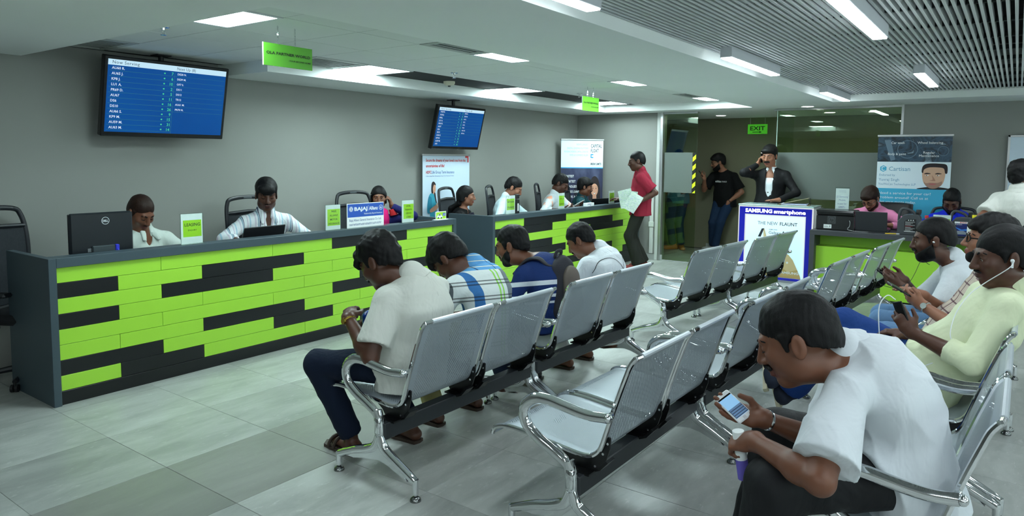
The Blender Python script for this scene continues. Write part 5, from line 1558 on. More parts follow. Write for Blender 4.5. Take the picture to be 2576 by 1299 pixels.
class Fld:
    """distance field on a rectilinear grid that is finer round the head and hands"""
    def __init__(s, lo, hi, h, fine=()):
        s.ax = []
        for i in range(3):
            c = [lo[i]]
            iv = [(f[0][i], f[1][i], f[2]) for f in fine]
            while c[-1] < hi[i]:
                st = h
                for (a, b, q) in iv:
                    if a - h <= c[-1] <= b:
                        st = min(st, q)
                c.append(c[-1] + st)
            s.ax.append(np.array(c, np.float32))
        s.F = np.full([len(a) for a in s.ax], 0.5, np.float32)
        s.h = h
    def blk(s, lo, hi, pad):
        sl = []; co = []
        for i in range(3):
            a = max(0, int(np.searchsorted(s.ax[i], lo[i] - pad)) - 1)
            b = min(len(s.ax[i]), int(np.searchsorted(s.ax[i], hi[i] + pad)) + 1)
            if b - a < 1:
                return None
            sl.append(slice(a, b))
            sh = [1, 1, 1]; sh[i] = b - a
            co.append(s.ax[i][a:b].reshape(sh))
        return tuple(sl), co
    def apply(s, op):
        kind = op[0]
        if kind == 'cone':
            _, a, b, ra, rb, k, lat, asp, fa, fb = op
            m = max(ra, rb) * max(asp, 1.0)
            r = s.blk(np.minimum(a, b) - m, np.maximum(a, b) + m, k + 2 * s.h)
            if r is None: return
            sl, (X, Y, Z) = r
            px, py, pz = X - a[0], Y - a[1], Z - a[2]
            ab = b - a
            if lat is not None:
                q = (px * lat[0] + py * lat[1] + pz * lat[2]) * (1 - 1 / asp)
                px, py, pz = px - q * lat[0], py - q * lat[1], pz - q * lat[2]
                ab = ab - lat * (ab @ lat) * (1 - 1 / asp)
            L2 = max(1e-12, ab @ ab)
            t0 = (px * ab[0] + py * ab[1] + pz * ab[2]) / L2
            t = np.clip(t0, 0, 1)
            d = np.sqrt((px - t * ab[0]) ** 2 + (py - t * ab[1]) ** 2 + (pz - t * ab[2]) ** 2) - (ra + (rb - ra) * t)
            L = sqrt(L2)
            if fb: d = np.maximum(d, (t0 - 1) * L)
            if fa: d = np.maximum(d, -t0 * L)
            s.un(sl, d, k)
        elif kind in ('ell', 'sub'):
            _, c, R, r_, k = op
            m = np.abs(R) @ r_
            r = s.blk(c - m, c + m, k + 2 * s.h)
            if r is None: return
            sl, (X, Y, Z) = r
            d0, d1, d2 = X - c[0], Y - c[1], Z - c[2]
            u = [(d0 * R[0, i] + d1 * R[1, i] + d2 * R[2, i]) for i in range(3)]
            k0 = np.sqrt((u[0] / r_[0]) ** 2 + (u[1] / r_[1]) ** 2 + (u[2] / r_[2]) ** 2)
            k1 = np.sqrt((u[0] / r_[0] ** 2) ** 2 + (u[1] / r_[1] ** 2) ** 2 + (u[2] / r_[2] ** 2) ** 2)
            d = np.where(k1 > 1e-6, k0 * (k0 - 1) / np.maximum(k1, 1e-6), -r_.min()).astype(np.float32)
            if kind == 'ell':
                s.un(sl, d, k)
            else:
                f = s.F[sl]; e = -d
                hh = np.maximum(k - np.abs(f - e), 0) / max(k, 1e-6)
                s.F[sl] = np.maximum(f, e) + hh * hh * k * 0.25
        elif kind == 'plane':       # keep the side the normal points away from
            p, n, off = op[1:4]
            X, Y, Z = [s.ax[i].reshape([-1 if j == i else 1 for j in range(3)]) for i in range(3)]
            d = (X - p[0]) * n[0] + (Y - p[1]) * n[1] + (Z - p[2]) * n[2] - off
            if len(op) > 4:      # ragged edge
                d = d + op[4] * (np.sin(X * 330 + 2 * np.sin(Y * 210)) + np.sin(Y * 290 + 2 * np.sin(Z * 240)) + np.sin(Z * 310 + X * 120))
            s.F = np.maximum(s.F, d.astype(np.float32))
        elif kind == 'keep':        # intersect with an ellipsoid
            _, c, R, r_ = op
            X, Y, Z = [s.ax[i].reshape([-1 if j == i else 1 for j in range(3)]) for i in range(3)]
            d0, d1, d2 = X - c[0], Y - c[1], Z - c[2]
            u = [(d0 * R[0, i] + d1 * R[1, i] + d2 * R[2, i]) for i in range(3)]
            k0 = np.sqrt((u[0] / r_[0]) ** 2 + (u[1] / r_[1]) ** 2 + (u[2] / r_[2]) ** 2)
            s.F = np.maximum(s.F, ((k0 - 1) * r_.min()).astype(np.float32))
    def un(s, sl, d, k):
        f = s.F[sl]
        if k <= 0:
            s.F[sl] = np.minimum(f, d)
        else:
            hh = np.maximum(k - np.abs(f - d), 0) / k
            s.F[sl] = np.minimum(f, d) - hh * hh * k * 0.25
    def surf(s):
        F = s.F
        g = F < 0
        n = F.shape
        c = np.zeros([n[0] - 1, n[1] - 1, n[2] - 1], np.int8)
        for dx in (0, 1):
            for dy in (0, 1):
                for dz in (0, 1):
                    c += g[dx:n[0] - 1 + dx, dy:n[1] - 1 + dy, dz:n[2] - 1 + dz]
        act = (c > 0) & (c < 8)
        I = np.argwhere(act)
        if len(I) == 0:
            return np.zeros((0, 3)), np.zeros((0, 4), int)
        idx = np.full(act.shape, -1, np.int32); idx[act] = np.arange(len(I))
        acc = np.zeros((len(I), 3)); cnt = np.zeros(len(I))
        cn = [(dx, dy, dz) for dx in (0, 1) for dy in (0, 1) for dz in (0, 1)]
        val = {q: F[I[:, 0] + q[0], I[:, 1] + q[1], I[:, 2] + q[2]].astype(float) for q in cn}
        for a in range(3):
            for q in cn:
                if q[a]: continue
                q2 = list(q); q2[a] = 1; q2 = tuple(q2)
                v0, v1 = val[q], val[q2]
                m = (v0 < 0) != (v1 < 0)
                t = np.where(m, v0 / np.where(np.abs(v0 - v1) < 1e-12, 1, v0 - v1), 0)
                for b in range(3):
                    p0 = s.ax[b][I[:, b] + q[b]]; p1 = s.ax[b][I[:, b] + q2[b]]
                    acc[:, b] += np.where(m, p0 + (p1 - p0) * t, 0)
                cnt += m
        Vt = acc / cnt[:, None]
        Q = []
        for a in range(3):
            b, cc = (a + 1) % 3, (a + 2) % 3
            s0 = [slice(1, -1)] * 3; s1 = [slice(1, -1)] * 3
            s0[a] = slice(0, -1); s1[a] = slice(1, None)
            m0 = g[tuple(s0)]; m1 = g[tuple(s1)]
            for flip, mm in ((0, m0 & ~m1), (1, ~m0 & m1)):
                E = np.argwhere(mm)
                if len(E) == 0: continue
                off = np.ones(3, int); off[a] = 0
                E = E + off
                def cell(db, dc):
                    e = E.copy(); e[:, b] += db; e[:, cc] += dc
                    return idx[e[:, 0], e[:, 1], e[:, 2]]
                q = np.stack([cell(-1, -1), cell(0, -1), cell(0, 0), cell(-1, 0)], 1)
                Q.append(q[:, ::-1] if flip else q)
        Q = np.concatenate(Q) if Q else np.zeros((0, 4), int)
        return Vt, Q[(Q >= 0).all(1)]

def cone(a, b, ra, rb, k=0.02, lat=None, asp=1.0, fa=False, fb=False):
    return ('cone', V3(a), V3(b), ra, rb, k, None if lat is None else V3(lat), asp, fa, fb)
def ell(c, R, r, k=0.02):
    return ('ell', V3(c), R, V3(r), k)
def sub(c, R, r, k=0.01):
    return ('sub', V3(c), R, V3(r), k)

def ops_bounds(ops):
    lo = np.full(3, 1e9); hi = -lo
    for o in ops:
        if o[0] == 'cone':
            m = max(o[3], o[4]) * max(1, o[7])
            lo = np.minimum(lo, np.minimum(o[1], o[2]) - m); hi = np.maximum(hi, np.maximum(o[1], o[2]) + m)
        elif o[0] == 'ell':
            m = np.abs(o[2]) @ o[3]
            lo = np.minimum(lo, o[1] - m); hi = np.maximum(hi, o[1] + m)
    return lo - 0.03, hi + 0.03

def vnormals(Vt, Q):
    n = np.cross(Vt[Q[:, 2]] - Vt[Q[:, 0]], Vt[Q[:, 3]] - Vt[Q[:, 1]])
    N_ = np.zeros_like(Vt)
    for i in range(4):
        for a in range(3):
            N_[:, a] += np.bincount(Q[:, i], n[:, a], len(Vt))
    return N_ / np.maximum(1e-9, np.linalg.norm(N_, axis=1))[:, None]

def fold_noise(P, scale, seed, n=6, stretch=None):
    r = np.random.RandomState(seed)
    out = np.zeros(len(P))
    for i in range(n):
        kd = nrm(r.randn(3)) * scale * (0.6 + 0.9 * r.rand())
        if stretch is not None:
            kd = kd * stretch
        w_ = nrm(r.randn(3)) * scale * 0.35
        out += np.sin(P @ kd + r.rand() * 6.28 + 1.6 * np.sin(P @ w_ + r.rand() * 6.28)) / n
    return out

def to_mesh(name, Vt, Q, mat, off, attrs=None, smooth=True):
    me = bpy.data.meshes.new(name)
    me.vertices.add(len(Vt)); me.vertices.foreach_set('co', (Vt - off).astype(np.float32).ravel())
    me.loops.add(len(Q) * 4); me.loops.foreach_set('vertex_index', Q.astype(np.int32).ravel())
    me.polygons.add(len(Q)); me.polygons.foreach_set('loop_start', np.arange(0, len(Q) * 4, 4, dtype=np.int32))
    me.polygons.foreach_set('use_smooth', np.ones(len(Q), bool))
    me.update(calc_edges=True)
    me.materials.append(mat)
    for k, (typ, dat) in (attrs or {}).items():
        a = me.attributes.new(k, typ, 'POINT')
        a.data.foreach_set('vector' if typ == 'FLOAT_VECTOR' else 'value', dat.astype(np.float32).ravel())
    return me

def frame_from(look, up=(0, 0, 1), roll=0.0):
    f = nrm(look); r = np.cross(f, V3(up))
    if np.linalg.norm(r) < 1e-3:
        r = np.cross(f, V3(0, 1, 0))
    r = nrm(r); u = np.cross(r, f)
    c_, s_ = cos(roll), sin(roll)
    r2 = r * c_ + u * s_; u2 = u * c_ - r * s_
    return np.stack([r2, f, u2], 1)

def ik(a, c, la, lb, pole):
    d = c - a; D = np.linalg.norm(d)
    if D > la + lb - 1e-3:
        c = a + d / D * (la + lb - 1e-3); d = c - a; D = la + lb - 1e-3
    x = (la * la - lb * lb + D * D) / (2 * D)
    hgt = sqrt(max(0, la * la - x * x))
    dn = d / D
    p = V3(pole) - dn * (V3(pole) @ dn)
    return a + dn * x + nrm(p) * hgt, c

# ---------------------------------------------------------------- skin, hair, cloth
def m_skin(name, col, lip):
    k = N(name); k.set(0.42, spec=0.4)
    v = k.noise(k.obj(), 14.0, 3.0)
    a = tuple(c * 0.90 for c in col[:3]) + (1,); b = tuple(min(1, c * 1.10) for c in col[:3]) + (1,)
    base = k.mix(v, a, b)
    k.color(k.mix(k.attr('lip').outputs['Fac'], base, lip))
    k.bump(k.noise(k.obj(), 320.0, 2.0), 0.08, 0.001)
    return k.m
SK1 = m_skin('brown skin deep', C(82, 51, 38), C(72, 38, 35))
SK2 = m_skin('brown skin', C(112, 71, 52), C(100, 54, 48))
SK3 = m_skin('brown skin light', C(146, 98, 76), C(130, 74, 66))
def m_hair(name='black hair', c0=C(5, 5, 6), c1=C(18, 17, 18)):
    k = N(name); k.set(0.55, spec=0.22)
    v = k.map(k.obj(), (60, 60, 14))
    n1 = k.noise(v, 3.0, 3.0, 0.6, 0.6)
    k.color(k.mix(n1, c0, c1)); k.bump(n1, 0.5, 0.003)
    return k.m
HAIR = m_hair()
HAIRB = m_hair('dark brown hair', C(22, 12, 8), C(50, 30, 20))
def tcv(k):
    return k.attr('tc').outputs['Vector']
def m_cloth(name, col, var=0.05, rough=0.85, fold=0.35, weave=900.0, sheen=0.0):
    k = N(name); k.set(rough, spec=0.25)
    v = k.noise(k.obj(), 3.0, 2.0)
    a = tuple(c * (1 - var) for c in col[:3]) + (1,); b = tuple(min(1, c * (1 + var)) for c in col[:3]) + (1,)
    k.color(k.mix(v, a, b))
    st = k.noise(k.map(k.obj(), (1.0, 1.0, 0.6)), 7.0, 3.0, 0.5, 0.8)
    s2 = k.noise(k.map(k.obj(), (1.0, 1.0, 0.35)), 26.0, 2.0, 0.5, 1.5)
    k.bump(k.math('MULTIPLY_ADD', s2, 0.07, st), fold * 1.2, 0.045)
    return k.m
def m_pattern(name, fn, rough=0.85, fold=0.3):
    k = N(name); k.set(rough, spec=0.25)
    s = k.n('ShaderNodeSeparateXYZ'); k.l(tcv(k), s.inputs[0])
    k.color(fn(k, s.outputs[0], s.outputs[1], s.outputs[2]))
    st = k.noise(k.obj(), 11.0, 3.0, 0.55, 1.2)
    k.bump(st, fold, 0.03)
    return k.m
def rep(k, v, period):
    return k.math('FRACT', k.math('DIVIDE', k.math('ADD', v, 10.0), period))

WHITE_SH = m_cloth('white shirt cotton', C(212, 217, 222))
WHITE_SH2 = m_cloth('ivory white shirt cotton', C(204, 206, 198))
WHITE_CR = m_cloth('cream white shirt cotton', C(216, 223, 188))
GREY_SH = m_cloth('pale grey shirt cotton', C(204, 210, 214))
LEAS_SH = m_cloth('pale khaki white shirt cotton', C(196, 206, 198))
PALEBL = m_cloth('pale blue shirt cotton', C(198, 220, 226))
TEAL_SH = m_cloth('dark teal shirt cotton', C(26, 70, 78))
MAROON_SH = m_cloth('maroon shirt cotton', C(142, 34, 54))
PINK_SH = m_cloth('pink shirt cotton', C(232, 142, 184))
BLUE_SW = m_cloth('royal blue knit', C(22, 44, 204))
BLACK_T = m_cloth('black tee cotton', C(10, 11, 13))
BLACK_J = m_cloth('black blazer wool', C(10, 11, 14), rough=0.7)
BLACK_C = m_cloth('black cardigan knit', C(14, 14, 17))
MAGENTA = m_cloth('magenta kurta cotton', C(196, 24, 104))
NAVYK = m_cloth('navy sleeve cotton', C(24, 26, 84))
REDK = m_cloth('red embroidered cuff', C(176, 38, 44))
JEAN_D = m_cloth('dark indigo denim', C(14, 26, 46), 0.15)
JEAN_B = m_cloth('blue denim', C(26, 60, 124), 0.18)
JEAN_R = m_cloth('royal blue denim', C(24, 52, 150), 0.15)
JEAN_L = m_cloth('pale washed denim', C(102, 136, 174), 0.25)
JEAN_N = m_cloth('navy denim', C(26, 46, 74), 0.18)
TRO_BK = m_cloth('black trousers', C(24, 25, 28), 0.1, 0.6)
TRO_OL = m_cloth('dark olive trousers', C(34, 36, 30), 0.1, 0.75)
TRO_KH = m_cloth('khaki trousers', C(150, 144, 96), 0.1)
TRO_WH = m_cloth('off white trousers', C(206, 208, 204), 0.06)
LEATH_BK = plain('black shoe leather', C(16, 15, 15), 0.35)
LEATH_TAN = plain('tan boot leather', C(176, 110, 34), 0.5)
LEATH_BR = plain('brown sandal strap', C(58, 44, 36), 0.6)
SOLE_W = plain('cream rubber sole', C(216, 208, 180), 0.7)
SNEAK_N = plain('navy sneaker canvas', C(30, 38, 58), 0.8)
SNEAK_G = plain('grey sneaker canvas', C(150, 152, 150), 0.8)
RED_SH = plain('dark red shoe', C(126, 30, 26), 0.5)

def f_striped(k, x, y, z):
    base = k.ramp(k.math('FRACT', k.math('DIVIDE', k.math('ADD', x, 10.02), 0.072)), [(0.0, C(222, 228, 232)), (0.30, C(166, 198, 214)), (0.46, C(222, 226, 230)), (0.66, C(202, 194, 208)), (0.80, C(224, 230, 232))], True)
    ln = k.band(rep(k, x, 0.145), 0.47, 0.51)
    ln2 = k.band(rep(k, x, 0.145), 0.56, 0.58)
    return k.mix(k.math('MAXIMUM', ln, ln2), base, C(74, 84, 104))
STRIPED = m_pattern('striped shirt cotton', f_striped)
def f_plaid(k, x, y, z):
    # columns across the back: grey | white | blue | white with green lines | grey ; blue yoke on top
    colr = k.ramp(k.math('MULTIPLY_ADD', x, 1.6, 0.5), [(0.0, C(92, 100, 106)), (0.16, C(214, 222, 222)), (0.27, C(58, 112, 170)), (0.33, C(218, 226, 224)), (0.60, C(118, 128, 134)), (0.90, C(190, 222, 150)), (0.94, C(70, 140, 196)), (0.98, C(214, 222, 222))], True)
    gl = k.math('MAXIMUM', k.band(x, -0.010, 0.002), k.band(x, 0.018, 0.030))
    colr = k.mix(gl, colr, C(150, 214, 96))
    fy = rep(k, y, 0.088)
    dk = k.math('MAXIMUM', k.band(fy, 0.20, 0.29), k.band(fy, 0.42, 0.50))
    colr = k.mix(k.math('MULTIPLY', dk, 0.75), colr, C(40, 44, 48))
    yb = k.mix(k.band(rep(k, y, 0.036), 0.40, 0.52), C(98, 162, 216), C(228, 226, 206))
    yb = k.mix(k.math('MULTIPLY', k.band(rep(k, x, 0.11), 0.3, 0.36), 0.8), yb, C(34, 60, 100))
    return k.mix(k.math('GREATER_THAN', y, 0.40), colr, yb)
PLAID = m_pattern('blue grey plaid cotton', f_plaid)
def f_beige(k, x, y, z):
    a = k.band(rep(k, x, 0.058), 0.3, 0.46); b = k.band(rep(k, y, 0.062), 0.3, 0.44); c_ = k.band(rep(k, x, 0.029), 0.1, 0.2)
    col = k.mix(k.math('MULTIPLY', c_, 0.5), C(206, 192, 176), C(150, 120, 120))
    col = k.mix(k.math('MULTIPLY', a, 0.8), col, C(96, 44, 66))
    return k.mix(k.math('MULTIPLY', b, 0.8), col, C(84, 46, 66))
BEIGE_PL = m_pattern('beige maroon check cotton', f_beige)
def f_peach(k, x, y, z):
    n1 = k.noise(k.map(tcv(k), (1.0, 0.35, 1.0)), 9.0, 2.0)
    return k.mix(k.ramp(n1, [(0.52, (0, 0, 0, 1)), (0.60, (1, 1, 1, 1))]), C(206, 216, 220), C(232, 166, 138))
PEACH = m_pattern('pale shirt with peach streaks', f_peach)
def f_navyst(k, x, y, z):
    w_ = k.math('MAXIMUM', k.band(y, 0.205, 0.235), k.math('MAXIMUM', k.band(y, 0.125, 0.145), k.band(y, 0.085, 0.10)))
    return k.mix(w_, C(24, 46, 98), C(214, 220, 228))
NAVY_ST = m_pattern('navy shirt with white bands', f_navyst)
def f_print(k, x, y, z):
    v = k.n('ShaderNodeTexVoronoi'); v.inputs['Scale'].default_value = 38.0; k.l(tcv(k), v.inputs['Vector'])
    return k.mix(k.math('LESS_THAN', v.outputs['Distance'], 0.36), C(20, 20, 40), C(226, 226, 236))
PRINT_TOP = m_pattern('dotted navy top', f_print)
M_EYE = plain('eye white', C(168, 160, 154), 0.35); M_IRIS = plain('dark iris', C(22, 14, 10), 0.15)
M_GLF = plain('spectacle frame black', C(14, 14, 16), 0.3)
M_GOLD = plain('gold metal', C(214, 176, 84), 0.2, 1.0)
M_SILV = plain('silver metal', C(214, 216, 218), 0.15, 1.0)

# ---------------------------------------------------------------- head
def head_ops(c, R, s=1.0, fem=False, jaw=1.0):
    L = lambda x, y, z: c + R @ (V3(x, y, z) * s)
    e = lambda x, y, z, a, b, d, k: ell(L(x, y, z), R, (a * s, b * s, d * s), k * s)
    o = [e(0, -0.014, 0.040, 0.074, 0.096, 0.086, 0.02),
         e(0, 0.030, -0.028, 0.060 * jaw, 0.066, 0.088, 0.035),
         e(0, 0.066, -0.098, 0.026, 0.022, 0.020, 0.030)]
    for q in (-1, 1):
        o += [e(q * 0.044 * jaw, 0.012, -0.066, 0.020, 0.030, 0.026, 0.035),
              e(q * 0.042, 0.062, -0.022, 0.022, 0.022, 0.020, 0.025)]
    o.append(cone(L(-0.034, 0.083, 0.026), L(0.034, 0.083, 0.026), 0.011 * s, 0.011 * s, 0.016 * s))
    for q in (-1, 1):
        o.append(sub(L(q * 0.033, 0.104, 0.004), R, (0.019 * s, 0.015 * s, 0.012 * s), 0.012 * s))
        o.append(e(q * 0.032, 0.0795, 0.005, 0.0150, 0.0125, 0.0115, 0.006))
    o.append(cone(L(0, 0.094, 0.014), L(0, 0.113, -0.030), 0.0085 * s, 0.0125 * s, 0.012 * s))
    for q in (-1, 1):
        o.append(e(q * 0.0125, 0.101, -0.034, 0.0095, 0.011, 0.008, 0.008))
    o += [e(0, 0.094, -0.060, 0.023, 0.010, 0.0065, 0.008), e(0, 0.092, -0.072, 0.020, 0.011, 0.0075, 0.008)]
    o.append(sub(L(0, 0.1065, -0.0660), R, (0.022 * s, 0.006 * s, 0.0018 * s), 0.003 * s))
    for q in (-1, 1):
        ear = R @ frame_from((0.25 * q, 1, 0.12))
        o.append(ell(L(q * 0.078, -0.012, -0.006), ear, (0.008 * s, 0.019 * s, 0.033 * s), 0.010 * s))
        o.append(sub(L(q * 0.0875, -0.006, -0.002), ear, (0.005 * s, 0.010 * s, 0.019 * s), 0.005 * s))
    return o

def hand_ops(w, hd, pn, right, curl=0.6, s=1.0, spread=0.0, thumb_in=0.3, point=False):
    hd = nrm(hd); pn = nrm(pn - hd * (pn @ hd))
    ts = np.cross(hd, pn) * (1 if right else -1)
    o = [cone(w, w + hd * 0.030 * s, 0.026 * s, 0.024 * s, 0.02, ts, 1.25),
         cone(w + hd * 0.028 * s, w + hd * 0.078 * s, 0.0165 * s, 0.0155 * s, 0.015, ts, 2.3)]
    tips = []
    for i, (lat, ln) in enumerate(((0.030, 0.070), (0.0105, 0.078), (-0.0095, 0.073), (-0.0285, 0.057))):
        b = w + (hd * (0.086 - 0.004 * abs(i - 1)) + ts * lat) * s
        d = nrm(hd + ts * spread * (1.5 - i))
        ang = 0.0
        for j, fr in enumerate((0.45, 0.31, 0.24)):
            ang += curl * (0.55, 0.75, 0.55)[j] * (0.45 if (point and i == 0) else 1.0) * (1 + 0.08 * i)
            dd = d * cos(ang) + pn * sin(ang)
            e_ = b + dd * ln * fr * s
            r0 = (0.0092, 0.0085, 0.0078)[j] * s * (0.9 if i == 3 else 1)
            o.append(cone(b, e_, r0, r0 * 0.93, 0.004))
            b = e_
        tips.append(b)
    b = w + (hd * 0.022 + ts * 0.024 + pn * 0.006) * s
    d1 = nrm(hd * 0.72 + ts * (0.75 - thumb_in * 0.5) + pn * thumb_in)
    m_ = b + d1 * 0.040 * s
    d2 = nrm(hd * 0.95 + ts * (0.30 - thumb_in * 0.6) + pn * thumb_in * 0.8)
    t_ = m_ + d2 * 0.036 * s
    o += [cone(b, m_, 0.0135 * s, 0.0110 * s, 0.012), cone(m_, t_, 0.0108 * s, 0.0085 * s, 0.004)]
    return o, tips, t_

def ptn(a, b, t):
    return a + (b - a) * t

PEOPLE = {}
def person(label, d, group=None):
    s = d.get('s', 1.0)
    hN = d.get('h', 0.010); hF = d.get('hf', 0.006)
    seed = d.get('seed', len(PEOPLE) * 7 + 3)
    fz = nrm(V3(*d['face'], 0)); lat = np.cross(fz, V3(0, 0, 1))
    sf = nrm(V3(*d.get('sface', d['face']), 0)); slat = np.cross(sf, V3(0, 0, 1))
    if 'slat' in d:
        slat = nrm(V3(d['slat']))
    P = V3(d['pel']); Nk = V3(d['neck']); H = V3(d['head'])
    fat = d.get('fat', 1.0); sh_w = d.get('shw', 0.178) * s
    base = V3(P[0], P[1], 0)
    if 'base' in d:
        base = V3(*d['base'], 0)
    root = thing('person', label, 'person', tuple(base), 0, group)
    spd = nrm(Nk - P)
    up_t = spd
    back = -nrm(fz - spd * (fz @ spd))
    ctl = (P + Nk) / 2 + back * d.get('bulge', 0.05) + spd * 0.03
    bez = lambda t: P * (1 - t) ** 2 + ctl * 2 * t * (1 - t) + Nk * t * t
    ts_ = [0.0, 0.2, 0.4, 0.6, 0.78, 0.9]
    rd = [0.112, 0.104, 0.104, 0.112, 0.100, 0.060]
    asp = [1.42, 1.36, 1.34, 1.36, 1.36, 1.10]
    belly = d.get('belly', 0.0)
    R = frame_from(V3(d['look']), d.get('hup', (0, 0, 1)), d.get('hroll', 0.0))
    hs = d.get('hs', 1.0) * s
    hops = head_ops(H, R, hs, d.get('fem', False), d.get('jaw', 1.0))
    # joints
    shd = Nk - up_t * 0.082 * s
    fwdS = nrm(np.cross(slat, up_t)) * -1.0
    if fwdS @ sf < 0: fwdS = -fwdS
    J = {}
    for q, nm in ((-1, 'L'), (1, 'R')):
        sh = shd + slat * q * sh_w + fwdS * d.get('shf', 0.015)
        if 'sh' + nm in d: sh = V3(d['sh' + nm])
        wr = V3(d['wr' + nm]) if 'wr' + nm in d else sh + V3(0, 0, -0.5) * s
        el, wr = ik(sh, wr, 0.285 * s, 0.262 * s, V3(d.get('el' + nm, (0, 0, -1))))
        hip = P + lat * q * 0.092 * s
        an = V3(d['an' + nm]) if 'an' + nm in d else hip + fz * 0.45 + V3(0, 0, -0.45)
        lg = d.get('legs', 1.0) * s
        kn, an = ik(hip, an, 0.43 * lg, 0.415 * lg, V3(d.get('kn' + nm, tuple(fz + V3(0, 0, 0.6)))))
        J[nm] = dict(sh=sh, el=el, wr=wr, hip=hip, kn=kn, an=an)
    # --------------- skin body
    ops = []
    tor = [(bez(t), rd[i] * s * (1 + (fat - 1) * (0.9 if i < 4 else 0.4))) for i, t in enumerate(ts_)]
    for i in range(len(tor) - 1):
        ops.append(cone(tor[i][0], tor[i + 1][0], tor[i][1] * 0.93, tor[i + 1][1] * 0.93, 0.02, slat if i > 2 else lat, (asp[i] + asp[i + 1]) / 2))
    nb = H + R @ (V3(0, -0.022, -0.075) * hs)
    ops.append(cone(Nk - up_t * 0.03 * s, nb, 0.058 * s * (0.85 if d.get('fem') else 1.0), 0.053 * s * (0.82 if d.get('fem') else 1.0), 0.03))
    for nm in 'LR':
        j = J[nm]
        ops += [cone(Nk - up_t * 0.02 * s, j['sh'], 0.046 * s, 0.044 * s, 0.05),
                cone(j['sh'], j['el'], 0.046 * s * fat ** .5, 0.037 * s * fat ** .5, 0.03), cone(ptn(j['el'], j['wr'], -0.02), ptn(j['el'], j['wr'], 0.32), 0.036 * s, 0.040 * s * fat ** .5, 0.02),
                cone(ptn(j['el'], j['wr'], 0.28), j['wr'], 0.039 * s * fat ** .5, 0.025 * s, 0.02)]
        ops += [cone(j['hip'], j['kn'], 0.072 * s, 0.050 * s, 0.04), cone(j['kn'], ptn(j['kn'], j['an'], 0.35), 0.048 * s, 0.046 * s, 0.02), cone(ptn(j['kn'], j['an'], 0.3), j['an'], 0.047 * s, 0.030 * s, 0.02)]
        fdn = nrm(V3(d.get('ft' + nm, tuple(fz))))
        j['fd'] = fdn; dnv = nrm(V3(d.get('footfree' + nm, (0, 0, -1))))
        ops += [cone(j['an'] + dnv * 0.02, j['an'] - fdn * 0.035 * s + dnv * 0.05 * s, 0.030 * s, 0.026 * s, 0.02),
                cone(j['an'] - fdn * 0.03 * s + dnv * 0.050 * s, j['an'] + fdn * 0.14 * s + dnv * 0.056 * s, 0.025 * s, 0.018 * s, 0.02, nrm(np.cross(fdn, dnv)), 1.5)]
        hd = V3(d.get('hd' + nm, tuple(j['wr'] - j['el'])))
        pn = V3(d.get('pn' + nm, (0, 0, -1)))
        ho, tips, th = hand_ops(j['wr'], hd, pn, nm == 'R', d.get('curl' + nm, 0.6), s, d.get('spread' + nm, 0.02), d.get('thumb' + nm, 0.3), d.get('point' + nm, False))
        ops += ho; j['tips'] = tips; j['th'] = th; j['hd'] = nrm(hd); j['pn'] = nrm(pn)
    ops += hops
    fine = [(H - 0.17 * hs, H + 0.17 * hs, hF)]
    for nm in 'LR':
        c_ = J[nm]['wr'] + J[nm]['hd'] * 0.08 * s
        if d.get('finehand', True):
            fine.append((c_ - 0.10 * s, c_ + 0.10 * s, hF))
    lo, hi = ops_bounds(ops)
    F = Fld(lo, hi, hN, fine)
    for o in ops: F.apply(o)
    Vt, Q = F.surf()
    loc = (Vt - H) @ R / hs
    lip = np.clip(1.4 - np.maximum(np.abs(loc[:, 0]) / 0.026, np.maximum(np.abs(loc[:, 2] + 0.066) / 0.0125, np.abs(loc[:, 1] - 0.098) / 0.022)), 0, 0.4) * 2.2
    me = to_mesh('body', Vt, Q, d.get('skin', SK2), base, {'lip': ('FLOAT', np.clip(lip, 0, 0.85))})
    bo = bpy.data.objects.new('body', me); COL.objects.link(bo); bo.parent = root
    Lh = lambda x, y, z: H + R @ (V3(x, y, z) * hs)
    # --------------- garments
    tcm = np.stack([slat, up_t, np.cross(slat, up_t)], 1)
    def garment(name, gops, mat, h, amp=0.0, freq=26.0, fine_=(), stretch=None):
        lo, hi = ops_bounds(gops)
        G = Fld(lo, hi, h, fine_)
        for o in gops: G.apply(o)
        v, q = G.surf()
        if len(v) == 0: return None
        if amp:
            n_ = vnormals(v, q)
            rg = (1 - np.abs(fold_noise(v, freq * 1.1, seed + 5, 5, V3(1.0, 1.0, 0.55)))) ** 4
            v = v + n_ * (fold_noise(v, freq, seed + len(name), 6, stretch) * amp + (rg - 0.5) * amp * 0.9 * d.get('crease', 1.0))[:, None]
        tc = (v - P) @ tcm
        me = to_mesh(name, v, q, mat, base, {'tc': ('FLOAT_VECTOR', tc)})
        o = bpy.data.objects.new(name, me); COL.objects.link(o); o.parent = root
        return o
    gs = d.get('gs', 0.011)
    hg = d.get('hg', 0.011)
    amp = d.get('amp', 0.0045)
    sleeve = d.get('sleeve', 'short')
    top = []
    for i in range(len(tor) - 1):
        a_, b_ = tor[i][0], tor[i + 1][0]
        top.append(cone(a_, b_, tor[i][1] + gs, tor[i + 1][1] + gs * (0.4 if i == 4 else 1), 0.03, slat if i > 2 else lat, (asp[i] + asp[i + 1]) / 2))
    if belly:
        top.append(ell(ptn(P, Nk, 0.24) + fz * (0.035 + 0.022 * belly), np.stack([lat, nrm(np.cross(up_t, lat)), up_t], 1), V3(0.150, 0.095, 0.150) * s, 0.06))
    if d.get('hem', True):
        dn = V3(d.get('hemdir', tuple(nrm(-spd + V3(0, 0, -0.6)))))
        hl = d.get('heml', 0.10)
        top.append(cone(tor[0][0], tor[0][0] + nrm(dn) * hl, tor[0][1] + gs + 0.008, tor[0][1] + gs + 0.016, 0.03, lat, 1.40, False, True))
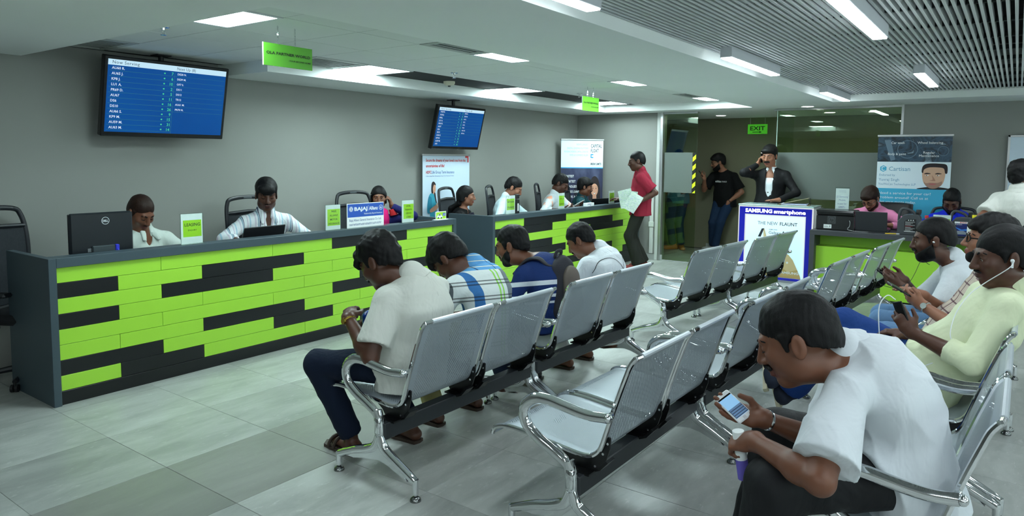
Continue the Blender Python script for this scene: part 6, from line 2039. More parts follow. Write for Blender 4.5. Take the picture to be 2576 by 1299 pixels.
    if d.get('drape', 0):
        for nm in 'LR':
            j = J[nm]; kd = nrm(j['kn'] - j['hip'])
            top.append(cone(j['hip'] + spd * 0.05 - kd * 0.01, j['hip'] + kd * d['drape'], 0.096 * s * fat ** .5 + gs, 0.092 * s * fat ** .5 * d.get('thr', 1.0) + gs + 0.006, 0.04, None, 1, False, True))
    for nm in 'LR':
        j = J[nm]
        fr = {'short': 0.80, 'half': 0.95, 'long': 1.0, 'rolled': 1.0, 'none': 0.15}[sleeve]
        sr = d.get('slr', 0.064) * s
        top.append(cone(Nk - up_t * 0.040 * s, j['sh'], 0.050 * s, 0.057 * s, 0.05))
        if sleeve in ('short', 'half', 'none'):
            top.append(cone(j['sh'], ptn(j['sh'], j['el'], fr), 0.058 * s * fat ** .5, sr, 0.035, None, 1, False, True))
        else:
            top.append(cone(j['sh'], j['el'], 0.058 * s * fat ** .5, 0.050 * s * fat ** .5, 0.035))
            f2 = 0.42 if sleeve == 'rolled' else 0.97
            top.append(cone(j['el'], ptn(j['el'], j['wr'], f2), 0.050 * s, (0.056 if sleeve == 'rolled' else 0.036) * s, 0.02, None, 1, False, True))
            if sleeve == 'rolled':
                top.append(cone(ptn(j['el'], j['wr'], 0.24), ptn(j['el'], j['wr'], f2), 0.058 * s, 0.058 * s, 0.006, None, 1, True, True))
            elif d.get('cuff', True):
                top.append(cone(ptn(j['el'], j['wr'], 0.80), ptn(j['el'], j['wr'], 0.97), 0.039 * s, 0.038 * s, 0.006, None, 1, True, True))
    nd = nrm(nb - (Nk - up_t * 0.03))
    ndm = nrm(nd + up_t)
    if d.get('vneck', 0):
        vd = d['vneck']
        top.append(sub(Nk - up_t * vd * 0.45 + fwdS * (0.085), frame_from(fwdS, up_t), ((0.056 if vd > 0.2 else 0.024) * s, 0.075, vd * 0.62), 0.006))
    tm = d['top']
    shirt = garment(d.get('topname', 'shirt'), top, tm, hg, amp, d.get('freq', 26.0))
    if d.get('collar', True):
        cd = nrm(nd * 0.75 + up_t * 0.6); cf = nrm(np.cross(cd, slat)) * -1.0
        if cf @ sf < 0: cf = -cf
        c0 = Nk - up_t * 0.020 * s - cf * 0.004
        cs = s * d.get('cols', 1.0)
        co = [cone(c0 - cd * 0.02, c0 + cd * 0.043 * cs, 0.074 * cs, 0.067 * cs, 0.004, slat, 1.04, False, True),
              cone(c0 + cd * 0.040 * cs, c0 - cd * 0.002 * cs, 0.073 * cs, 0.091 * cs, 0.003, slat, 1.06, False, True)]
        for q in (-1, 1):
            a_ = c0 + cd * 0.030 * cs + slat * q * 0.030 * cs + cf * 0.060 * cs
            b_ = c0 - cd * 0.052 * cs + slat * q * 0.060 * cs + cf * 0.098 * cs
            co.append(cone(a_, b_, 0.016 * cs, 0.009 * cs, 0.008, nrm(slat * q + cd * 0.7), 1.9))
        front = c0 + cf * 0.085 * cs
        co.append(sub(front + cd * 0.03 * cs, np.stack([slat, cf, cd], 1), (0.020 * cs, 0.045 * cs, 0.06 * cs), 0.003))
        garment('collar', co, d.get('colm', tm), d.get('hcol', 0.0065), 0.0)
    # trousers / lower garment
    bt = []
    pr = (0.108 + 0.012 * (fat - 1) * 4) * s
    bt.append(cone(P + spd * 0.10, P - V3(0, 0, 0.005), pr * 0.96, pr, 0.03, lat, 1.42, True, False))
    for nm in 'LR':
        j = J[nm]
        tr = d.get('trw', 1.0)
        bt.append(cone(j['hip'], j['kn'], 0.090 * s * fat ** .5 * d.get('thr', 1.0), 0.068 * s * tr, 0.04))
        bt.append(cone(j['kn'], ptn(j['kn'], j['an'], d.get('hemfr', 0.98)), 0.068 * s * tr, d.get('hemr', 0.062) * s, 0.03, None, 1, False, True))
    garment('trousers', bt, d['bottom'], d.get('hb', 0.013), d.get('ampb', 0.005), 30.0)
    # shoes
    for nm in 'LR':
        j = J[nm]; fdn = j['fd']; fl_ = nrm(np.cross(fdn, -nrm(V3(d.get('footfree' + nm, (0, 0, -1))))))
        ft = d.get('shoe', 'shoe')
        a0 = j['an'] + V3(0, 0, -0.055) * s
        if d.get('footfree' + nm):       # lifted foot, sole along the given direction
            dn = nrm(V3(d['footfree' + nm]))
        else:
            dn = V3(0, 0, -1)
        heel = j['an'] - fdn * 0.045 * s + dn * 0.045 * s; toe = j['an'] + fdn * 0.165 * s + dn * 0.055 * s
        if ft == 'sandal':
            k = MB(); hpts = [(-0.085, 0.036), (-0.095, 0.0), (-0.085, -0.036), (0.05, -0.048), (0.15, -0.046), (0.185, 0.0), (0.15, 0.046), (0.05, 0.044)]
            org = j['an'] + fdn * 0.03; 
            k.prism(hpts, lambda u, v, dd: tuple(V3(org[0], org[1], 0) + fdn * u + fl_ * v + V3(0, 0, dd) - base), 0.001, 0.018); k.ob('sandal_sole', LEATH_BR, root)
            k = MB()
            for u in (0.06, 0.10):
                pts = [V3(org[0], org[1], 0) + fdn * (u) + fl_ * (0.052 * cos(a)) + V3(0, 0, 0.016 + 0.050 * sin(a)) - base for a in [pi * i / 8 for i in range(9)]]
                k.tube([tuple(p) for p in pts], 0.009, 6)
            k.ob('sandal_strap', LEATH_BR, root)
            continue
        if ft == 'barefoot':
            continue
        so = [cone(heel, toe, 0.038 * s, 0.034 * s, 0.02, fl_, 1.22), cone(j['an'] - fdn * 0.012 + dn * -0.03, heel + fdn * 0.03, 0.044 * s, 0.045 * s, 0.03), ('plane', j['an'] + dn * (0.080 * s), dn, 0.0)]
        garment('shoe', so, d.get('shoem', LEATH_BK), 0.009)
        k = MB(); hpts = [(-0.088, 0.032), (-0.095, 0.0), (-0.088, -0.032), (0.06, -0.044), (0.15, -0.042), (0.198, 0.0), (0.15, 0.042), (0.06, 0.042)]
        org = j['an'] + dn * 0.080 * s
        k.prism(hpts, lambda u, v, dd: tuple(org + (fdn * u + fl_ * v) * s + dn * dd - base), -0.022, 0.0 if d.get('footfree' + nm) else min(0.0, org[2] - 0.002)); k.ob('shoe_sole', d.get('solem', LEATH_BK), root)
    # --------------- hair
    ht = d.get('hair', 'short')
    hh_ = hF * 1.05
    if ht != 'none':
        th = {'short': 0.007, 'buzz': 0.0035, 'full': 0.017, 'side': 0.014, 'long': 0.010, 'thin': 0.003}[ht]
        sd = th if ht == 'long' else min(th, 0.005)
        ho = [ell(Lh(0, -0.015, 0.043), R, V3(0.0745 + sd, 0.096 + th, 0.085 + th * 1.2) * hs, 0.01), ell(Lh(0, -0.040, 0.0), R, V3(0.067 + sd, 0.072 + sd * 1.2, 0.075 + th) * hs, 0.02)]
        if th > 0.009 and ht != 'long':
            ho.append(ell(Lh(0, -0.012, 0.068), R, V3(0.074 + th * 0.7, 0.094 + th * 0.8, 0.062 + th * 1.1) * hs, 0.02))
        hair_line = d.get('hairline', 0.060)
        nape = d.get('nape', -0.052)
        p0 = V3(0, 0.088, hair_line); p1 = V3(0, -0.075, nape)
        dv = nrm(p1 - p0); nn = V3(0, -dv[2], dv[1])     # points up/back
        if nn[2] < 0: nn = -nn
        cut = [('plane', Lh(*p0), -(R @ nn), 0.0, 0.0016)]
        extra = []
        if ht in ('full', 'side'):
            extra.append(ell(Lh(0.012 if ht == 'side' else 0, 0.074, 0.076), R, V3(0.062, 0.036, 0.030) * hs, 0.02))
            if d.get('fringe'):
                extra.append(ell(Lh(*d['fringe']), R, V3(0.056, 0.026, 0.032) * hs, 0.02))
        for q in (-1, 1):
            extra.append(cone(Lh(q * 0.0735, 0.020, 0.030), Lh(q * 0.0735, 0.020, -0.010 if ht != 'thin' else 0.004), 0.0065 * hs, 0.0035 * hs, 0.010, R[:, 1], 1.9))
        if ht == 'long':
            for q in (-1, 1):
                extra.append(cone(Lh(q * 0.074, -0.012, 0.045), Lh(q * 0.078, -0.045, -0.055), 0.014 * hs, 0.016 * hs, 0.02, R[:, 1], 1.7))
            extra.append(cone(Lh(0, -0.085, 0.02), Lh(0, -0.088, -0.10), 0.045 * hs, 0.034 * hs, 0.03, R[:, 0], 1.5))
            tl_ = d.get('tail')
            if tl_:
                pts = [Lh(0, -0.088, -0.10)] + [V3(t) for t in tl_]
                rr = [0.036, 0.034, 0.028, 0.016, 0.010]
                for i in range(len(pts) - 1):
                    extra.append(cone(pts[i], pts[i + 1], rr[i], rr[i + 1], 0.02, R[:, 0], 1.35))
        allo = ho + extra
        lo, hi = ops_bounds(allo)
        G = Fld(lo, hi, hh_)
        for o in ho: G.apply(o)
        for o in cut: G.apply(o)
        if ht != 'long':
            for q in (-1, 1):
                G.apply(sub(Lh(q * 0.085, -0.012, -0.022), R, V3(0.030, 0.024, 0.046) * hs, 0.008))
        for o in extra: G.apply(o)
        v, q_ = G.surf()
        n_ = vnormals(v, q_)
        av = d.get('hairamp', 0.004 if ht in ('full', 'side', 'short') else 0.0015)
        lv = (v - H) @ R
        v = v + n_ * ((fold_noise(lv, 190.0, seed, 8) * 0.8 + fold_noise(lv, 75.0, seed + 1, 6)) * av)[:, None]
        me = to_mesh('hair', v, q_, d.get('hairm', HAIR), base)
        o = bpy.data.objects.new('hair', me); COL.objects.link(o); o.parent = root
    # brows, moustache, beard
    def patch(name, pops, keep=None, offs=0.0, mat=None, hh=None):
        lo, hi = ops_bounds(pops)
        G = Fld(lo, hi, hh or hh_)
        for o in pops: G.apply(o)
        if offs: G.F -= offs
        for o in (keep or []): G.apply(o)
        v, q_ = G.surf()
        if len(v) == 0: return
        me = to_mesh(name, v, q_, mat or d.get('hairm', HAIR), base)
        o = bpy.data.objects.new(name, me); COL.objects.link(o); o.parent = root
    for q in (-1, 1):
        k = MB(); k.tube([tuple(Lh(q * x, y, z) - base) for x, y, z in ((0.013, 0.0955, 0.022), (0.028, 0.0945, 0.0285), (0.042, 0.084, 0.028), (0.050, 0.073, 0.023))], [0.003 * hs, 0.0042 * hs, 0.0036 * hs, 0.0015 * hs], 6, up=tuple(R[:, 1]), asp=1.25); k.ob('eyebrow', HAIR, root)
    for q in (-1, 1):
        down = d.get('down', True)
        k = MB()
        if down:
            k.tube([tuple(Lh(q * x, y, z) - base) for x, y, z in ((0.019, 0.0885, -0.001), (0.032, 0.0925, -0.0045), (0.046, 0.0835, -0.001))], [0.0018 * hs, 0.0028 * hs, 0.0018 * hs], 6); k.ob('eyelashes', M_IRIS, root)
        else:
            c_ = Lh(q * 0.032, 0.0806, 0.002); g_ = nrm(V3(d.get('gaze', d['look'])))
            k.sphere((0, 0, 0), 0.0116 * hs, 14, 10)
            gl_ = g_
            for i, f_ in enumerate(k.f):
                cc_ = np.mean([k.v[w_] for w_ in f_], 0)
                if nrm(cc_) @ gl_ > 0.86: k.mi[i] = 1
            k.v = [tuple(V3(x) + c_ - base) for x in k.v]
            k.ob('eye', [M_EYE, M_IRIS], root)
            k = MB(); k.tube([tuple(Lh(q * x, y, z) - base) for x, y, z in ((0.020, 0.0885, 0.003), (0.032, 0.0928, 0.0075), (0.045, 0.0835, 0.003))], [0.001 * hs, 0.0018 * hs, 0.001 * hs], 6); k.ob('eyelashes', M_IRIS, root)
    if d.get('moust'):
        w_ = d['moust']
        patch('moustache', [cone(Lh(-0.027, 0.092, -0.054), Lh(0, 0.1035, -0.0465), 0.0045 * w_ * hs, 0.0075 * w_ * hs, 0.006), cone(Lh(0.027, 0.092, -0.054), Lh(0, 0.1035, -0.0465), 0.0045 * w_ * hs, 0.0075 * w_ * hs, 0.006)], hh=hF * 0.7)
    if d.get('beard'):
        bd = d['beard']
        bo_ = [ell(Lh(0, 0.030, -0.028), R, V3(0.060 * d.get('jaw', 1), 0.066, 0.088) * hs, 0.03), ell(Lh(0, 0.066, -0.098), R, V3(0.026, 0.022, 0.020) * hs, 0.03)]
        for q in (-1, 1):
            bo_ += [ell(Lh(q * 0.044 * d.get('jaw', 1), 0.012, -0.066), R, V3(0.020, 0.030, 0.026) * hs, 0.035), cone(Lh(q * 0.068, 0.022, -0.01), Lh(q * 0.060, 0.03, -0.06), 0.008 * hs, 0.012 * hs, 0.02)]
        kp = [('plane', Lh(0, 0.095, -0.074), R @ nrm(V3(0, 0.56, 0.83)), 0.0), ('plane', Lh(0, 0.0, -0.05), -(R @ nrm(V3(0, 1.0, -0.1))), 0.0)]
        patch('beard', bo_, kp, bd * hs, hh=hF)
    if d.get('glasses'):
        k = MB()
        for q in (-1, 1):
            rim = [Lh(q * (0.034 + 0.0235 * cos(a)), 0.1035 - 0.012 * abs(cos(a)) * (1 if cos(a) * 1 > 0 else 0.1), 0.004 + 0.018 * sin(a)) for a in [2 * pi * i / 18 for i in range(18)]]
            k.tube([tuple(p - base) for p in rim], 0.0022 * hs * d.get('glasses'), 6, closed=True)
            k.tube([tuple(Lh(q * 0.058, 0.092, 0.008) - base), tuple(Lh(q * 0.077, 0.05, 0.010) - base), tuple(Lh(q * 0.082, -0.012, 0.010) - base)], 0.0022 * hs * d.get('glasses'), 6)
        k.tube([tuple(Lh(-0.011, 0.1035, 0.008) - base), tuple(Lh(0.011, 0.1035, 0.008) - base)], 0.002 * hs, 6)
        k.ob('glasses', M_GLF, root)
    for nm in 'LR':
        wkind = d.get('watch' + nm)
        if wkind:
            j = J[nm]; ax = nrm(j['wr'] - j['el']); c_ = ptn(j['el'], j['wr'], 0.93)
            u_ = nrm(np.cross(ax, V3(0.3, 0.2, 0.9))); v_ = np.cross(ax, u_)
            k = MB(); k.tube([tuple(c_ + (u_ * cos(a) * 0.030 + v_ * sin(a) * 0.027) * s - base) for a in [2 * pi * i / 20 for i in range(20)]], 0.0062, 8, closed=True, asp=1.0)
            mm = {'gold': M_GOLD, 'silver': M_SILV, 'black': M_BLACK}[wkind.split()[0]]
            if 'watch' in wkind:
                up_ = nrm(V3(d.get('dial' + nm, (0, 0, 1))) - ax * (V3(d.get('dial' + nm, (0, 0, 1))) @ ax)); q_ = c_ + up_ * 0.030 * s
                k.tube([tuple(q_ - base), tuple(q_ + up_ * 0.009 - base)], 0.017, 14)
            k.ob('wristwatch' if 'watch' in wkind else 'bracelet', mm, root)
    J['H'] = H; J['R'] = R; J['root'] = root; J['base'] = base; J['Lh'] = Lh; J['P'] = P; J['tcm'] = tcm
    PEOPLE[label] = J
    return J
from mathutils.bvhtree import BVHTree
PHONE_W = plain('white phone plastic', C(226, 228, 230), 0.25)
PHONE_B = plain('black phone glass', C(12, 13, 15), 0.15)
PHONE_S = emit('phone screen glow', C(140, 196, 240), 0.9)
def phone(label, c, axis, nrml, L=0.135, W=0.066, body=None, screen=None, cat='phone', name='phone', thick=0.009):
    """axis: along the length; nrml: the way the screen faces"""
    a = nrm(V3(axis)); n = nrm(V3(nrml) - a * (V3(nrml) @ a)); b_ = np.cross(a, n)
    M = Matrix((Vector(b_), Vector(a), Vector(n))).transposed().to_4x4()
    t = thing(name, label, cat, tuple(c))
    k = MB(); k.box((-W / 2, -L / 2, -thick), (W / 2, L / 2, 0), 0.0035, M); k.ob('case', body or PHONE_B, t, smooth=False)
    k = MB(); k.box((-W / 2 + 0.004, -L / 2 + 0.018, 0), (W / 2 - 0.004, L / 2 - 0.018, 0.0008), 0, M); k.ob('display', screen or PHONE_B, t, smooth=False)
    return t, M
def rope(name, label, cat, pts, r, mat, n=6):
    k = MB(); k.tube(spline(pts, n), r, 8)
    return tag(k.ob(name, mat), label, cat)
def decal(J, part, name, mat, verts2, faces, o, right, up, lift=0.003, depth=0.25):
    """flat print or thin trim laid on the garment"""
    ob = [c for c in J['root'].children if c.name.split('.')[0] == part][0]
    me = ob.data; base = V3(*J['base'])
    vs = np.zeros(len(me.vertices) * 3, np.float32); me.vertices.foreach_get('co', vs); vs = vs.reshape(-1, 3) + base
    bv = BVHTree.FromPolygons([tuple(v) for v in vs], [tuple(p.vertices) for p in me.polygons])
    r = nrm(V3(right)); u = nrm(V3(up)); n = np.cross(r, u)
    k = MB(); out = []
    for x, y in verts2:
        p = V3(o) + r * x + u * y
        h = bv.ray_cast(Vector(p + n * depth), Vector(-n), 2 * depth)
        out.append(tuple((V3(h[0]) if h[0] else p) + n * lift - base))
    k.add(out, faces)
    return k.ob(name, mat, J['root'], smooth=False, fix=False)
def ribbon(pts, w_):
    vs = []; fs = []
    for i, p in enumerate(pts):
        a = V3(*pts[max(0, i - 1)], 0); b_ = V3(*pts[min(len(pts) - 1, i + 1)], 0); t_ = nrm(b_ - a)
        vs += [(p[0] - t_[1] * w_, p[1] + t_[0] * w_), (p[0] + t_[1] * w_, p[1] - t_[0] * w_)]
    for i in range(len(pts) - 1):
        fs.append((2 * i, 2 * i + 1, 2 * i + 3, 2 * i + 2))
    return vs, fs

# ================================================================ the row by the counter
m1 = person('man in an ivory shirt with a gold watch, seated nearest the counter end', dict(
    face=(-1, 0), pel=(-2.50, 2.58, 0.52), neck=(-2.50, 2.61, 0.955), head=(-2.655, 2.51, 1.035), look=(-0.85, -0.12, -0.55), hs=1.06, s=1.04, bulge=0.09,
    skin=SK1, top=WHITE_SH2, bottom=JEAN_D, shoe='sandal', wrL=(-2.70, 2.33, 0.765), elL=(0.5, -0.5, -1), hdL=(-0.5, 0.55, 0.25), pnL=(0.2, 0.3, -1), curlL=1.25, watchL='gold watch', dialL=(-0.6, -0.6, 0.4),
    wrR=(-2.74, 2.60, 0.73), elR=(0.4, 0.5, -1), hdR=(-0.5, -0.6, -0.1), curlR=1.1, anL=(-2.80, 2.43, 0.095), knL=(-1, -0.5, 0.35), anR=(-2.66, 2.74, 0.095), ftL=(-1, 0.05), trw=1.02, hemr=0.060,
    hair='full', fringe=(0.0, 0.102, 0.045), hairamp=0.007, moust=1.2, h=0.009, hf=0.0055, hg=0.0085, hb=0.010, amp=0.006, fat=1.12, belly=0.6, heml=0.12, drape=0.09, slr=0.082))
m2 = person('man in a blue and grey plaid shirt bowing his head, second in the counter row', dict(
    face=(-1, 0), pel=(-2.48, 3.15, 0.52), neck=(-2.56, 3.19, 0.93), head=(-2.68, 3.085, 0.985), look=(-0.62, -0.12, -0.78), s=1.02, hs=1.04, bulge=0.12,
    skin=SK1, top=PLAID, bottom=TRO_KH, shoe='sandal', wrL=(-2.86, 3.03, 0.58), elL=(0.3, -0.7, -0.6), wrR=(-2.86, 3.28, 0.58), elR=(0.3, 0.7, -0.6), anL=(-2.72, 3.0, 0.095), anR=(-2.70, 3.34, 0.095), sleeve='half',
    hair='full', fringe=(0, 0.10, 0.040), hairamp=0.005, h=0.009, hf=0.006, hg=0.0085, amp=0.005))
m3 = person('bearded man in a navy shirt wearing a backpack, third in the counter row', dict(
    face=(-1, -0.05), pel=(-2.53, 3.88, 0.52), neck=(-2.60, 3.92, 0.895), head=(-2.745, 3.805, 0.985), look=(-1, -0.22, -0.30), s=1.04, hs=1.04, bulge=0.10,
    skin=SK2, top=NAVY_ST, bottom=JEAN_D, wrL=(-2.90, 3.72, 0.60), elL=(0.3, -0.6, -0.8), wrR=(-2.78, 4.06, 0.66), elR=(0.5, 0.6, -0.6), anL=(-2.75, 3.75, 0.09), anR=(-2.75, 4.05, 0.09), sleeve='long', collar=False,
    hair='short', nape=-0.040, beard=0.003, moust=1.0, h=0.009, hf=0.006, hg=0.009))
m4 = person('man in a white shirt with black piping across the back, fourth in the counter row', dict(
    face=(-1, -0.02), pel=(-2.46, 4.54, 0.52), neck=(-2.51, 4.625, 0.885), head=(-2.635, 4.53, 0.965), look=(-0.80, -0.16, -0.55), s=1.0, hs=1.03, bulge=0.11,
    skin=SK2, top=WHITE_SH, bottom=TRO_WH, shoe='sandal', wrL=(-2.85, 4.40, 0.60), elL=(0.3, -0.6, -0.7), wrR=(-2.85, 4.68, 0.60), elR=(0.3, 0.6, -0.7), anL=(-2.68, 4.42, 0.095), anR=(-2.68, 4.72, 0.095), sleeve='long',
    hair='short', moust=1.0, h=0.0095, hf=0.006, hg=0.009))
pts = [(-0.19 + 0.02 * i, 0.02 + 0.035 * sin(i / 9.0 * pi)) for i in range(10)] 
pts = [(-0.20, -0.02), (-0.18, 0.03), (-0.14, 0.055), (-0.09, 0.055), (-0.05, 0.03), (-0.02, -0.015), (0.0, -0.045), (0.02, -0.015), (0.05, 0.03), (0.09, 0.055), (0.14, 0.055), (0.18, 0.03), (0.20, -0.02)]
sp = [(p.x, p.y) for p in spline([(a, b, 0) for a, b in pts], 4)]
vs, fs = ribbon(sp, 0.0022)
bk = nrm(V3(0.9, 0.05, 0.35)); upb = nrm(V3(-0.35, 0, 0.94))
decal(m4, 'shirt', 'piping', M_BLACK, vs, fs, V3(-2.40, 4.60, 0.79), (0.05, 1, 0), tuple(upb))
# backpack on the third man
M_BP = plain('backpack dark fabric', C(38, 38, 46), 0.85, bump=0.3)
M_BPG = plain('backpack grey brown fabric', C(98, 88, 82), 0.85, bump=0.3)
t = thing('backpack', 'dark grey backpack with a brown panel on the third man\'s back', 'backpack', (-2.395, 3.95, 0.50))
k = MB(); ax = nrm(V3(-0.18, 0, 0.95))
def bpp(u, v, w_):  # u across Y, v up, w outward +X
    return (w_ - 0.14 * v, u, v)
for (nm, m, us, w0, w1, v0, v1) in (('main_body', M_BP, 0.135, -0.055, 0.035, 0.0, 0.40), ('front_panel', M_BPG, 0.10, 0.030, 0.058, 0.02, 0.36)):
    G = Fld(V3(-0.2, -0.22, -0.1), V3(0.25, 0.22, 0.55), 0.010)
    for q in (-1, 1):
        G.apply(cone(bpp(us * q * 0.55, v0 + 0.08, (w0 + w1) / 2), bpp(us * q * 0.45, v1 - 0.06, (w0 + w1) / 2), 0.075, 0.06, 0.05))
    G.apply(cone(bpp(0, v0 + 0.08, (w0 + w1) / 2 + 0.015), bpp(0, v1 - 0.03, (w0 + w1) / 2), 0.085, 0.065, 0.05))
    v, q = G.surf(); v[:, 0] = v[:, 0] * (0.72)
    if nm == 'front_panel':
        v = v * V3(0.9, 0.72, 0.86) + V3(0.026, 0, 0.03)
    me = to_mesh(nm, v, q, m, V3(0, 0, 0)); o = bpy.data.objects.new(nm, me); COL.objects.link(o); o.parent = t
k = MB(); k.tube(spline([(-0.085, -0.03, 0.40), (-0.07, -0.03, 0.455), (-0.07, 0.03, 0.455), (-0.085, 0.03, 0.40)], 5), 0.009, 8, asp=1.6); k.ob('grab_handle', M_BP, t)
for q in (-1, 1):
    nk = V3(-2.585, 3.92, 0.885) - V3(-2.395, 3.95, 0.50)
    k = MB(); k.tube(spline([(-0.07, q * 0.05, 0.385), tuple(nk + V3(0.105, q * 0.085, -0.005)), tuple(nk + V3(0.055, q * 0.12, 0.035)), tuple(nk + V3(-0.03, q * 0.135, 0.015)), tuple(nk + V3(-0.115, q * 0.15, -0.08))], 6), 0.011, 10, asp=2.8, up=(0.3, 0, 1)); k.ob('shoulder_strap', M_BP, t)
# blue bag in the first man's lap
k = N('blue plastic bag'); k.set(0.25); k.color(k.mix(k.noise(k.obj(), 9.0, 3.0), C(10, 34, 96), C(24, 78, 190))); k.bump(k.noise(k.obj(), 30.0, 4.0), 0.6, 0.01); M_BAG = k.m
G = Fld(V3(-2.86, 2.30, 0.5), V3(-2.5, 2.72, 0.85), 0.008)
for o in (cone((-2.72, 2.50, 0.74), (-2.68, 2.52, 0.60), 0.030, 0.062, 0.03, (0, 1, 0), 1.6), cone((-2.68, 2.44, 0.66), (-2.66, 2.46, 0.58), 0.035, 0.045, 0.03)): G.apply(o)
v, q = G.surf(); v = v + vnormals(v, q) * (fold_noise(v, 60.0, 5) * 0.010)[:, None]
me = to_mesh('plastic_bag', v, q, M_BAG, V3(-2.70, 2.5, 0.6)); o = bpy.data.objects.new('plastic_bag', me); COL.objects.link(o); o.location = (-2.70, 2.5, 0.6); tag(o, 'blue plastic bag held on the lap of the man with the gold watch', 'bag')
# shirt details on the first man
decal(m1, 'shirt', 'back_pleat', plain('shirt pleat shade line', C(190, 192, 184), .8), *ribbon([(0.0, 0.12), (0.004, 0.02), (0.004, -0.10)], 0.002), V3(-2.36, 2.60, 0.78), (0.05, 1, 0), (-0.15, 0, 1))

# ================================================================ right-hand row
fg = person('large man in a white shirt typing on a white phone, closest to the camera', dict(
    face=(-1, -0.12), sface=(-1, -0.15), pel=(-0.255, 2.68, 0.535), neck=(-0.44, 2.58, 0.93), head=(-0.572, 2.455, 0.972), look=(-1, -0.10, -0.42), s=1.10, hs=1.13, bulge=0.12, fat=1.10, belly=0.5,
    skin=SK2, top=WHITE_SH, bottom=TRO_BK, wrL=(-0.665, 2.33, 0.635), elL=(0.6, -0.8, -0.35), hdL=(-0.85, 0.28, -0.30), pnL=(0.1, 0.5, -0.8), curlL=1.35, thumbL=0.6,
    wrR=(-0.675, 2.45, 0.675), elR=(0.6, 0.5, -0.5), hdR=(-0.95, -0.05, 0.05), pnR=(0.15, -0.60, 0.75), curlR=0.42, thumbR=0.9, watchR='silver',
    legs=0.94, drape=0.10, anL=(-0.64, 2.29, 0.09), knL=(-0.9, -0.75, 0.5), anR=(-0.76, 2.72, 0.09), knR=(-1, 0.1, 0.5), trw=1.22, thr=1.0, hemr=0.09, hair='short', hairamp=0.003, nape=-0.030, hairline=0.050, moust=1.3,
    h=0.008, hf=0.0035, hg=0.0065, hb=0.008, amp=0.0095, freq=27.0, crease=1.3, slr=0.092, heml=0.15, shf=0.035))
t, M = phone('white smartphone in the right hand of the man closest to the camera', V3(-0.775, 2.428, 0.706), (-0.80, 0.28, 0.40), (0.15, -0.60, 0.75), 0.128, 0.064, PHONE_W, PHONE_S)
k = MB(); k.box((-0.028, -0.045, 0.0008), (0.028, -0.006, 0.0014), 0, M); k.ob('keypad', plain('phone keypad grey', C(60, 74, 100), .3), t, smooth=False)
for q in range(4):
    k = MB(); k.box((-0.026, -0.042 + q * 0.0095, 0.0014), (0.026, -0.0355 + q * 0.0095, 0.0018), 0, M); k.ob('key_row', plain('phone key blue', C(120, 150, 190), .3), t, smooth=False)
k = MB(); k.box((-0.028, 0.040, 0.0008), (0.028, 0.046, 0.0014), 0, M); k.ob('status_bar', PHONE_B, t, smooth=False)
k = MB(); k.box((-0.006, -0.060, 0), (0.006, -0.050, 0.0012), 0.001, M); k.ob('home_button', plain('phone button', C(196, 198, 202), .3), t, smooth=False)
# rolled leaflet
t = thing('rolled_leaflet', 'white and violet rolled leaflet in the left hand of the man closest to the camera', 'leaflet', (-0.73, 2.36, 0.55))
k = MB(); k.tube([(0.0, -0.01, 0.10), (0.012, 0.0, 0.0)], 0.020, 14); k.ob('white_roll', M_PAPER, t)
k = MB(); k.tube([(0.012, 0.0, 0.0), (0.022, 0.006, -0.07)], 0.0205, 14); k.ob('violet_band', plain('violet print', C(104, 92, 190), .6), t)
cr = person('man in a pale yellow shirt with white earphones, lounging in the right row', dict(
    face=(-1, -0.10), sface=(-1, -0.30), pel=(-0.30, 4.08, 0.515), neck=(0.005, 4.13, 0.965), head=(-0.035, 4.085, 1.125), look=(-1, -0.42, -0.14), s=1.07, hs=1.10, bulge=0.07, fat=1.16, belly=1.3,
    skin=SK1, top=WHITE_CR, bottom=JEAN_B, sleeve='rolled', wrL=(-0.375, 3.87, 0.745), elL=(0.1, -0.6, -1), hdL=(-0.55, 0.10, 0.75), pnL=(-0.35, 0.85, 0.30), curlL=0.95, thumbL=0.2, wrR=(-0.44, 4.14, 0.67), elR=(0.2, 0.6, -0.6), hdR=(-0.8, -0.3, 0.1), curlR=0.6,
    anL=(-1.00, 4.14, 0.26), knL=(-0.2, -0.1, 1), anR=(-1.03, 4.03, 0.385), knR=(-0.2, 0.1, 1), ftR=(-0.15, 0.45, 0.85), footfreeR=(-0.93, -0.20, -0.30), ftL=(-0.25, 0.1, 0.9), footfreeL=(-0.95, -0.05, -0.25), shoem=SNEAK_N, solem=SOLE_W,
    hair='short', hairamp=0.002, hairline=0.046, nape=-0.06, moust=0.7, h=0.008, hf=0.0045, hg=0.007, amp=0.007, heml=0.16, drape=0.10, down=False, gaze=(-1, -0.4, -0.5), hemr=0.075, trw=1.05))
phone('black phone in the left hand of the man in pale yellow', V3(-0.425, 3.885, 0.835), (-0.35, 0.0, 0.9), (0.5, 0.75, 0.35), 0.115, 0.060)
Lh = cr['Lh']
e1 = Lh(-0.086, -0.004, -0.010)
rope('earphones', 'white earphone cable from the left ear of the man in pale yellow', 'earphones', [tuple(e1), tuple(e1 + V3(-0.02, -0.02, -0.03)), (-0.10, 4.00, 1.00), (-0.155, 3.955, 0.945), (-0.20, 3.90, 0.86), (-0.215, 3.84, 0.775), (-0.20, 3.82, 0.73)], 0.0022, M_WHITE)
k = MB(); k.sphere(tuple(Lh(-0.085, 0.0, -0.004)), 0.009, 12, 8); k.tube([tuple(Lh(-0.088, 0.0, -0.004)), tuple(Lh(-0.088, 0.004, -0.032))], 0.0045, 8); tag(k.ob('earbud', M_WHITE), 'white earbud in the left ear of the man in pale yellow', 'earbud')
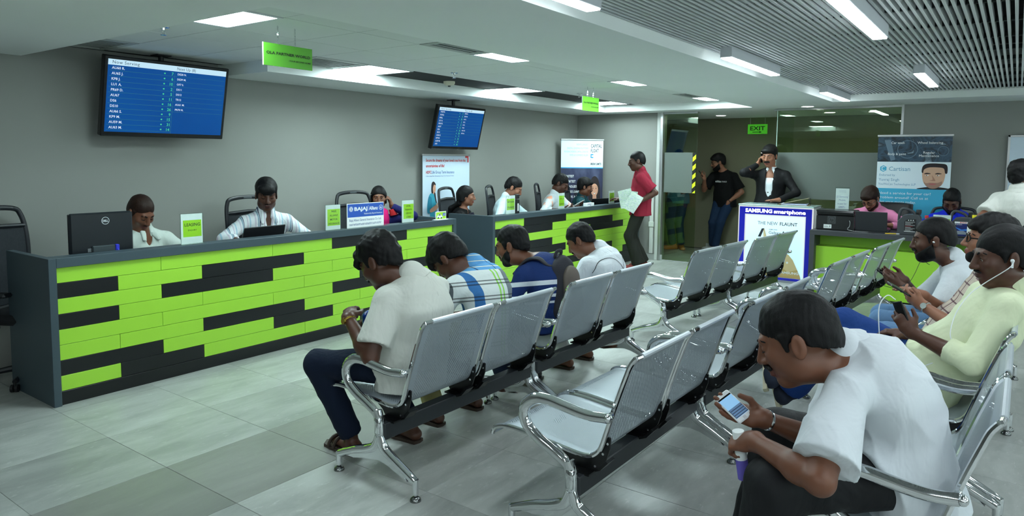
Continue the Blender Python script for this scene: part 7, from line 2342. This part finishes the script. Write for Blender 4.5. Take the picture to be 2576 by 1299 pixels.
rope('charging_cable', 'white cable looping from the black phone over the blue jeans', 'cable', [(-0.455, 3.885, 0.895), (-0.49, 3.87, 0.915), (-0.52, 3.85, 0.86), (-0.515, 3.84, 0.75), (-0.50, 3.85, 0.63), (-0.46, 3.86, 0.575), (-0.36, 3.86, 0.57), (-0.28, 3.87, 0.61)], 0.0026, M_WHITE)
k = MB(); k.box((-0.03, -0.035, 0.0), (0.03, 0.035, 0.0015)); o = k.ob('token_slip', M_PAPER, smooth=False); o.location = (-0.465, 3.95, 0.672); o.rotation_euler = (0.0, 0.25, 0.3); tag(o, 'small white paper slip on the blue jeans of the man in pale yellow', 'paper')
gm = person('man with black glasses in a beige check shirt, behind the man in pale yellow', dict(
    face=(-1, -0.08), pel=(-0.28, 4.66, 0.525), neck=(-0.055, 4.68, 0.985), head=(-0.10, 4.64, 1.145), look=(-1, -0.14, 0.10), s=1.04, hs=1.04, bulge=0.06, belly=0.6,
    skin=SK3, top=BEIGE_PL, bottom=JEAN_L, sleeve='half', wrL=(-0.385, 4.47, 0.775), elL=(0.2, -0.6, -0.8), hdL=(-0.75, 0.25, 0.35), pnL=(-0.2, 0.6, 0.5), curlL=0.7, watchL='silver watch', dialL=(-0.1, -1, 0.3), wrR=(-0.40, 4.66, 0.80), elR=(0.2, 0.6, -0.8), hdR=(-0.85, -0.2, 0.35), curlR=0.4,
    anL=(-0.66, 4.50, 0.09), anR=(-0.70, 4.76, 0.09), shoem=SNEAK_N, hair='full', hairamp=0.005, beard=0.004, glasses=1.5, h=0.010, hf=0.006, hg=0.010, down=False, trw=1.1))
phone('large black phone held by the man with black glasses', V3(-0.49, 4.50, 0.845), (-0.70, -0.30, 0.42), (0.55, 0.15, 0.75), 0.17, 0.10)
te = person('bearded man in a pale grey shirt bent over his phone, farthest in the right row', dict(
    face=(-1, -0.10), pel=(-0.25, 5.32, 0.525), neck=(-0.30, 5.29, 0.945), head=(-0.415, 5.22, 1.075), look=(-1, -0.10, -0.13), s=1.04, hs=1.07, bulge=0.10,
    skin=SK1, top=GREY_SH, bottom=JEAN_L, sleeve='short', wrL=(-0.555, 5.02, 0.785), elL=(0.2, -0.8, -0.8), hdL=(-0.85, 0.15, 0.30), pnL=(0.1, 0.7, 0.5), curlL=0.7, watchL='black', wrR=(-0.56, 5.17, 0.80), elR=(0.2, 0.8, -0.8), hdR=(-0.9, -0.25, 0.3), pnR=(0, -0.7, 0.5), curlR=0.5,
    anL=(-0.62, 5.16, 0.09), anR=(-0.66, 5.46, 0.09), shoem=SNEAK_N, hair='short', hairline=0.066, nape=-0.03, hairamp=0.003, beard=0.008, moust=1.3, h=0.010, hf=0.006, hg=0.010, down=False, gaze=(-1, 0, -0.4)))
phone('small black phone held by the bearded man in pale grey', V3(-0.665, 5.09, 0.845), (-0.75, -0.1, 0.6), (0.7, -0.1, 0.65), 0.115, 0.058)
Lh = te['Lh']; e1 = Lh(-0.086, -0.004, -0.010)
k = MB(); k.sphere(tuple(Lh(-0.084, 0.0, -0.004)), 0.008, 12, 8); tag(k.ob('earbud', M_SILV), 'silver earbud in the ear of the bearded man in pale grey', 'earbud')
rope('earphones', 'thin black earphone cable hanging below the chin of the bearded man', 'earphones', [tuple(Lh(-0.02, 0.03, -0.14)), (-0.47, 5.16, 0.94), (-0.50, 5.14, 0.86), (-0.53, 5.12, 0.80), (-0.60, 5.08, 0.76), (-0.70, 5.06, 0.79), (-0.72, 5.07, 0.86), (-0.695, 5.085, 0.885)], 0.0016, M_BLACK)

# ================================================================ clerks behind the counters
person('clerk in a pale khaki shirt looking down beside the monitor', dict(
    face=(1, 0.1), pel=(-5.50, 2.70, 0.56), neck=(-5.465, 2.68, 0.995), head=(-5.42, 2.645, 1.137), look=(1, 0.16, -0.62), s=1.0, hs=1.05, bulge=0.06, skin=SK2, top=LEAS_SH, bottom=TRO_BK, sleeve='long',
    wrL=(-5.06, 2.90, 0.775), elL=(-0.2, 0.8, -0.5), wrR=(-5.08, 2.52, 0.775), elR=(-0.2, -0.8, -0.5), anL=(-5.10, 2.82, 0.09), anR=(-5.10, 2.6, 0.09), hair='buzz', hairm=HAIRB, hairline=0.048, moust=0.6, vneck=0.10))
person('clerk in a striped shirt with an earphone, behind the black laptop', dict(
    face=(0.95, -0.25), pel=(-5.53, 3.79, 0.58), neck=(-5.47, 3.775, 1.072), head=(-5.42, 3.752, 1.228), look=(0.92, -0.50, -0.24), s=1.05, hs=1.06, bulge=0.05, skin=SK1, top=STRIPED, bottom=TRO_BK, sleeve='rolled',
    wrL=(-5.12, 3.92, 0.80), elL=(-0.1, 1, -0.4), wrR=(-5.17, 3.42, 0.83), elR=(-0.2, -1, -0.3), anL=(-5.12, 3.95, 0.09), anR=(-5.12, 3.68, 0.09), hair='side', fringe=(0, 0.088, 0.056), hairamp=0.002, moust=0.5, fat=1.08, vneck=0.12))
pw = person('woman with a bindi holding a phone to her ear, behind the insurance board', dict(
    face=(0.85, -0.5), pel=(-5.52, 5.13, 0.56), neck=(-5.47, 5.11, 0.985), head=(-5.42, 5.105, 1.148), look=(0.75, -0.66, -0.04), s=0.95, hs=0.98, fem=True, skin=SK2, top=NAVYK, bottom=TRO_BK, sleeve='long', collar=False, topname='kurta',
    wrL=(-5.335, 5.215, 1.055), elL=(0.5, 0.5, -1), hdL=(-0.1, -0.25, 0.95), pnL=(-0.6, -0.6, 0.2), curlL=0.8, wrR=(-5.12, 4.9, 0.78), anL=(-5.12, 5.2, 0.09), anR=(-5.12, 4.98, 0.09), hair='long', hairline=0.055, tail=[(-5.58, 5.02, 0.98), (-5.60, 4.98, 0.90)], down=False, gaze=(0.4, -0.95, 0.0)))
k = MB(); k.sphere((0, 0, 0), 0.005, 8, 6); o = k.ob('bindi', M_GOLD, pw['root']); o.location = tuple(pw['Lh'](0, 0.0955, 0.034) - pw['base'])
k = MB(); bse = pw['base']; k.tube(spline([tuple(V3(-5.37, 5.13, 1.02) - bse), tuple(V3(-5.33, 5.10, 0.95) - bse), tuple(V3(-5.335, 5.10, 0.86) - bse), tuple(V3(-5.34, 5.08, 0.74) - bse)], 5), 0.034, 10, asp=1.9, up=(1, 0, 0)); k.ob('dupatta', MAGENTA, pw['root'])
k = MB(); k.tube([tuple(V3(-5.318, 5.226, 0.965) - bse), tuple(V3(-5.33, 5.218, 1.03) - bse)], 0.042, 12); k.ob('embroidered_cuff', REDK, pw['root'])
phone('black phone at the ear of the woman with the bindi', V3(*pw['Lh'](0.088, 0.03, -0.015)), (0.1, -0.1, 1), (-0.7, -0.7, 0), 0.12, 0.06)
cw = person('woman in a black cardigan with long dark hair, at the second counter\'s near end', dict(
    face=(0.9, 0.42), pel=(-5.50, 6.52, 0.55), neck=(-5.455, 6.52, 0.955), head=(-5.40, 6.522, 1.112), look=(0.82, 0.57, -0.06), s=0.95, hs=1.0, fem=True, skin=SK3, top=BLACK_C, bottom=TRO_BK, sleeve='long', collar=False, topname='cardigan',
    wrL=(-5.1, 6.62, 0.78), wrR=(-5.1, 6.42, 0.78), anL=(-5.12, 6.62, 0.09), anR=(-5.12, 6.42, 0.09), hair='long', hairline=0.058, tail=[(-5.57, 6.44, 0.96), (-5.60, 6.43, 0.86)], down=False, vneck=0.16))
k = MB(); bse = cw['base']; k.tube(spline([tuple(V3(-5.375, 6.56, 0.90) - bse), tuple(V3(-5.355, 6.575, 0.82) - bse), tuple(V3(-5.355, 6.57, 0.66) - bse)], 5), 0.045, 12, asp=1.7, up=(0.9, 0.42, 0)); k.ob('dotted_top', PRINT_TOP, cw['root'])
person('clerk in a pale blue shirt with a moustache, behind the finance sign', dict(
    face=(0.95, 0.3), pel=(-5.50, 7.44, 0.58), neck=(-5.445, 7.41, 1.045), head=(-5.372, 7.462, 1.187), look=(0.80, 0.46, -0.50), s=1.03, hs=1.05, bulge=0.07, skin=SK3, top=PALEBL, bottom=TRO_BK, sleeve='long',
    wrL=(-5.12, 7.56, 0.84), elL=(0, 0.7, -0.5), hdL=(0.7, -0.1, 0.1), wrR=(-5.12, 7.22, 0.79), elR=(0, -0.8, -0.5), anL=(-5.12, 7.55, 0.09), anR=(-5.12, 7.3, 0.09), hair='short', moust=1.2))
person('clerk in a pale shirt with peach streaks reading a tablet', dict(
    face=(0.95, 0.1), pel=(-5.50, 8.63, 0.60), neck=(-5.44, 8.595, 1.05), head=(-5.37, 8.622, 1.212), look=(0.86, 0.36, -0.52), s=1.06, hs=1.06, bulge=0.06, skin=SK1, top=PEACH, bottom=TRO_BK, sleeve='rolled',
    wrL=(-5.10, 8.66, 0.88), elL=(0, 0.7, -0.6), hdL=(0.5, -0.2, 0.2), pnL=(0, -0.5, 0.8), wrR=(-5.10, 8.28, 0.86), elR=(-0.1, -0.9, -0.4), hdR=(0.6, 0.2, 0.2), pnR=(0, 0.3, 0.9), anL=(-5.12, 8.75, 0.09), anR=(-5.12, 8.5, 0.09), hair='short', moust=0.7, fat=1.05))
phone('grey tablet held by the clerk with peach streaks', V3(-5.00, 8.48, 0.945), (0.25, 0.85, 0.35), (-0.4, -0.2, 0.85), 0.21, 0.13, plain('tablet grey', C(96, 98, 98), .4), plain('tablet screen pale', C(176, 184, 180), .3), 'tablet', 'tablet')
person('man in a dark teal shirt seated at the far end of the second counter', dict(
    face=(0.92, 0.35), pel=(-5.47, 9.34, 0.56), neck=(-5.41, 9.32, 0.995), head=(-5.355, 9.308, 1.142), look=(0.83, 0.55, -0.16), s=1.0, hs=1.04, skin=SK2, top=TEAL_SH, bottom=TRO_BK, sleeve='long',
    wrL=(-5.08, 9.45, 0.80), elL=(0, 0.8, -0.5), wrR=(-5.06, 9.12, 0.80), elR=(0, -0.8, -0.5), anL=(-5.12, 9.45, 0.09), anR=(-5.12, 9.2, 0.09), hair='full', hairamp=0.003, moust=1.2))

# ================================================================ people standing
rd_ = person('man in a maroon shirt standing at the far counter with papers in his hand', dict(
    face=(-0.85, -0.50), pel=(-4.33, 9.12, 0.90), neck=(-4.33, 9.095, 1.405), head=(-4.365, 9.045, 1.548), look=(-0.86, -0.50, -0.16), s=1.02, hs=1.06, bulge=0.05, skin=SK1, top=MAROON_SH, bottom=TRO_OL,
    wrL=(-4.24, 8.86, 0.985), elL=(0.5, 0.1, -1), hdL=(-0.6, -0.3, -0.1), pnL=(0.2, 0.6, 0.6), curlL=0.7, wrR=(-4.55, 8.93, 1.01), elR=(0.3, 0.5, -1), hdR=(-0.8, -0.3, 0.1), anL=(-4.31, 9.06, 0.09), anR=(-4.33, 9.24, 0.09), knL=(-1, -0.6, 0), knR=(-1, -0.6, 0), shoem=RED_SH, solem=RED_SH,
    hair='thin', hairline=0.062, nape=-0.05, moust=0.9, fat=1.14, belly=2.0, heml=0.12, slr=0.085, trw=1.12, hemr=0.092, hemfr=1.0, hf=0.007))
k = N('printed leaflet paper'); k.set(0.6); n1 = k.noise(k.map(k.obj(), (1, 1, 2.4)), 34.0, 3.0); k.color(k.ramp(n1, [(0.42, C(226, 234, 232)), (0.55, C(204, 230, 204)), (0.64, C(196, 200, 226)), (0.72, C(228, 236, 236))])); M_LEAF = k.m
for i, (dx, dz, rx, ry, lb) in enumerate(((0.0, 0.0, 0.3, 0.12, 'printed sheet on top of the bundle held by the man in maroon'), (-0.05, 0.02, 0.5, -0.25, 'printed sheet fanned left in the bundle held by the man in maroon'), (0.06, -0.03, 0.2, 0.5, 'white sheet fanned right in the bundle held by the man in maroon'))):
    k = MB()
    for s_ in (0, 1):
        for a in range(7):
            for b_ in range(2):
                k.v.append((-0.095 + 0.19 * b_, 0.018 * sin(a * 0.6 + i) + s_ * 0.002, -0.13 + 0.26 * a / 6))
    for s_ in (0, 1):
        for a in range(6):
            o_ = s_ * 14 + a * 2; k.f.append((o_, o_ + 1, o_ + 3, o_ + 2)); k.mi.append(0)
    o = k.ob('leaflet', M_LEAF); o.location = (-4.345 + dx, 8.80 - 0.012 * i, 1.01 + dz); o.rotation_euler = (0.1, ry, 0.55 + 0.1 * i); tag(o, lb, 'leaflet', 'leaflets in the hand of the man in maroon')
ad = person('bearded man in a black t-shirt leaning on the corridor wall with a phone', dict(
    face=(-0.12, -1), sface=(-0.05, -1), pel=(-4.07, 11.90, 0.90), neck=(-4.10, 11.90, 1.385), head=(-4.175, 11.815, 1.532), look=(-0.85, -0.52, -0.22), s=1.04, hs=1.05, bulge=0.02, skin=SK3, top=BLACK_T, bottom=JEAN_N, collar=False,
    wrR=(-4.33, 11.60, 1.255), elR=(-0.4, 0.2, -1), hdR=(-0.3, -0.3, 0.55), pnR=(0.5, -0.4, 0.4), curlR=0.8, wrL=(-3.965, 11.78, 0.865), elL=(0.8, 0.3, -0.3), hdL=(-0.2, 0.1, -0.9), watchL='black', anL=(-4.17, 11.78, 0.09), anR=(-4.24, 11.86, 0.09), ftL=(-0.5, -0.8), ftR=(-0.6, -0.7), knL=(0, -1, 0), knR=(0, -1, 0),
    shoem=SNEAK_G, solem=SOLE_W, hair='full', hairamp=0.003, beard=0.010, moust=1.2, glasses=1.0, fat=1.05, belly=0.8, heml=0.13, slr=0.09, hf=0.007))
V, F, wd = text2d('adidas', 0.085, 0.03); V2, F2, wd2 = text2d('neo', 0.085, 0.0)
sx = 0.118 / wd; sx2 = 0.082 / wd2
fr = V3(-0.05, -1, 0); rt = (1, -0.05, 0)
decal(ad, 'shirt', 'chest_lettering', M_PAPER, [(x * sx, y * sx * 1.0) for x, y in V] + [(0.128 + x * sx2, y * sx2) for x, y in V2], list(F) + [tuple(i + len(V) for i in q) for q in F2], V3(-4.215, 11.76, 1.195), rt, (0, 0, 1))
phone('phone held by the bearded man in the black t-shirt', V3(-4.375, 11.555, 1.345), (-0.5, -0.2, 0.75), (0.6, 0.2, 0.6), 0.13, 0.065)
yb_ = person('man with tan boots half hidden behind the frosted glass', dict(
    face=(0.25, -0.97), pel=(-4.80, 11.62, 0.93), neck=(-4.80, 11.62, 1.45), head=(-4.79, 11.57, 1.615), look=(0.2, -0.95, -0.3), s=1.05, skin=SK1, top=m_cloth('teal check cotton', C(40, 96, 120)), bottom=JEAN_N, sleeve='long',
    wrL=(-4.60, 11.45, 1.05), wrR=(-4.95, 11.45, 1.05), anL=(-4.74, 11.66, 0.09), anR=(-4.85, 11.55, 0.09), ftL=(0.5, -0.8), ftR=(-0.7, -0.6), knL=(0, -1, 0), knR=(0, -1, 0), shoem=LEATH_TAN, solem=LEATH_TAN, hair='short', heml=0.12))
su = person('man in a black blazer with a moustache, phoning behind the kiosk', dict(
    face=(0.08, -1), pel=(-2.77, 9.955, 0.95), neck=(-2.765, 9.975, 1.455), head=(-2.785, 9.925, 1.632), look=(-0.10, -0.97, -0.17), s=1.06, hs=1.09, bulge=0.02, skin=SK3, top=BLACK_J, bottom=TRO_BK, sleeve='long', topname='blazer', cuff=False, gs=0.022,
    wrR=(-2.935, 9.885, 1.515), elR=(-0.45, -0.45, -1), hdR=(0.25, 0.05, 0.9), pnR=(0.85, 0.15, 0), curlR=0.75, wrL=(-2.575, 9.68, 1.048), elL=(0.9, 0.1, -0.5), hdL=(-0.75, -0.45, -0.02), pnL=(0, 0, -1), curlL=0.12, anL=(-2.66, 9.97, 0.09), anR=(-2.88, 9.97, 0.09), knL=(0, -1, 0), knR=(0, -1, 0),
    hair='side', hairamp=0.002, moust=2.0, heml=0.16, vneck=0.40, collar=False, slr=0.07, hf=0.007, fat=1.04))
jb = su['base']; sp_ = su['P']; nk_ = V3(-2.765, 9.975, 1.455)
ops_ = [cone(sp_ + V3(0, 0, 0.12), ptn(sp_, nk_, 0.6), 0.115, 0.118, 0.03, (1, 0.08, 0), 1.30), cone(ptn(sp_, nk_, 0.6), ptn(sp_, nk_, 0.86), 0.118, 0.080, 0.03, (1, 0.08, 0), 1.30), cone(nk_ + V3(0, 0.0, -0.06), nk_ + V3(0, -0.012, 0.035), 0.072, 0.066, 0.01, None, 1, False, True)]
for q in (-1, 1):
    ops_.append(cone(nk_ + V3(q * 0.030, -0.060, 0.022), nk_ + V3(q * 0.062, -0.092, -0.050), 0.014, 0.008, 0.006, (1, 0, 0), 1.6))
ops_.append(sub(nk_ + V3(0, -0.085, 0.01), np.eye(3), (0.020, 0.05, 0.055), 0.003))
lo, hi = ops_bounds(ops_); G = Fld(lo, hi, 0.008)
for o in ops_: G.apply(o)
v, q = G.surf(); me = to_mesh('white_shirt', v, q, WHITE_SH, jb); o = bpy.data.objects.new('white_shirt', me); COL.objects.link(o); o.parent = su['root']
k = MB()
k.sphere(tuple(V3(-2.755, 9.795, 1.14) - jb), (0.009, 0.005, 0.009), 10, 6); k.ob('blazer_button', M_BLACK, su['root'])
phone('black phone at the ear of the man in the blazer', V3(*su['Lh'](0.086, 0.022, -0.012)), (0.0, -0.1, 1), (0.8, 0.5, 0), 0.135, 0.066)
person('man in a pink shirt and glasses bent over the desk behind the laptop', dict(
    face=(-0.1, -1), pel=(-1.37, 9.47, 0.60), neck=(-1.39, 9.43, 1.015), head=(-1.412, 9.325, 1.125), look=(-0.28, -0.80, -0.62), s=1.03, hs=1.05, bulge=0.09, skin=SK3, top=PINK_SH, bottom=TRO_BK, sleeve='long',
    wrR=(-1.62, 9.14, 0.835), elR=(-1, 0.2, -0.2), wrL=(-1.16, 9.14, 0.835), elL=(1, 0.2, -0.3), anL=(-1.28, 9.05, 0.09), anR=(-1.46, 9.05, 0.09), hair='full', hairm=HAIRB, hairamp=0.003, glasses=1.0, beard=0.0025, moust=0.9, hf=0.007))
person('bearded man in a royal blue sweater looking down at the desk', dict(
    face=(0, -1), pel=(-0.58, 9.55, 0.60), neck=(-0.578, 9.535, 0.998), head=(-0.592, 9.455, 1.128), look=(-0.04, -0.85, -0.52), s=1.04, hs=1.06, bulge=0.06, skin=SK1, top=BLUE_SW, bottom=TRO_BK, sleeve='long',
    wrR=(-0.72, 9.12, 0.85), elR=(-1, 0.2, -0.4), wrL=(-0.42, 9.14, 0.85), elL=(1, 0.2, -0.4), anL=(-0.48, 9.15, 0.09), anR=(-0.68, 9.15, 0.09), hair='short', beard=0.009, moust=1.4, hf=0.007, fat=1.05))
st_ = person('man in a white shirt standing with his back turned at the right edge', dict(
    face=(0.38, 0.92), pel=(0.05, 7.93, 0.86), neck=(0.02, 7.93, 1.315), head=(0.03, 7.965, 1.452), look=(0.5, 0.85, 0.0), s=1.02, hs=1.05, bulge=0.04, skin=SK2, top=WHITE_SH2, bottom=TRO_BK,
    wrL=(0.0, 7.735, 0.975), elL=(-1, -0.35, -0.1), hdL=(0.8, -0.35, -0.15), pnL=(-0.2, 0.6, 0.1), curlL=1.1, wrR=(0.32, 7.85, 0.92), elR=(0.6, -0.6, -0.3), anL=(-0.04, 7.96, 0.09), anR=(0.14, 7.90, 0.09), knL=(0.38, 0.92, 0), knR=(0.38, 0.92, 0), hair='full', hairamp=0.005, heml=0.16, fat=1.0, slr=0.08, hf=0.007))
k = MB(); k.box((-0.022, -0.012, -0.03), (0.022, 0.012, 0.03), 0.008); o = k.ob('car_key', M_BLACK); o.location = (0.085, 7.685, 0.99); tag(o, 'black car key in the hand behind the back of the standing man in white', 'key')
bpy.data.scenes.remove(_TS)
